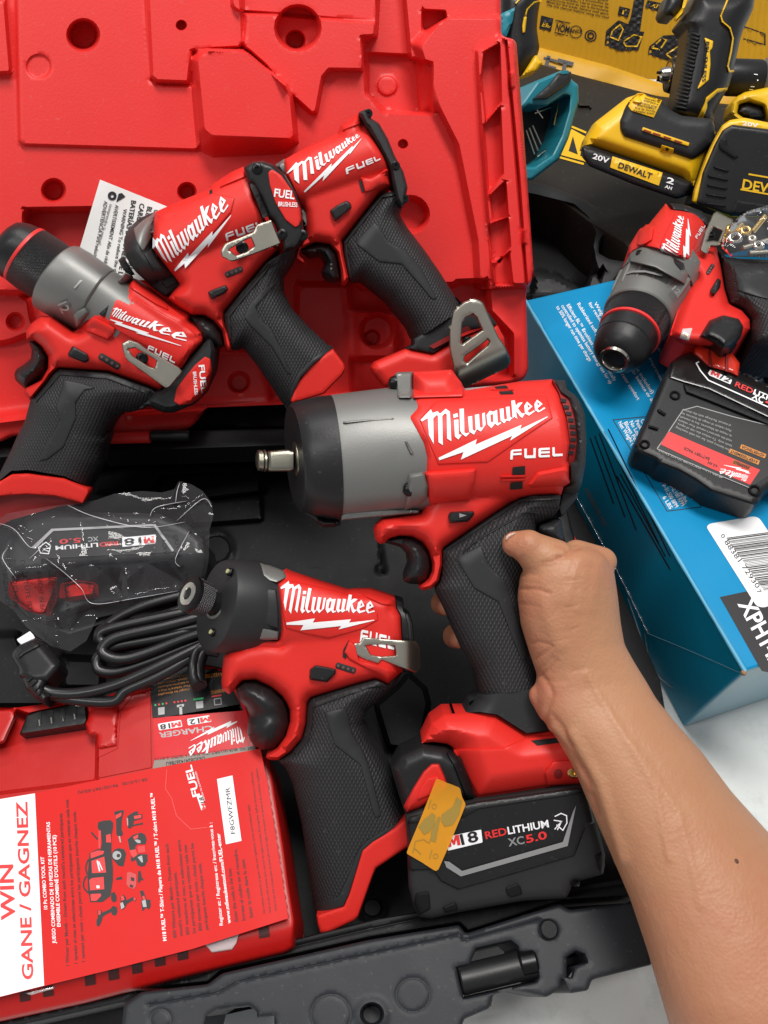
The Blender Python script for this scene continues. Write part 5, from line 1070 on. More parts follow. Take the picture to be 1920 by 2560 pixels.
q = T('c9', 1318,240, 1145,258, 1140,262, 800,300, 1060,292, 860,322); kk.text(chs, 'CAT. NO. 48-59-1812', q[0], q[1], 7, .01, 0, 2.6); kk.text(chs, 'INPUT: 120 V~ 60 Hz 2.1 A  OUTPUT: 12-18 V 3 A', q[2], q[3], 7, .01, 0, 2.6); kk.text(chs, 'D63DB241426786U', q[4], q[5], 9, .01, 0, 2.6)
for s_, a, b in (('AVERTISSEMENT', (1215,1310), (1045,1335)), ('WARNING', (1225,1400), (1150,1412))): q = T('c7', *a, *b); oo.text(chs, s_, q[0], q[1], 9, .02, 0, 2.4)
for i in range(5):
    q = T('c7', 1035,1318+i*20, 862,1350+i*20); oo.text(chs, ('Para reducir el riesgo de', 'lesiones, cargue sólo', 'les batteries indiquées', 'Pour réduire le risque', 'charger les blocs-piles')[i], q[0], q[1], 5.5, 0, 0, 2.4)
gr_ = Ink('green_lettering', GREEN, ch); q = T('c7', 1055,1455, 1110,1448, 1110,1458, 1056,1466); gr_.poly(chs, q, (), 2.6)
for c, wch in (((848,1490), gr_), ((868,1487), rr_), ((888,1484), gr_), ((908,1481), rr_), ((952,1475), rr_), ((972,1472), rr_), ((992,1469), rr_), ((1012,1466), rr_)): m_ = T('c7', *c)[0]; wch.poly(chs, ell(m_[0], m_[1], 2.6, n=10), (), 2.6, 20)
rr_.poly(chs, T('c7', 1155,1440, 1208,1432, 1209,1440, 1156,1448), (), 2.6)
for p in (T('c7', 862,1505, 898,1500, 898,1540, 864,1545), T('c7', 978,1495, 992,1492, 996,1540, 980,1542), T('c7', 965,1490, 1005,1484, 1003,1498, 966,1502), T('c7', 1068,1472, 1108,1466, 1110,1505, 1072,1510)): gg_.poly(chs, p, (), 2.4)
gg_.line(chs, T('c7', 1168,1458, 1205,1452, 1208,1485, 1172,1490, 1168,1458), 2, 2.4)
for z in (w1, kk, rr_, gg_, oo, gr_): z.done()
for p in slots:
    k = Ink('air_slot_shade', SLOTR, ch); k.poly(chs, p, (), 2, 7, 2); k.done()
for p in (T('c9', 1052,1258, 1130,1232, 1245,1200, 1228,1262, 1205,1296, 1098,1312), T('c9', 120,1520, 290,1480, 280,1500, 160,1532)): plate('status_lens', chs, p, 6, CLEAR, ch, 4, 3, 6)
# cord in loops, resting over the charger
ZC = Plane(400, 1600, z=.092, n=(0, 0, 1))
def cordp(pts, h0=0, amp=10): 
    q = smoothpath(T('c7', pts), 9); t = np.linspace(0, 1, len(q)); return ZC.P(q[:, 0], q[:, 1], h0+amp*np.sin(t*math.pi*2))
CORD = M('cord_rubber', (.010, .010, .011), .32)
VV, FF = [], []
loops = [([1180,930, 1000,985, 700,1050, 570,1085, 545,1120, 580,1150, 700,1135, 900,1095, 1150,1050], 20), ([1180,985, 900,1060, 640,1120, 560,1180, 590,1225, 680,1240, 820,1200, 1000,1130, 1180,1070], 32), ([1200,1040, 900,1120, 650,1165, 570,1200, 530,1245, 545,1300, 640,1310, 800,1260, 1000,1180, 1200,1100], 10),
         ([1190,900, 900,1000, 650,1065, 560,1075, 545,1135, 620,1165, 800,1130, 1190,1010], 2), ([1200,1120, 1000,1215, 800,1310, 620,1385, 440,1425, 300,1425, 235,1400], 26), ([1200,1145, 1030,1240, 850,1340, 690,1410, 620,1470, 440,1465, 330,1445, 260,1420], 14), ([1190,1180, 1090,1180, 1060,1240, 1055,1330, 1080,1390], 24), ([1190,1200, 1120,1195, 1095,1250, 1085,1320, 1100,1380], 18), ([1180,860, 960,900, 760,960, 620,1030, 560,1100, 600,1180, 760,1190, 1180,1040], -12)]
for pts, h in loops:
    V_, F_ = tubegeo(cordp(pts, h, 8), .0031, 10); b = len(VV); VV += V_; FF += [[b+i for i in f] for f in F_]
cord = build('power_cord', np.array(VV), FF, CORD, ch, np.array(VV)[:, :2], True, 60)
pl_ = relief('plug', ZC, T('c7', 60,1222, 72,1190, 100,1165, 185,1125, 222,1130, 250,1160, 335,1262, 332,1290, 290,1340, 262,1370, 180,1375, 120,1345, 100,1325, 105,1300, 75,1250), lambda x, y, d: 34+26*fil(d, 26), ch, BLK, -50, 6, (), 8, None, (3, 8, 16))
plate('plug_face', pl_, T('c7', 85,1215, 110,1180, 185,1145, 215,1150, 225,1165, 130,1215, 100,1245), 6, BLK, ch, 5, 3, 6)
sr = relief('strain_relief', ZC, T('c7', 110,1320, 140,1300, 250,1260, 280,1300, 262,1360, 240,1400, 275,1440, 240,1478, 190,1450, 140,1400), lambda x, y, d: 30+24*fil(d, 24), ch, BLK, -40, 6, (), 5, None, (3, 8))
for i in range(5):
    a = T('c7', 128+i*18,1340+i*26)[0]; b = T('c7', 190+i*10,1290+i*32)[0]; plate('relief_rib', sr, strip(np.array([a, (a+b)/2+(2, -3), b]), 5), 5, BLK, ch, 2, 0, 6)
block('blade', ZC, T('c7', 112,1150, 182,1106, 192,1124, 118,1164), 30, 22, WHITE, ch, 2, 1, 8)
# ------------------------------------------------------------------ promotional card on the charger
LF = Plane(350, 2100, z=.0885, n=(0, 0, 1))
lf = thing('leaflet', 'glossy red prize leaflet with a white band, lying on the charger', 'leaflet', LF.V(300, 2150, 0))
lo_ = T('c9', -420,610, 0,512, 180,482, 520,412, 850,345, 1350,252, 1385,420, 1494,1132, 1000,1290, 640,1382, 230,1482, 0,1540, -420,1650)
def Hlf(x, y, d): return 5+4*np.sin((x-100)*.006)*np.cos((y-2100)*.005)+6*np.exp(-((x-640)/80)**2)
lfs = relief('sheet', LF, lo_, Hlf, lf, REDPAPER, -1, 12)
w_ = Ink('white_printing', WHITE, lf); dk_ = Ink('dark_printing', DKTXT, lf); k_ = Ink('black_printing', BLKINK, lf); r_ = Ink('red_printing', REDINK, lf)
w_.poly(lfs, T('c9', -420,612, 0,514, 181,484, 229,1480, 0,1538, -420,1648), (), .7, 16); w_.poly(lfs, T('c9', 1125,410, 1205,391, 1252,730, 1171,748), (), .8, 14)
r_.text(lfs, 'GANE / GAGNEZ', *T('c9', 172,1448, 140,525), 27, .035, 0, 1.4); r_.text(lfs, 'WIN', *T('c9', 78,1140, 66,852), 34, .035, 0, 1.4)
for s_, a, b, h in (("10 Pc COMBO TOOL KIT", (246,1085), (228,812), 8.5), ("JUEGO COMBINADO DE 10 PIEZAS DE HERRAMIENTAS", (290,1262), (258,632), 8.5), ("ENSEMBLE COMBINÉ D'OUTILS (10 PCE)", (314,1175), (290,700), 8.5), ("M18 FUEL™ T-Shirt / Playera de M18 FUEL™ / T-shirt M18 FUEL™", (864,1248), (798,482), 9), ("www.milwaukeetool.com/FUEL-enter", (1197,1158), (1140,690), 9)): w_.text(lfs, s_, *T('c9', *a, *b), h, .03, 0, 1.4)
w_.text(lfs, "Register at: / Registrese en: / Inscrivez-vous à :", *T('c9', 1156,1168, 1100,635), 8.5, .012, 0, 1.4)
for s_, a, b, h in (("1 Winner per Month – Drawn from each month's registered participants", (358,1378), (322,588), 8), ("1 ganador al mes; se seleccionan entre los participantes que se registran cada mes", (402,1366), (354,516), 8), ("1 gagnant par mois ; choisi parmi les participants inscrits chaque mois.", (440,1357), (392,575), 8), ("850 Winners per Month – Drawn from each", (915,1232), (872,745), 8), ("month's registered participants.", (947,1222), (914,890), 8), ("850 ganadores al mes; se seleccionan entre", (981,1216), (934,725), 8), ("los participantes que se registran cada mes", (1014,1208), (967,750), 8), ("850 gagnants par mois ; choisi parmi les", (1047,1196), (1002,740), 8), ("participants inscrits chaque mois.", (1080,1190), (1042,845), 8),
    ("Enter the code in the box.", (1234,1147), (1197,868), 8.5), ("Ingrese el código en el recuadro.", (1272,1142), (1227,770), 8.5), ("Saisir le code dans la case", (1312,1128), (1267,825), 8.5), ("Visit website above for program rules and regulations, terms and conditions apply.", (1376,1108), (1292,540), 5.5), ("Visite el sitio web anterior para conocer las reglas y normas del programa. Aplican términos y condiciones.", (1406,1103), (1308,370), 5.5), ("Visiter le site web ci-dessus pour en savoir plus sur les règles et les termes, de termes et de conditions s'appliquent.", (1436,1093), (1334,350), 5.5)):
    dk_.text(lfs, s_, *T('c9', *a, *b), h, .018 if h > 6 else 0, 0, 1.2)
k_.text(lfs, 'F8GWFZMR', *T('c9', 1220,692, 1190,452), 11, .0, 0, 1.8)
dk_.text(lfs, '58-12-0100', *T('c9', 762,404, 632,428), 7, .01, 0, 1.2); dk_.text(lfs, '961021067-03(A)', *T('c9', 610,434, 402,474), 7, .01, 0, 1.2)
w_.poly(lfs, T('c9', 1020,500, 1046,494, 1068,566, 1044,572), (), .9); w_.text(lfs, 'FUEL', *T('c9', 1036,495, 992,335), 18, .02, 0, 1.2); k_.text(lfs, '18', *T('c9', 1062,532, 1050,500), 10, .03, .2, 1.9); r_.text(lfs, 'M', *T('c9', 1068,566, 1062,534), 10, .03, 0, 1.9); w_.text(lfs, 'DRIVEN TO OUTPERFORM', *T('c9', 1064,520, 1018,370), 4, .0, 0, 1.2)
# tool-kit picture: bag with tools
for p in (T('p', 410,560, 350,440, 360,360, 450,335, 560,325, 605,370, 600,470, 580,560, 575,900, 600,1080, 600,1300, 560,1560, 430,1660, 330,1660, 230,1660, 215,1560, 200,1520, 185,1250, 220,860, 345,800, 400,800, 420,700),
          T('p', 620,190, 740,165, 780,170, 760,260, 745,330, 740,480, 765,540, 750,580, 690,590, 655,560, 650,330), T('p', 835,260, 950,190, 1010,180, 1000,230, 1080,230, 1080,300, 940,340, 930,400, 1090,365, 1090,395, 930,425, 870,470, 845,450),
          T('p', 840,640, 920,570, 1000,545, 1060,530, 1120,560, 1150,640, 1130,720, 1050,720, 1000,720, 960,760, 1000,880, 1160,880, 1165,980, 1120,1070, 1060,1085, 1000,1060, 970,970, 920,1000, 890,990, 900,900, 870,800),
          T('p', 575,880, 620,810, 690,780, 780,800, 815,870, 800,960, 770,1080, 690,1070, 640,1010, 590,960), T('p', 1010,1160, 1050,1150, 1070,1260, 1100,1290, 1090,1310, 1050,1300, 1040,1345, 1005,1340),
          T('p', 650,1270, 740,1240, 755,1290, 650,1300), T('p', 720,1570, 770,1540, 810,1580, 820,1630, 940,1570, 980,1600, 970,1650, 920,1630, 830,1690, 790,1760, 740,1790, 715,1740, 730,1680), T('p', 1035,1480, 1090,1470, 1130,1580, 1150,1620, 1210,1620, 1215,1720, 1190,1780, 1130,1750, 1100,1800, 1075,1800, 1060,1680, 1070,1600),
          T('p', 570,1520, 620,1490, 660,1560, 660,1640, 610,1670, 570,1620), T('p', 345,1800, 410,1790, 430,1830, 560,1770, 600,1720, 660,1740, 675,1820, 640,1880, 590,1870, 570,1820, 440,1890, 410,1990, 370,2060, 335,2040, 330,1970, 355,1900)): k_.poly(lfs, p, (), 1.0, 9, 1)
for l in (T('p', 205,960, 165,1060, 165,1160, 210,1240), T('p', 170,1230, 125,1330, 130,1430, 200,1510), T('p', 250,525, 350,640)): k_.line(lfs, smoothpath(l, 4), 4, 1.0, 6)
for p in (T('p', 250,990, 460,920, 490,1180, 260,1190), T('p', 235,860, 360,820, 460,830, 440,880, 240,950), T('p', 260,1270, 450,1250, 460,1450, 230,1470, 215,1300), T('p', 235,1530, 400,1520, 410,1560, 330,1640, 245,1640), T('p', 365,490, 405,500, 400,790, 365,780), T('p', 490,570, 560,550, 575,690, 490,690), T('p', 640,250, 740,200, 735,260, 650,310), T('p', 940,260, 1060,240, 1060,290, 950,310),
          T('p', 1000,760, 1115,740, 1130,850, 1015,860), T('p', 870,820, 970,800, 1000,890, 930,940, 900,900), T('p', 925,600, 1010,560, 1010,610, 950,650), T('p', 730,1560, 770,1560, 790,1620, 740,1640), T('p', 1080,1560, 1110,1560, 1130,1620, 1085,1620), T('p', 360,1800, 405,1800, 400,1860, 365,1870), T('p', 940,1580, 975,1600, 960,1640, 935,1620)): r_.poly(lfs, p, (), 1.7, 9, 1)
rd2 = Ink('picture_red', M('pale_red_print', (.55, .06, .06), .5), lf)
for p in (T('p', 830,1180, 870,1165, 980,1210, 980,1390, 940,1450, 860,1420, 820,1370),): rd2.poly(lfs, p, (), 1.2, 9, 1)
rd2.done()
k_.poly(lfs, T('p', 880,1370, 930,1390, 920,1430, 870,1410), (), 1.9); k_.poly(lfs, T('p', 890,1250, 950,1270, 945,1320, 895,1310), (), 1.9)
gp_ = Ink('grey_printing', GREYINK, lf)
gp_.poly(lfs, ell(*T('p', 665, 900)[0], 11), [ell(*T('p', 690, 905)[0], 4.5)], 1.9, 6)
for p in (T('p', 1000,930, 1075,900, 1090,1010, 1070,1020), T('p', 950,650, 1000,640, 1050,660, 1050,700, 1000,700), T('p', 1070,1640, 1130,1620, 1150,1740, 1090,1740), T('p', 720,1680, 760,1660, 790,1740, 735,1780), T('p', 825,290, 845,300, 850,410, 835,420), T('p', 690,590, 715,585, 735,690, 715,690)): gp_.poly(lfs, p, (), 1.9, 8, 1)
gp_.done()
w_.line(lfs, T('p', 345,985, 385,1160), 3.5, 2.4); w_.line(lfs, T('p', 370,1000, 430,1140), 2.5, 2.4); w_.poly(lfs, T('p', 330,1390, 380,1390, 385,1435, 335,1435), (), 2.4)
r_.line(lfs, T('c9', 865,360, 858,460, 890,510, 915,600, 990,670, 1075,660), 2.2, 1.0)
for z in (w_, dk_, k_, r_): z.done()
# ------------------------------------------------------------------ battery pack in a clear bag
BP = Plane(250, 1380, z=.094, n=(0, -.25, .97))
bt_ = thing('battery_pack', 'black battery pack with white, red and grey lettering upside down, inside the clear bag', 'battery pack', BP.V(260, 1420, -120))
bo2 = T('c16', 20,620, 70,480, 180,330, 320,290, 700,300, 1180,310, 1400,400, 1500,500, 1520,640, 1480,830, 1380,930, 980,990, 700,1010, 470,1090, 330,1130, 200,1080, 90,960)
EDG = T('c16', -100,700, 400,650, 1000,610, 1600,570)
def Hb2(x, y, d):
    yy = np.interp(x, EDG[:, 0], EDG[:, 1]); return 18*fil(d, 24)-70*sstep((y-yy)/110)
b2 = relief('body', BP, bo2, Hb2, bt_, BLK, -150, 9, (), 5, None, (5, 14))
gi = Ink('label_border', GREYINK, bt_); gi.poly(b2, T('c16', 230,560, 345,455, 380,420, 1130,385, 1135,400, 395,437, 360,470, 262,570), (), 2.5); gi.poly(b2, T('c16', 560,675, 980,640, 980,650, 560,688), (), 2); gi.poly(b2, T('c16', 1130,390, 1150,385, 1290,580, 1275,590), (), 2)
wi = Ink('white_lettering', WHITE, bt_); ri = Ink('red_lettering', REDINK, bt_); ki = Ink('black_lettering', BLKINK, bt_)
q = T('c16', 1140,475, 1062,482, 1045,484, 918,495, 874,512, 735,524, 725,524, 410,548, 728,477, 650,484, 600,488, 438,500)
bat_text(wi, ri, ki, gi, b2, T('c16', 905,485, 1155,462, 1150,530, 905,555), (q[0], q[1], q[2], q[3]), (q[4], q[5]), (q[6], q[7]), (q[8], q[9]), (q[10], q[11], '5.0'), (17, 10, 11))
for l in (T('c16', 375,545, 340,520, 285,560, 300,600, 360,605, 375,545), T('c16', 370,560, 320,570, 365,590)): wi.line(b2, l, 2.4, 2)
for z in (wi, ri, ki, gi): z.done()
lt_ = plate('latch_button', b2, T('c16', 78,815, 200,800, 420,775, 440,930, 385,1068, 262,1052, 130,950), 16, RED, bt_, 10, 5, 8)
plate('latch_button', b2, T('c16', 480,840, 590,815, 730,832, 738,928, 500,965), 12, RED, bt_, 8, 5, 8)
plate('battery_rib', b2, T('c16', 300,640, 1300,590, 1310,650, 310,720), 8, CASE, bt_, 6, 3, 9)
bg_ = thing('plastic_bag', 'crumpled clear plastic bag with black warning print, wrapped round the battery pack', 'plastic bag', BP.V(270, 1400, -100))
bgo = T('c16', 1325,65, 1420,92, 1500,140, 1572,232, 1578,335, 1552,425, 1545,650, 1512,835, 1400,935, 1300,962, 1000,1015, 720,1080, 640,1250, 520,1330, 380,1290, 268,1212, 190,1142, 100,1022, 0,955, -160,800, -160,450, -60,345, 60,305, 150,288, 450,242, 700,212, 850,160, 1050,140, 1200,152, 1292,128)
random.seed(11)
CH_, cv_, ce_ = crumple('c16', 70, (-160, 60, 1600, 1350), 15, 8)
folds = []
for l, a, w2 in ((( -50,370, 100,420, 230,560, 330,490), 12, 6), ((340,640, 470,740, 600,860, 690,975, 1000,935, 1320,880), 12, 6), ((500,245, 700,330, 1060,410, 1370,370), 12, 7), ((1110,330, 1160,260, 1380,215), 9, 5), ((1300,230, 1310,150, 1330,80), 9, 5), ((1310,360, 1500,200, 1570,260), 9, 5), ((220,640, 300,560, 320,500), 9, 5), ((1400,440, 1300,640, 1330,700), 8, 5), ((60,560, 20,640, 120,790), 8, 5)): folds.append((T('c16', l), a, w2))
def Hbag(x, y, d):
    yy = np.interp(x, EDG[:, 0], EDG[:, 1]); sb_ = sdist(x, y, bo2)
    base = 34-52*sstep((y-yy+25)/170)+14*sstep((y-yy+40)/60)*sstep((yy+150-y)/60); base = np.where(sb_ > 0, base, base*np.exp(np.minimum(sb_, 0)/70)-14*(1-np.exp(np.minimum(sb_, 0)/70)))
    for l, a, w2 in folds: base = base+a*np.exp(-pdist(x, y, l, False)/w2)
    return base+CH_(np.asarray(x), np.asarray(y))+8
bgs = relief('film', BP, bgo, Hbag, bg_, BAG, None, 5, (), 4, None, (), 9)
FOLD = M('film_crease_glint', (.62, .62, .66), .18, coat=.6, spec=.8)  # pale tubes along the folds, coloured to give the film bright streaks
FV, FF2 = [], []
for i, (l, a, w2) in enumerate(folds):
    if a < 5 and i % 2: continue
    q = smoothpath(l, 7); ok_ = inside(q[:, 0], q[:, 1], bgo)
    q = q[ok_]
    if len(q) < 6: continue
    P3 = BP.P(q[:, 0], q[:, 1], bgs.H(q[:, 0], q[:, 1])+.5); t = np.linspace(0, 1, len(q)); V_, F_ = tubegeo(P3, .00005+.00018*np.sin(t*math.pi)*(.4+.6*random.random()), 6); b = len(FV); FV += V_; FF2 += [[b+j for j in f] for f in F_]
build('film_crease_glints', np.array(FV), FF2, FOLD, bg_, None, True, 60)
bgi = Ink('warning_print', M('film_print', (.015, .015, .017), .6), bg_)
for s_, a, b in (('THIS BAG IS NOT', (10,640), (40,1000)), ('MÜNDCHEN', (85,650), (105,1000)), ('DIESE TÜTE IST', (150,655), (210,1030)), ('TÜTE NICHT IN BABYBETTEN', (265,655), (320,1240)), ('UM EINE ERSTICKUNG', (375,650), (405,1180)), ('FERNHALTEN', (340,660), (368,930)), ('KEEP AWAY FROM', (470,740), (500,1200)), ('RESPIRACION', (600,690), (690,970)), ('PLASTICO', (700,660), (740,860)), ('CUNAS CAMAS', (790,640), (890,1000)), ('DE PLASTICO LE', (885,600), (1000,980)), ('ADVERTENCIA', (985,580), (1085,900)), ('UN NOEUD DANS', (1090,530), (1210,900)), ('ADHERER AU NEZ', (1190,500), (1300,880)), ('OUT LE SAC PARC', (1280,470), (1390,880)), ('NICELY', (1395,450), (1440,660)), ('ACCES', (1470,430), (1500,560))):
    q = T('c16', *a, *b); bgi.text(bgs, s_, q[0], q[1], 11, 0, 0, .8)
bgi.done()
# ------------------------------------------------------------------ hammer drill on the blue carton
RD = Plane(1620, 720, z=.138, n=(0, 0, 1))
rd = thing('hammer_drill', 'red hammer drill with grey gearcase and steel-tipped chuck, lying on the blue box', 'drill', RD.V(1650, 720, -130))
k6 = .4039
P_ = [RD.V(*T('c6', 712, 1030)[0], 0), RD.V(*T('c6', 935, 630)[0], 0)]
axd = (P_[1]-P_[0]).normalized()
def at6(x, y): v = RD.V(*T('c6', x, y)[0], 0); return (v-P_[0]).dot(axd)
L1, L3, L4, L5 = at6(785,880), at6(850,765), at6(945,590), at6(1000,480)
A0 = P_[0]
lathe('chuck_nose', A0, P_[1], [(-.001, .0090), (.002, .0140), (.006, .0166), (L1*.55, .0182), (L1*.57, .0176), (L1*.6, .0184), (L1, .0190)], rd, BLK, 48)
lathe('chuck_ring', A0, P_[1], [(L1, .0188), (L1+.0004, .0199), (L1+.0022, .0200), (L1+.0026, .0188)], rd, REDINK, 48)
lathe('chuck_sleeve', A0, P_[1], [(L1+.0026, .0198), (L1+.004, .0206), (L3, .0214)], rd, KNURL, 56)
lathe('chuck_tip', A0, P_[1], [(.012, .0060), (-.0005, .0062), (-.0028, .0074), (-.0026, .0094), (.002, .0102)], rd, CHROME, 44, 35, False)
lathe('chuck_bore', A0, P_[1], [(.010, .0062), (.0105, .0001)], rd, DARK, 24, 35, False)
for i in range(3):
    t = i*2.094+.4; u = axd.orthogonal().normalized(); v = axd.cross(u); c = A0+(u*math.cos(t)+v*math.sin(t))*.0042
    lathe('chuck_jaw', c+axd*.001, c+axd*.01, [(0, .0012), (.001, .0019), (.009, .0019)], rd, SCREW, 10)
lathe('gear_collar', A0, P_[1], [(L3-.003, .0205), (L3-.003, .0222), (L3-.0022, .0230), (L3+.0005, .0232), (L3+.001, .0228), (L4-.0012, .0248), (L4-.001, .0238), (L4+.001, .0238)], rd, GUN, 64)
lathe('mode_collar', A0, P_[1], [(L4+.0006, .0240), (L4+.0008, .0252), (L5-.001, .0258), (L5, .0254), (L5+.001, .020)], rd, GUN, 64)
lathe('collar_groove', A0, P_[1], [(L4-.0014, .0240), (L4+.001, .0240)], rd, BLK, 56)
VL, FL = [], []
for i in range(14):
    t = i*2*math.pi/14; u = axd.orthogonal().normalized(); v = axd.cross(u); e_ = u*math.cos(t)+v*math.sin(t)
    V_, F_ = tubegeo(np.array([tuple(A0+axd*(L3+(L4-L3)*k)+e_*(.0226+.0014*k)) for k in (.30, .5, .75, .97)]), np.array([.0006, .0015, .0020, .0020]), 8); b_ = len(VL); VL += V_; FL += [[b_+q for q in f] for f in F_]
build('collar_grips', np.array(VL), FL, GUN, rd, None, True, 40)
e6 = T('c6', 712,1030, 935,630); dd = (e6[1]-e6[0]); dd /= np.linalg.norm(dd)
h6 = headH(T('c6', 930, 600)[0], T('c6', 1130, 140)[0], 222*k6, 190*k6, 110, 96, 2.2)
s6 = Surf(RD, lambda x, y: h6(x, y))
o6 = T('c6', 1025,70, 1060,110, 1130,118, 1200,132, 1285,190, 1292,225, 1250,330, 1340,340, 1362,420, 1392,600, 1420,690, 1500,728, 1552,790, 1552,850, 1480,940, 1430,955, 1380,965, 1240,952, 1150,947, 1052,892, 1060,850, 1110,700, 1150,600, 1212,530, 1150,430, 960,362, 870,342, 790,388, 800,332, 862,230, 920,200, 1010,90)
def H6(x, y, d): return np.maximum(h6(x, y)*fil(d+6, 20)+4*fil(d, 5), 58*fil(d, 36, 2.3))
r6 = relief('red_housing', RD, o6, H6, rd, RED, -90, 7, (), 3, None, (3, 8, 16))
plate('badge_panel', r6, T('c6', 1010,395, 985,330, 1080,130, 1150,140, 1290,215, 1235,340, 1160,430, 1060,420), 4, RED, rd, 5, 3, 6)
plate('mounting_boss', r6, T('c6', 905,200, 960,215, 945,300, 880,340, 840,330, 862,240), 9, RED, rd, 8, 2, 6)
plate('gearcase_flange', s6, T('c6', 800,390, 880,340, 920,350, 960,372, 1060,400, 1130,470, 1205,520, 1210,560, 1180,600, 1120,560, 960,470, 800,430), 7, GUN, rd, 6, 3, 6)
plate('housing_window', r6, T('c6', 1045,402, 1075,398, 1140,440, 1145,475, 1120,488), 6, BLK, rd, 4, 2, 6)
screwhead(r6, T('c6', 865, 385)[0], 10, rd); screwhead(Surf(RD, lambda x, y: s6.H(x, y)+6), T('c6', 1162, 572)[0], 10, rd)
gm_ = Ink('collar_marks', GREYINK, rd); sc6 = Surf(RD, lambda x, y: headH(T('c6', 930, 640)[0], T('c6', 1010, 480)[0], 225*k6, 230*k6, 92, 95)(x, y))
gm_.line(sc6, T('c6', 760,510, 820,492, 900,490, 1005,515), 5, 4, 8); gm_.poly(sc6, T('c6', 985,445, 1005,432, 1010,452, 1040,448, 1040,460, 1000,465), (), 4); gm_.text(sc6, '12', *T('c6', 1062,600, 1098,640), 13, .02, 0, 4); gm_.done()
ink = Ink('white_lettering', WHITE, rd); g4 = Surf(RD, lambda x, y: r6.H(x, y)+4); script_logo(ink, g4, T('c6', 1005,382, 1136,152, 1140,430, 1163,165), 2, 6); fuel_logo(ink, g4, T('c6', 1208,280, 1256,198, 1274,208, 1222,292), 2, 6); ink.done()
relief('motor_cap', RD, T('c6', 1050,70, 1130,74, 1250,118, 1290,165, 1292,225, 1240,172, 1150,122, 1070,112), lambda x, y, d: 60+10*fil(d, 6), rd, BLK, -70, 6, (), 3, None, (3,))
leds(r6, T('c6', 1282, 508)[0], T('c6', 1322, 445)[0], 30*k6, rd); switch(r6, T('c6', 1295,612, 1345,530, 1370,545, 1364,592, 1320,652), rd, 14)
plate('lamp_bezel', r6, T('c6', 1108,905, 1128,845, 1196,838, 1170,925), 3, CLEAR, rd, 3, 2, 6); li = Ink('lamp', LIME, rd); li.poly(Surf(RD, lambda x, y: r6.H(x, y)+3), T('c6', 1140,878, 1160,872, 1162,892, 1142,897), (), 2); li.done()
relief('trigger', RD, T('c6', 1228,895, 1292,790, 1380,756, 1480,780, 1512,832, 1490,902, 1430,962, 1380,985, 1330,940), lambda x, y, d: 44+42*fil(d, 26), rd, BLK, -60, 6, (), 5, None, (3, 8, 16))
og6 = T('c6', 1345,345, 1400,400, 1470,410, 1700,420, 2050,560, 2050,1000, 1700,985, 1560,945, 1552,850, 1552,790, 1502,728, 1422,690, 1398,600, 1372,430)
g6 = relief('grip', RD, og6, groove(lambda x, y, d: 2+72*fil(d, 70), [T('c6', 1395,430, 1425,660, 1520,700, 1580,790), T('c6', 1420,470, 1450,640, 1540,690)], 4, 3), rd, GRIP, -90, 7, (), 3, None, (3, 8), 50)
plate('grip_panel', g6, T('c6', 1440,440, 1620,470, 1800,600, 1800,700, 1560,640, 1470,610), 3, RUB, rd, 4, 2, 7)
thick(clip(Surf(RD, lambda x, y: np.maximum(h6(x, y), 60)), T('c6', 1236,362, 1252,310, 1272,240, 1320,132, 1342,118, 1446,172, 1440,192, 1392,272, 1350,335, 1302,332, 1282,386), [T('c6', 1282,305, 1300,258, 1322,215, 1376,240, 1350,305, 1320,300)], rd, 14))
screwhead(Surf(RD, lambda x, y: 70+0*x), T('c6', 1305, 268)[0], 9, rd)
# ------------------------------------------------------------------ clear parts bag beside the hammer drill
PB = Plane(1820, 560, z=.165, n=(0, -.3, .95))
pb = thing('plastic_bag', 'small clear bag of brass and steel fittings beside the hammer drill', 'plastic bag', PB.V(1830, 570, -60))
po = T('c6', 1382,270, 1425,205, 1480,150, 1530,120, 1659,82, 1800,80, 1850,300, 1780,420, 1580,402, 1432,404, 1368,342)
random.seed(5); pf = []
PCH, _a, _b = crumple('c6', 16, (1360, 80, 1860, 430), 9, 4)
for i in range(4):
    x, y, a, L = random.uniform(1390, 1800), random.uniform(110, 390), random.uniform(-1.2, 1.2), random.uniform(60, 200); pf.append((T('c6', x, y, x+L*math.cos(a), y+L*math.sin(a)), random.uniform(4, 9)))
def Hpb(x, y, d):
    h = 16*fil(d, 40)
    for l, a in pf: h = h+a*np.exp(-pdist(x, y, l, False)/4)
    return h+PCH(np.asarray(x), np.asarray(y))
relief('film', PB, po, Hpb, pb, BAG, None, 5, (), 5, None, (), 9)
for c, r, m_ in (((1455,285), 34, CHROME), ((1520,240), 26, BRASS), ((1430,230), 22, BRASS), ((1600,330), 24, CHROME), ((1560,290), 18, STEEL)):
    a = T('c6', *c)[0]; q = np.array([PB.V(a[0]+r*k6*math.cos(t), a[1]+r*k6*.8*math.sin(t), -8) for t in np.linspace(0, 6.283, 25)]); tube('ring', q, .0014, pb, m_, 8)
for a, b, m_ in (((1500,350), (1659,300), STEEL), ((1400,300), (1500,200), BRASS), ((1540,380), (1700,370), STEEL), ((1560,250), (1640,150), BRASS)): cyl('fitting', PB, T('c6', *a)[0], T('c6', *b)[0], 7, m_, pb, -14, .2, 0, 12)
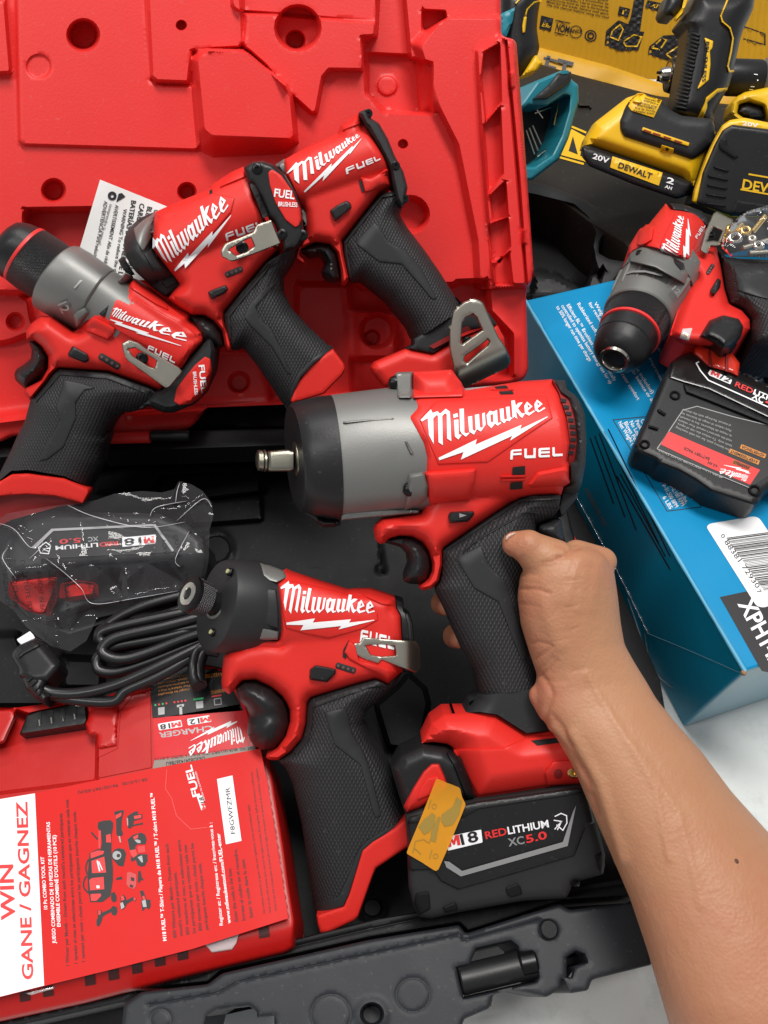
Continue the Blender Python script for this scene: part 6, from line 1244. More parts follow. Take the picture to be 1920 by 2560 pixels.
# ------------------------------------------------------------------ small battery pack on the blue carton
SB = Plane(1760, 1060, z=.125, n=(-.04, -.10, 1))
sb = thing('battery_pack', 'black battery pack with red plastic cap and warning label, lying on the blue box', 'battery pack', SB.V(1780, 1080, -120))
ob = T('c6', 1192,985, 1260,1010, 1480,1120, 1700,1225, 2000,1330, 2000,1800, 1760,1780, 1640,1860, 1605,1928, 1562,1946, 1420,1900, 1300,1862, 1205,1795, 1100,1735, 985,1692, 962,1662, 842,1612, 828,1570, 862,1480, 902,1400, 950,1285, 1015,1130, 1060,1052, 1110,1015)
b6 = relief('body', SB, ob, lambda x, y, d: 4+20*fil(d, 20), sb, BLK, -66, 8, (), 6, None, (4, 10, 18))
TOPB = T('c6', 1060,1052, 1190,988, 1480,1120, 2000,1330, 2000,1480, 1659,1400, 1290,1225, 1130,1180, 1040,1150)
dk6 = plate('upper_face', b6, TOPB, 6, M('glossy_black', (.012, .010, .010), .2), sb, 6, 3, 8)
sf6 = Surf(SB, lambda x, y: b6.H(x, y)+6)
plate('body_ridge', b6, T('c6', 1130,1180, 1290,1225, 1659,1400, 1800,1470, 1800,1500, 1480,1370, 1280,1290, 1150,1240), 9, CASE, sb, 5, 2, 7)
w6 = Ink('white_lettering', WHITE, sb); r7 = Ink('red_lettering', REDINK, sb); kk6 = Ink('black_lettering', BLKINK, sb); g7 = Ink('grey_lettering', GREYINK, sb); o7 = Ink('orange_lettering', ORINK, sb)
w6.line(sf6, T('c6', 1232,1050, 1215,1060, 1240,1105, 1290,1165, 1659,1330, 1800,1390), 3, 2); w6.poly(sf6, T('c6', 1300,1100, 1425,1152, 1436,1165, 1425,1190, 1298,1136, 1288,1122), (), 2)
block_m(r7, sf6, *T('c6', 1302,1128, 1352,1150), 11, 3); kk6.text(sf6, '12', *T('c6', 1358,1152, 1420,1178), 11, .04, .2, 3)
r7.text(sf6, 'RED', *T('c6', 1452,1200, 1560,1248), 12, .04, 0, 2); w6.text(sf6, 'LITHIUM', *T('c6', 1565,1250, 1780,1340), 13, .03, 0, 2); w6.text(sf6, 'XC', *T('c6', 1555,1275, 1625,1308), 16, .03, 0, 2); r7.text(sf6, '4.0', *T('c6', 1635,1312, 1740,1358), 16, .03, 0, 2)
lbl = Ink('warning_label', M('label_black', (.012, .012, .012), .4), sb); lbl.poly(b6, T('c6', 972,1590, 1050,1460, 1132,1350, 1220,1326, 1440,1390, 1850,1490, 1750,1700, 1548,1832, 1300,1730), (), 1.5, 12); lbl.done()
r7.poly(b6, T('c6', 990,1560, 1042,1480, 1300,1590, 1610,1720, 1548,1812, 1300,1708), (), 2.2, 12)
g7.line(b6, T('c6', 972,1590, 1132,1350, 1220,1326, 1440,1390, 1850,1490), 2, 2.2); g7.line(b6, T('c6', 972,1590, 1300,1730, 1548,1832), 1.6, 2.2)
script_logo(w6, b6, T('c6', 1525,1785, 1365,1712, 1548,1742, 1385,1690), 3.2, 6)
for s_, a, b in (('4.0 AH', (1350,1690), (1290,1665)), ('BATTERY PACK', (1300,1645), (1140,1575))): kk6.text(b6, s_, *T('c6', *a, *b), 7, .02, 0, 3.2)
for s_, a, b in (('WARNING', (1545,1700), (1450,1662)), ('AVERTISSEMENT', (1600,1665), (1430,1595)), ('ADVERTENCIA', (1640,1625), (1500,1568))):
    q = T('c6', *a, *b); u = (q[1]-q[0])/np.linalg.norm(q[1]-q[0]); n = np.array([u[1], -u[0]]); o7.poly(b6, np.array([q[0]-n*2-u*3, q[1]-n*2+u*3, q[1]+n*9+u*3, q[0]+n*9-u*3]), (), 2.2); kk6.text(b6, s_, q[0], q[1], 7, .02, 0, 3)
tx = ('Li-Ion battery pack, for use with matching', 'tools only. To reduce the risk of injury,', 'read the operator\'s manual. Pour réduire', 'le risque de blessures, lire le manuel.', 'Para reducir el riesgo de lesiones, lea', 'el manual. Recharge with the charger')
for i, s_ in enumerate(tx): q = T('c6', 1440-i*2,1600-i*32, 1090+i*8,1450-i*22); g7.text(b6, s_, q[0], q[1], 5.5, 0, 0, 2.2)
g7.text(b6, '48 Wh Li-Ion E59CDCBB 231102 236212', *T('c6', 1380,1762, 985,1592), 5.5, 0, 0, 2.2)
for z in (w6, r7, kk6, g7, o7): z.done()
for c, r in (((1082,1262), 32), ((895,1565), 30), ((1575,1850), 36)):
    a = T('c6', *c)[0]; H_ = float(b6.H(np.array([a[0]]), np.array([a[1]]))[0]); A = SB.V(a[0], a[1], H_); n = Vector(SB.n); R = r*k6*SB.s
    lathe('screw_hole', A-n*.001, A+n, [(0, .0001), (.0012, R*.6), (.0022, R*.68), (.0026, R*.85), (.0022, R), (.0006, R*1.05)], sb, CASE, 24)
for p in (T('c6', 965,1350, 985,1340, 1035,1375, 1020,1385), T('c6', 920,1440, 985,1460, 980,1475, 915,1455), T('c6', 1215,1215, 1260,1200, 1275,1235, 1230,1260), T('c6', 1490,1320, 1540,1330, 1540,1370, 1500,1370)): plate('clip_slot', b6, p, 7, CASE, sb, 3, 2, 5)
# red cap
cp = RED2 = M('translucent_red_cap', (.60, .03, .012), .2, coat=.4)
ct = SB.V(*T('c6', 1300, 985)[0], 6); cu_ = SB.V(*T('c6', 1290, 1080)[0], -10)
relief('terminal_cap', SB, T('c6', 1200,962, 1212,935, 1240,912, 1302,902, 1355,925, 1398,965, 1396,1002, 1440,1000, 1486,1060, 1476,1146, 1420,1120, 1290,1085, 1198,1000), lambda x, y, d: 26+14*fil(d, 12), sb, RED2, -90, 6, (), 4, None, (3, 8))
for p in (T('c6', 1285,1000, 1300,960, 1318,1085, 1290,1080), T('c6', 1395,1000, 1412,1005, 1415,1118, 1392,1108)): plate('cap_slot_shade', Surf(SB, lambda x, y: 40+0*x), p, 4, DKRED, sb, 2, 1, 5)
# ------------------------------------------------------------------ things behind: dark carton, tray, yellow carton, yellow tools, teal tool
DZ = Plane(1500, 560, z=.085, n=(0, 0, 1))
dc = thing('tool_box', 'flat black box with yellow stripe and lettering, lying under the yellow tools', 'box', DZ.V(1500, 450, -200))
relief('box', DZ, np.vstack([T('c2', 560,225, 700,262, 870,312, 1200,398, 1659,452, 2300,520), T('c6', 1700,300, 1500,600, 800,380, 780,330, 560,200, 380,60), T('c2', 620,760, 560,600)]), lambda x, y, d: 4*fil(d, 8), dc, DCARD, -230, 14, (), 8, None, (4, 8))
yd_ = Ink('yellow_printing', YINK, dc); df = flat(DZ, 4); bd_ = Ink('dark_printing', BLKINK, dc)
yd_.poly(df, T('c2', 845,535, 905,568, 960,590, 960,700, 895,668, 790,640, 800,600), (), 1.2); yd_.line(df, T('c2', 838,522, 905,550), 5, 1.2); yd_.line(df, T('c2', 788,650, 895,680), 5, 1.2)
bd_.poly(df, T('c2', 850,565, 870,640, 832,625), (), 2); bd_.poly(df, T('c2', 895,575, 930,660, 880,645), (), 2)
yd_.done(); bd_.done()
relief('box_handle', DZ, T('c2', 862,420, 935,435, 930,455, 858,440), lambda x, y, d: 12*fil(d, 5), dc, DTRAY, -2, 6)
# grey organiser tray
OZ = Plane(1480, 700, z=.075, n=(0, -.15, 1))
tr_ = thing('organizer_tray', 'empty dark grey moulded tray standing open between the red lid and the black box', 'tray', OZ.V(1480, 700, -200))
to = np.vstack([T('c2', 560,740, 720,758, 900,828, 950,860, 985,915, 990,965, 962,1000, 955,1050, 1000,1075, 1060,1085, 1110,1060), T('c6', 820,320, 800,420, 700,560, 640,640, 205,640, 100,640, 100,0)])
ti = np.vstack([T('c2', 600,800, 690,815, 850,855, 905,905, 935,965, 925,1020, 935,1075, 960,1161), T('c6', 640,480, 560,520, 520,640, 205,640, 120,640, 120,60)])
def Hto(x, y, d): return -150*sstep(sdist(x, y, ti)/14+.5)+8*fil(d, 10)+110*sstep(sdist(x, y, T('c6', 205,500, 330,520, 470,590, 520,640, 205,640))/14+.5)
relief('shell', OZ, to, Hto, tr_, DTRAY, -230, 9, (), 6, None, (4, 9), feats=[(ti, 14)])
# yellow carton
YC = Plane(1600, 150, t=.80, n=(.05, -.9, .44))
yc = thing('cardboard_box', 'yellow corrugated cardboard box with black printing, behind the yellow tools', 'box', YC.V(1600, 200, 0))
yo = T('c2', 560,-120, 2000,-120, 2000,330, 1659,300, 1180,330, 1000,275, 715,200, 560,170)
ys = relief('front_panel', YC, yo, lambda x, y, d: 1.6*np.sin((x*.96+y*.10)*.42)+4*np.sin(x*.013), yc, YCARD, -40, 7)
YF = Plane(1500, 170, t=.79, n=(0, -.5, .86))
relief('bottom_flap', YF, T('c2', 560,165, 715,198, 1000,272, 1215,345, 1560,340, 1800,380, 1659,480, 1200,420, 870,335, 700,285, 560,240), lambda x, y, d: 4*np.sin(x*.03+y*.04)+5*fil(d, 9), yc, YCARD, -10, 9, (), 3)
yi = Ink('black_printing', BLKINK, yc)
tl = ('no incluye la batería ni el cargador', 'Para uso con baterías y accesorios de', 'las series indicadas. Lea el manual de', 'instrucciones antes de usar la herramienta', 'Made for the trade, battery sold apart', 'see the manual before using the tool')
for i in range(6): q = T('c13', 222+i*12,-34+i*10, 615,72+i*12) if False else T('c13', 215+i*2,-60+i*19, 625,10+i*22); yi.text(ys, tl[i], q[0], q[1], 5.2, .012, 0, 1.6)
yi.poly(ys, T('c13', 190,100, 268,120, 252,202, 176,184), (), 1.6); yi.text(ys, 'NOM', *T('c13', 280,196, 366,216), 18, .04, 0, 1.6)
for l in (T('c13', 282,130, 376,150), T('c13', 276,208, 362,232)): yi.line(ys, l, 2.4, 1.6)
c = T('c13', 414, 206)[0]; yi.poly(ys, ell(c[0], c[1], 16), [ell(c[0], c[1], 14)], 1.6); yi.text(ys, 'ANCE', *T('c13', 376,210, 452,216), 9, .03, 0, 1.6)
c = T('c13', 510, 232)[0]; yi.poly(ys, ell(c[0], c[1], 15), [ell(c[0], c[1], 12)], 1.6); yi.poly(ys, ell(c[0], c[1], 9), [ell(c[0], c[1], 5)], 1.6)
yi.poly(ys, T('c13', 696,40, 768,58, 752,112, 685,96), (), 1.6); yi.poly(ys, T('c13', 880,0, 975,22, 960,80, 862,44), (), 1.6)
for p in (T('c13', 790,0, 860,-10, 850,60, 830,200, 800,215, 735,200, 770,110), T('c13', 610,200, 690,130, 760,160, 745,200, 858,205, 820,325, 700,330, 600,290)): yi.poly(ys, p, (), 1.6, 9, 3)
yi.poly(ys, T('c13', 890,300, 980,230, 1060,225, 1075,160, 1130,150, 1150,300, 1090,400, 1000,390, 880,350), (), 1.6, 9, 3)
yi.line(ys, T('c13', 1500,170, 1640,220, 1640,290, 1500,250), 3, 1.6)
yi.text(Surf(YF, lambda x, y: 6+0*x), 'LT', *T('c13', 210,425, 385,470), 26, .05, 0, 1.6); yi.line(Surf(YF, lambda x, y: 6+0*x), T('c13', 205,375, 395,420), 6, 1.6)
yi.done()
yw = Ink('yellow_printing', YINK, yc)
yw.text(ys, 'XR', *T('c13', 895,42, 955,58), 10, .03, .2, 2.4)
yw.line(ys, T('c13', 712,60, 740,66), 4, 2.4); yw.line(ys, T('c13', 724,66, 716,92), 4, 2.4); yw.text(ys, 'Elu', *T('c13', 192,170, 250,182), 10, .02, .2, 2.4)
for p in (T('c13', 650,200, 700,160, 720,190, 690,260, 640,240), T('c13', 720,270, 790,225, 840,240, 810,300, 740,300), T('c13', 905,310, 970,250, 1000,260, 960,320), T('c13', 1000,350, 1080,300, 1090,350, 1040,385)): yw.line(ys, np.vstack([p, p[:1]]), 3.4, 2.4)
yw.done()
# upright yellow and black drill
DW = Plane(1640, 300, t=.60, n=(0, -.72, .69))
dw = thing('cordless_drill', 'yellow and black cordless drill standing upright on its flat battery', 'drill', DW.V(1600, 450, -100))
bl = T('c2', 884,622, 890,605, 930,612, 1100,670, 1300,742, 1345,760, 1335,790, 1315,815, 1280,826, 1100,765, 918,690, 886,650)
yb = T('c2', 884,622, 896,580, 940,508, 1072,406, 1120,390, 1205,420, 1240,470, 1300,480, 1432,500, 1442,560, 1412,640, 1362,782, 1335,790, 1300,742, 1100,670, 930,612)
ysb = relief('yellow_base', DW, yb, lambda x, y, d: 60+44*fil(d, 36, 1.6), dw, YEL, -20, 8, (), 4, None, (4, 10, 24))
bsb = relief('battery_pack', DW, bl, lambda x, y, d: 92+14*fil(d, 12), dw, BLK, 50, 7, (), 4, None, (4, 8))
blk = relief('black_housing', DW, T('c13', 692,780, 742,680, 772,642, 860,605, 972,662, 1040,720, 1100,750, 1300,770, 1316,850, 1302,930, 1192,1028, 1160,1040, 940,962, 720,890, 694,842), lambda x, y, d: 96+22*fil(d, 26), dw, RUB, -40, 8, (), 5, None, (4, 10, 20))
lbx = Ink('battery_label', YINK, bsb.obj); lbx.poly(bsb, T('c2', 1014,648, 1222,716, 1206,770, 1004,694), (), 2.6); lbx.done()
kx = Ink('black_lettering', BLKINK, bsb.obj); kx.text(bsb, 'DEWALT', *T('c2', 1036,694, 1174,742), 14, .05, 0, 4.4); kx.done()
gx = Ink('grey_lettering', WHITE, bsb.obj); gx.text(bsb, '20V', *T('c2', 930,656, 996,678), 13, .03, 0, 1.5); gx.text(bsb, '2', *T('c2', 1236,756, 1266,766), 14, .04, 0, 1.5); gx.text(bsb, 'AH', *T('c2', 1230,778, 1258,788), 8, .03, 0, 1.5); gx.done()
stx = plate('warning_sticker', blk, T('c13', 750,690, 782,630, 812,604, 852,602, 872,618, 975,650, 920,766, 772,720), 3, YEL, dw, 3, 2, 7); kx = Ink('sticker_print', BLKINK, stx.obj)
for i in range(7):
    a = T('c13', 868-i*9,622+i*16, 962-i*7,652+i*15); 
    if i >= 3: a = T('c13', 862-i*13,612+i*18, 958-i*6,652+i*15)
    kx.text(stx, ('WARNING: read', 'manual before use', 'ADVERTENCIA: lea', 'el manual antes', 'AVERTISSEMENT:', 'lire le mode', "d'emploi avant")[i], a[0], a[1], 4.6, .01, 0, 1.4)
kx.done()
plate('sticker_fold', stx, T('c13', 752,660, 820,605, 850,660, 840,680, 770,665), 8, YEL, stx.obj, 10, 2, 6)
fg = plate('gauge_frame', blk, strip(T('c13', 842,834, 940,868, 1050,905, 1150,938), 11), 4, YEL, dw, 3, 4, 6)
kx = Ink('gauge_lights', DKRED, fg.obj)
for a in ((880,845), (942,865), (1010,888), (1080,912)): m_ = T('c13', *a)[0]; kx.poly(fg, np.array([m_+(-10, -3), m_+(9, 3), m_+(8, 6), m_+(-11, 1)]), (), 1.4)
kx.done()
bt2 = plate('gauge_button', blk, T('c13', 968,935, 1052,962, 1044,1004, 956,980), 4, YEL, dw, 4, 3, 6); kx = Ink('button_mark', BLKINK, bt2.obj); m_ = T('c13', 1005, 968)[0]; kx.poly(bt2, ell(m_[0], m_[1], 4.5), (), 1.4); kx.done()
ho_ = T('c13', 1200,-60, 1150,60, 1088,145, 1135,195, 1128,300, 1105,420, 1075,580, 1035,720, 1110,770, 1320,800, 1305,740, 1360,640, 1405,560, 1432,470, 1478,260, 1500,190, 1540,110, 1562,60, 1580,-60)
hs_ = relief('handle', DW, ho_, lambda x, y, d: 24+56*fil(d, 50), dw, BLK, -60, 8, (), 6, None, (4, 10))
for i in range(21):
    t = i/20; a = T('c13', 1138-95*t**1.2, 205+510*t)[0]; b = T('c13', 1225-95*t, 235+495*t)[0]; plate('grip_rib', hs_, strip(np.array([a, (a+b)/2+(0, -1), b]), 7), 7, RUB, dw, 3, 0, 7)
def ystrip(l, wd, nm='yellow_trim'): plate(nm, hs_, strip(T('c13', l), wd), 6, YEL, dw, 3, 2, 6)
ystrip([1412,-40, 1380,40, 1353,105, 1362,140, 1412,182, 1432,250, 1418,340, 1398,430, 1410,465, 1438,460], 6)
bdg = plate('yellow_badge', hs_, T('c13', 1245,240, 1306,266, 1300,312, 1284,332, 1288,420, 1276,520, 1205,582, 1200,570, 1240,480, 1262,330), 5, YEL, dw, 3, 2, 6)
kx = Ink('badge_lettering', BLKINK, bdg.obj); kx.text(bdg, 'BRUSHLESS', *T('c13', 1258,268, 1232,528), 8.5, .03, 0, 1.5); kx.done()
plate('yellow_trim', hs_, T('c13', 1400,566, 1330,573, 1255,632, 1244,672, 1200,768, 1206,790, 1228,790, 1266,704, 1268,664, 1332,604, 1392,588), 6, YEL, dw, 4, 2, 6)
relief('trigger', DW, T('c13', 972,70, 990,20, 1010,-40, 1125,-40, 1095,60, 1052,112, 990,102), lambda x, y, d: 30+26*fil(d, 24), dw, BLK, -50, 7, (), 5, None, (4, 10))
plate('trigger_guard', Surf(DW, lambda x, y: 50+0*x), T('c13', 1145,-50, 1112,90, 1065,140, 1052,128, 1058,110, 1100,55, 1126,-50), 14, YEL, dw, 8, 3, 6)
# second yellow drill lying behind
DL = Plane(1750, 220, t=.66, n=(0, -.6, .8))
dl = thing('cordless_drill', 'yellow and black drill lying on its side with steel chuck, its battery underside facing out', 'drill', DL.V(1800, 300, -80))
ca, cb_ = DL.V(*T('c13', 948, 486)[0], 0), DL.V(*T('c13', 1500, 505)[0], 0); q13 = .3858*DL.s
lathe('chuck', ca, cb_, [(0, 22*q13), (14*q13, 40*q13), (60*q13, 52*q13), (62*q13, 74*q13), (95*q13, 98*q13), (140*q13, 100*q13)], dl, CHROME, 36)
for i, (x, y) in enumerate(((938,470), (942,500), (938,520))): A = DL.V(*T('c13', x, y)[0], 10-6*i); lathe('chuck_jaw', A, cb_, [(0, 8*q13), (30*q13, 10*q13)], dl, SCREW, 10)
lathe('chuck_shell', ca, cb_, [(62*q13, 96*q13), (140*q13, 118*q13), (220*q13, 120*q13)], dl, SCREW, 36)
lathe('gear_collar', ca, cb_, [(420*q13, 100*q13), (470*q13, 108*q13), (640*q13, 108*q13), (660*q13, 100*q13)], dl, BLK, 40)
lathe('mode_ring', ca, cb_, [(660*q13, 96*q13), (680*q13, 118*q13), (800*q13, 118*q13)], dl, GUN, 40)
gn = Ink('torque_numbers', WHITE, dl); gs_ = Surf(DL, lambda x, y: headH(T('c13', 948, 486)[0], T('c13', 1500, 505)[0], 108*.3858, 108*.3858, 41, 41)(x, y))
gn.text(gs_, '13', *T('c13', 1592,486, 1590,455), 9, .02, 0, 2, up=(-1, -.1)); gn.text(gs_, '11', *T('c13', 1560,585, 1572,560), 9, .02, 0, 2, up=(-1, -.1)); c = T('c13', 1592, 520)[0]; gn.poly(gs_, ell(c[0], c[1], 2, n=8), (), 2); gn.done()
relief('yellow_housing', DL, T('c2', 1500,470, 1508,425, 1530,400, 1562,382, 1659,362, 1850,380, 1850,480, 1659,500, 1640,440, 1580,420, 1540,430, 1530,470, 1560,490, 1600,495, 1590,510, 1530,495), lambda x, y, d: 40+20*fil(d, 14), dl, YEL, -40, 7, (), 4, None, (4, 8))
relief('trigger', DL, T('c2', 1528,470, 1540,432, 1580,422, 1640,442, 1655,490, 1590,496), lambda x, y, d: 20+24*fil(d, 16), dl, BLK, -30, 7, (), 3)
DB = Plane(1820, 400, t=.56, n=(-.15, -.75, .64))
yr = relief('battery_rim', DB, T('c2', 1342,838, 1350,790, 1400,650, 1436,575, 1468,520, 1500,498, 1560,488, 1659,508, 1900,560, 1900,900, 1500,900, 1380,850), lambda x, y, d: 16*fil(d, 10), dl, YEL, 0, 8, (), 5, None, (4, 9))
bb = relief('battery_underside', DB, T('c2', 1362,842, 1388,715, 1438,598, 1470,540, 1510,516, 1659,535, 1900,600, 1900,905, 1500,892), lambda x, y, d: 18+10*fil(d, 10), dl, BLK, -10, 7, (), 6, None, (4, 9))
relief('battery_body', DB, T('c2', 1352,838, 1412,652, 1446,580, 1478,528, 1508,508, 1560,498, 1900,560, 1900,890, 1500,890), lambda x, y, d: -2+0*x, dl, BLK, -120, 9)
for i in range(5): plate('vent_rib', bb, strip(T('c2', 1410-i*4+20*(i == 0),690+i*38, 1500-i*3,712+i*36), 5), 5, CASE, dl, 2, 0, 7)
yx = Ink('yellow_lettering', YINK, dl); yx.line(bb, T('c2', 1578,722, 1800,760), 4, 1.5); yx.line(bb, T('c2', 1545,785, 1800,830), 4, 1.5); yx.text(bb, 'DEWALT', *T('c2', 1550,782, 1790,824), 24, .05, 0, 1.5); yx.done()
wx = Ink('white_lettering', WHITE, dl); wx.text(yr, '20V', *T('c2', 1553,518, 1618,528), 9, .03, 0, 14); wx.done()
plate('battery_ridge', bb, T('c2', 1500,880, 1530,830, 1800,870, 1800,900, 1500,895), 6, CASE, dl, 3, 2, 7)
plate('screw_recess', bb, T('c2', 1452,595, 1465,570, 1490,575, 1490,600, 1540,650, 1520,660, 1460,620), 5, CASE, dl, 4, 3, 6)
# teal tool
TT = Plane(1370, 310, t=.58, n=(.45, -.65, .61))
tt = thing('battery_tool', 'teal tool body with an open square battery socket, beside the red lid', 'power tool', TT.V(1370, 320, -80))
relief('socket_frame', TT, T('c2', 560,480, 640,420, 700,336, 792,296, 832,290, 846,332, 872,352, 874,420, 832,572, 792,662, 682,746, 640,752, 560,740), lambda x, y, d: 16*fil(d, 7), tt, TEAL, -110, 7, [T('c2', 610,470, 664,438, 742,440, 812,395, 836,398, 830,460, 800,562, 762,640, 690,690, 640,690, 610,640)], 4, None, (3, 7))
relief('socket_floor', TT, T('c2', 600,470, 664,430, 742,432, 815,390, 840,395, 834,460, 805,566, 765,645, 690,695, 640,695, 600,645), lambda x, y, d: -70+0*x, tt, DARK, -100, 9)
relief('latch', TT, T('c2', 682,412, 752,348, 788,302, 842,296, 846,318, 838,342, 742,412), lambda x, y, d: 22+14*fil(d, 7), tt, DTRAY, -10, 7, (), 3, None, (3,))
k = Ink('latch_window', TEAL, tt); k.poly(Surf(TT, lambda x, y: 36+0*x), T('c2', 800,296, 828,292, 832,304, 804,308), (), 1.5); k.done()
for p, m_ in ((((690,470), (760,445)), CHROME), (((700,455), (725,490)), CHROME), (((655,540), (690,640)), STEEL), (((668,530), (705,625)), STEEL), (((682,520), (718,600)), STEEL), (((740,620), (700,650)), CHROME), (((790,430), (770,520)), BRASS)): q = T('c2', *p[0], *p[1]); cyl('hardware_bit', TT, q[0], q[1], 2.4, m_, tt, -40, .2, 0, 8)  # loose metal bits, put in for the glints inside the socket
# black grip at the top, beside the lid
GT = Plane(1320, 90, t=.66, n=(.1, -.75, .65))
gt = thing('power_tool', 'black tool handle with thin yellow line and yellow foot, next to the yellow box', 'power tool', GT.V(1320, 100, -60))
gh = relief('handle', GT, T('c2', 545,-60, 725,-60, 705,60, 700,120, 712,200, 692,262, 664,300, 620,318, 560,320, 540,100), lambda x, y, d: 60*fil(d, 52), gt, BLK, -60, 8, (), 8, None, (4, 10))
plate('yellow_trim', gh, strip(T('c2', 720,2, 690,10, 660,40, 652,70), 5), 5, YEL, gt, 3, 1, 6); plate('yellow_trim', gh, T('c2', 645,70, 660,65, 652,135, 640,138, 638,110), 6, YEL, gt, 3, 2, 6)
plate('yellow_trim', gh, strip(T('c2', 612,15, 640,-15), 5), 5, YEL, gt, 2, 1, 6)
relief('foot', GT, T('c2', 640,312, 690,232, 700,228, 724,262, 700,296, 665,306), lambda x, y, d: 50+12*fil(d, 10), gt, YEL, -50, 7, (), 4, None, (4, 8))
relief('teal_part', GT, T('c2', 545,60, 610,30, 600,85, 575,150, 545,160), lambda x, y, d: 66+6*fil(d, 6), gt, TEAL, 0, 7)
# ------------------------------------------------------------------ the hand and forearm
def pt(x, y, h): return W.V(x, y, h)
def capsule(A, B, ra, rb, n=20, m=9):
    """tapered round-ended limb piece as a closed mesh"""
    ax = (B-A); L = ax.length; ax = ax/L; u = ax.orthogonal().normalized(); v = ax.cross(u); V = []; F = []
    prof = [(-ra*math.cos(t), ra*math.sin(t)) for t in np.linspace(.12, math.pi/2, m)]+[(L+rb*math.sin(t), rb*math.cos(t)) for t in np.linspace(0, math.pi/2-.12, m)]
    for a, r in prof:
        for j in range(n): t = 2*math.pi*j/n; V.append(A+ax*a+(u*math.cos(t)+v*math.sin(t))*r)
    k = len(prof)
    for i in range(k-1):
        for j in range(n): F.append([i*n+j, i*n+(j+1) % n, (i+1)*n+(j+1) % n, (i+1)*n+j])
    F.append(list(range(n))[::-1]); F.append([(k-1)*n+j for j in range(n)])
    return [tuple(q) for q in V], F
def loftgeo(st, seg=40, ex=2.0):
    V = []; F = []; th = np.arange(seg)*2*math.pi/seg; c, s = np.cos(th), np.sin(th)
    for ax_, ay, bx, by, dep, hc in st:
        V.append(W.P((ax_+bx)/2+c*(ax_-bx)/2, (ay+by)/2+c*(ay-by)/2, hc+s*dep))
    n = len(V); V = np.vstack(V)
    for i in range(n-1):
        for j in range(seg): F.append([i*seg+j, i*seg+(j+1) % seg, (i+1)*seg+(j+1) % seg, (i+1)*seg+j])
    F.append(list(range(seg))[::-1]); F.append([(n-1)*seg+j for j in range(seg)])
    return V.tolist(), F
PV, PF = [], []
def addg(g): 
    b = len(PV); PV.extend([tuple(q) for q in g[0]]); PF.extend([[b+i for i in f] for f in g[1]])
wrist = [(1455,1362, 1395,1372, 26, 96), (1490,1374, 1352,1384, 60, 92), (1519,1396, 1318,1404, 88, 88), (1537,1436, 1299,1442, 102, 86), (1545,1490, 1293,1492, 108, 86), (1552,1555, 1301,1560, 106, 88), (1562,1612, 1322,1628, 100, 92), (1586,1655, 1342,1688, 94, 98), (1614,1700, 1334,1740, 92, 106), (1642,1748, 1346,1790, 96, 118), (1692,1810, 1384,1838, 104, 134), (1752,1876, 1428,1905, 112, 152), (1830,1980, 1476,2020, 124, 178), (1925,2085, 1524,2128, 136, 204), (2040,2205, 1574,2245, 150, 236), (2150,2350, 1616,2370, 164, 270), (2260,2540, 1660,2520, 176, 310), (2400,2780, 1730,2760, 186, 350), (2640,3080, 1810,3030, 198, 400), (2960,3460, 1900,3360, 208, 450)]
addg(loftgeo(wrist))
# thumb laid along the top of the grip
addg(capsule(pt(1288, 1361, 116), pt(1320, 1366, 128), .0064, .0081)); addg(capsule(pt(1318, 1367, 126), pt(1374, 1407, 116), .0081, .0124)); addg(capsule(pt(1370, 1404, 116), pt(1400, 1475, 96), .0106, .0160))
addg(capsule(pt(1352, 1500, 100), pt(1372, 1600, 100), .0110, .0098)); addg(capsule(pt(1347, 1738, 112), pt(1368, 1772, 116), .0050, .0052))
# knuckle ridge
addg(capsule(pt(1440, 1386, 80), pt(1505, 1404, 60), .0072, .0072)); 
# four fingers wrapped behind the grip
for y0, y1, xe, ye, r in ((1412, 1440, 1160, 1452, .0075), (1470, 1500, 1112, 1517, .0072), (1530, 1575, 1143, 1598, .0074), (1590, 1650, 1235, 1668, .0066)):
    a, b, c_, d_ = pt(1455, y0+10, -15), pt(1400, y0+10, -150), pt(1230, y1, -170), pt(xe-6, ye-8, -118); e_ = pt(xe-4+8, ye, -62)
    addg(capsule(a, b, r*1.25, r*1.1)); addg(capsule(b, c_, r*1.1, r)); addg(capsule(c_, d_, r, r*.9)); addg(capsule(d_, e_, r*.85, r*.68))
tmp = bpy.data.meshes.new('tmp'); tmp.from_pydata(PV, [], PF); tmp.update()
to_ = bpy.data.objects.new('tmp', tmp); COL.objects.link(to_)
rm = to_.modifiers.new('r', 'REMESH'); rm.mode = 'VOXEL'; rm.voxel_size = .0009; rm.use_smooth_shade = True
sm = to_.modifiers.new('s', 'SMOOTH'); sm.factor = .5; sm.iterations = 20
bpy.context.view_layer.update()
dg_ = bpy.context.evaluated_depsgraph_get(); ev = to_.evaluated_get(dg_); me = bpy.data.meshes.new_from_object(ev); bpy.data.objects.remove(to_)
me.materials.clear(); me.materials.append(SKIN); me.name = 'person'
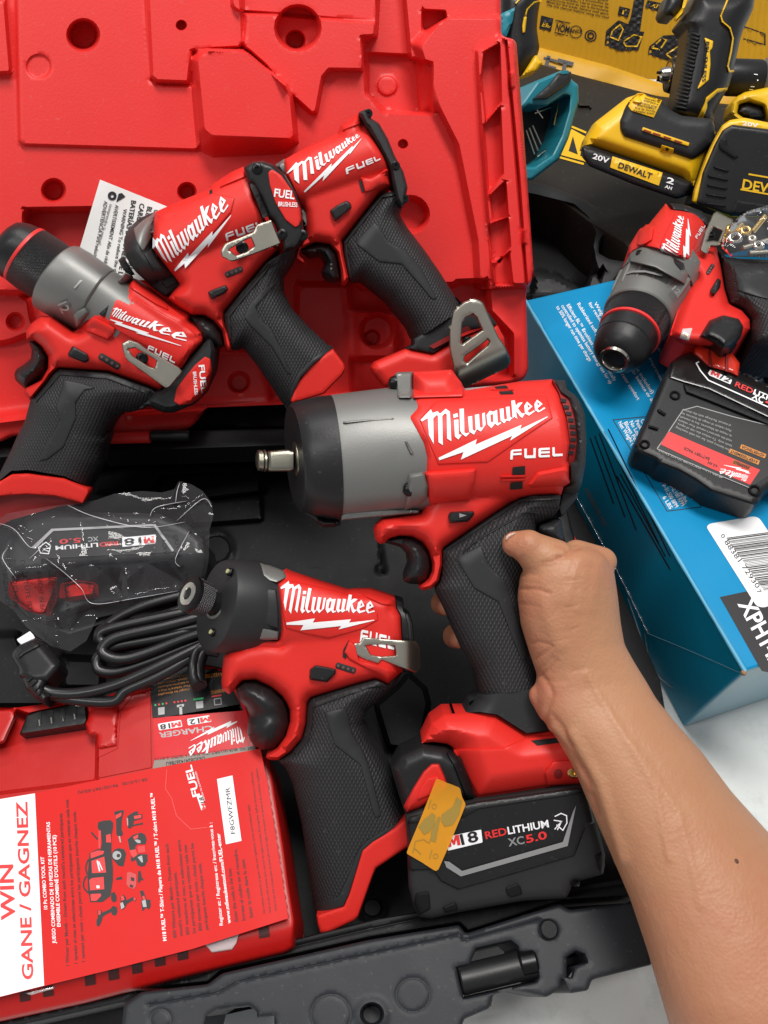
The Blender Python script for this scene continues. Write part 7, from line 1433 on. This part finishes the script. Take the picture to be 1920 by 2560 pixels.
# knuckle and wrist creases, tendons: gentle relief along a few lines
vc = np.array([tuple(v.co) for v in me.vertices]); nn = np.array([tuple(v.normal) for v in me.vertices])
rel = vc-CPa; tz = rel @ FWa; px = 960+FPX*(rel @ RTa)/tz; py = 1280-FPX*(rel @ UPa)/tz
front = (nn @ FWa) < .15
creases = [(T('c15', 690,545, 740,548, 850,556, 940,585), .0011, 4), (T('c15', 682,665, 760,678, 860,690), .0005, 4), (T('c15', 700,440, 780,430, 860,445), .0004, 4), (T('c15', 690,500, 770,495, 850,505), .0003, 3.5), (T('c15', 790,985, 860,975, 960,1000), .0006, 4), (T('c15', 820,1110, 850,1090, 900,1060, 960,1010), .0008, 4), (T('c15', 840,1200, 900,1160, 960,1100), .0006, 4), (T('c15', 840,1240, 930,1200, 1000,1120), .0006, 5), (T('c15', 865,1235, 940,1330, 960,1400, 920,1500, 900,1620), .0010, 7), (T('c15', 900,1270, 1000,1290, 1060,1280), .0005, 5),
           (T('c15', 1000,300, 1070,290, 1120,240, 1180,225), .0010, 6), (T('c15', 880,345, 960,330, 1040,300), .0006, 5), (T('c15', 870,375, 950,365, 1040,345), .0004, 4), (T('c15', 725,195, 700,250, 705,310), .0005, 4), (T('c15', 745,190, 722,250, 727,310), .0004, 4), (T('c15', 1080,260, 1060,225, 1000,205), .0006, 6), (T('c15', 1140,330, 1100,420, 1080,520), .0004, 9), (T('c15', 600,262, 640,300, 690,338), .0004, 6),
           (T('c12', 560,960, 640,1040, 700,1130, 750,1300), .0010, 8), (T('c15', 960,1560, 1040,1650, 1120,1800), .0008, 7)]
rs_ = np.random.RandomState(5)
for i in range(22):
    x, y, a, L = rs_.uniform(720, 1150), rs_.uniform(380, 1280), rs_.normal(-.15, .4), rs_.uniform(40, 150); creases.append((T('c15', x, y, x+L*.5*math.cos(a), y+L*.5*math.sin(a)+4, x+L*math.cos(a), y+L*math.sin(a)), rs_.uniform(.0001, .00028), 3.2))
bul = [(T('c15', 1180,260, 1130,420, 1080,640), .0005, 16), (T('c15', 1330,330, 1300,520, 1260,700), .0005, 16), (T('c15', 1240,300, 1215,480, 1170,700), .0004, 14), (T('c12', 640,960, 760,1170, 860,1500), .0013, 14), (T('c12', 560,930, 640,1050, 720,1200), .0009, 9), (T('c12', 700,700, 860,960, 1000,1200, 1060,1500), .0006, 9), (T('c15', 900,700, 960,860, 1010,1000), .0007, 20), (T('c12', 900,1000, 1100,1300, 1200,1700), .0005, 10)]
disp = np.zeros(len(vc))
for l, a, w2 in creases: disp -= .72*a*np.exp(-(pdist(px, py, l, False)/w2)**2)
for l, a, w2 in bul: disp += a*np.exp(-(pdist(px, py, l, False)/w2)**2)
disp *= front
vc = vc+nn*disp[:, None]
red_ = np.zeros(len(vc))
for l, a, w2 in creases: red_ = np.maximum(red_, min(1, a/.0008)*.55*np.exp(-(pdist(px, py, l, False)/(w2*.9))**2)*front)
for c_, r_, k_ in (((1290,1365), 34, .5), ((1300,1500), 55, .55), ((1335,1740), 60, .7), ((1110,1520), 40, .6), ((1140,1600), 40, .6), ((1480,1400), 50, .25), ((1330,1620), 60, .4)): red_ = np.maximum(red_, k_*np.exp(-((px-c_[0])**2+(py-c_[1])**2)/(2*r_*r_)))
red_ = np.clip(red_+.16*(hnoise(px*.02, py*.02, 4)-.5)+.12*(hnoise(px*.07, py*.07, 7)-.5)+.30*sstep((py-1900)/600), 0, 1)
at_ = me.attributes.new('flush', 'FLOAT', 'POINT'); at_.data.foreach_set('value', red_)
me.vertices.foreach_set('co', vc.ravel()); me.update()
for p in me.polygons: p.use_smooth = True
pr = bpy.data.objects.new('person', me); COL.objects.link(pr)
tag(pr, 'bare hand and forearm reaching in from the right, gripping the large impact wrench', 'person')
org = pt(1420, 1500, 60); me.transform(Matrix.Translation(-org)); pr.location = org; pr['_o'] = list(org)
nl_ = T('c15', 588,158, 592,132, 615,112, 650,100, 672,104, 655,122, 620,140, 600,158)
def Hn(x, y, d): return 140+3*fil(d, 4)
relief('thumbnail', W, nl_, lambda x, y, d: 138+3*fil(d, 4), pr, NAIL, -10+120, 3, (), 1)

hit = np.argmin((px-1843)**2+(py-2155)**2+1e6*(~front)); c0 = vc[hit]
lathe('mole', Vector(c0)-Vector(nn[hit])*.0006, Vector(c0)+Vector(nn[hit]), [(0, .0011), (.0006, .0010), (.0009, .0005)], pr, M('mole', (.09, .035, .02), .6), 12)
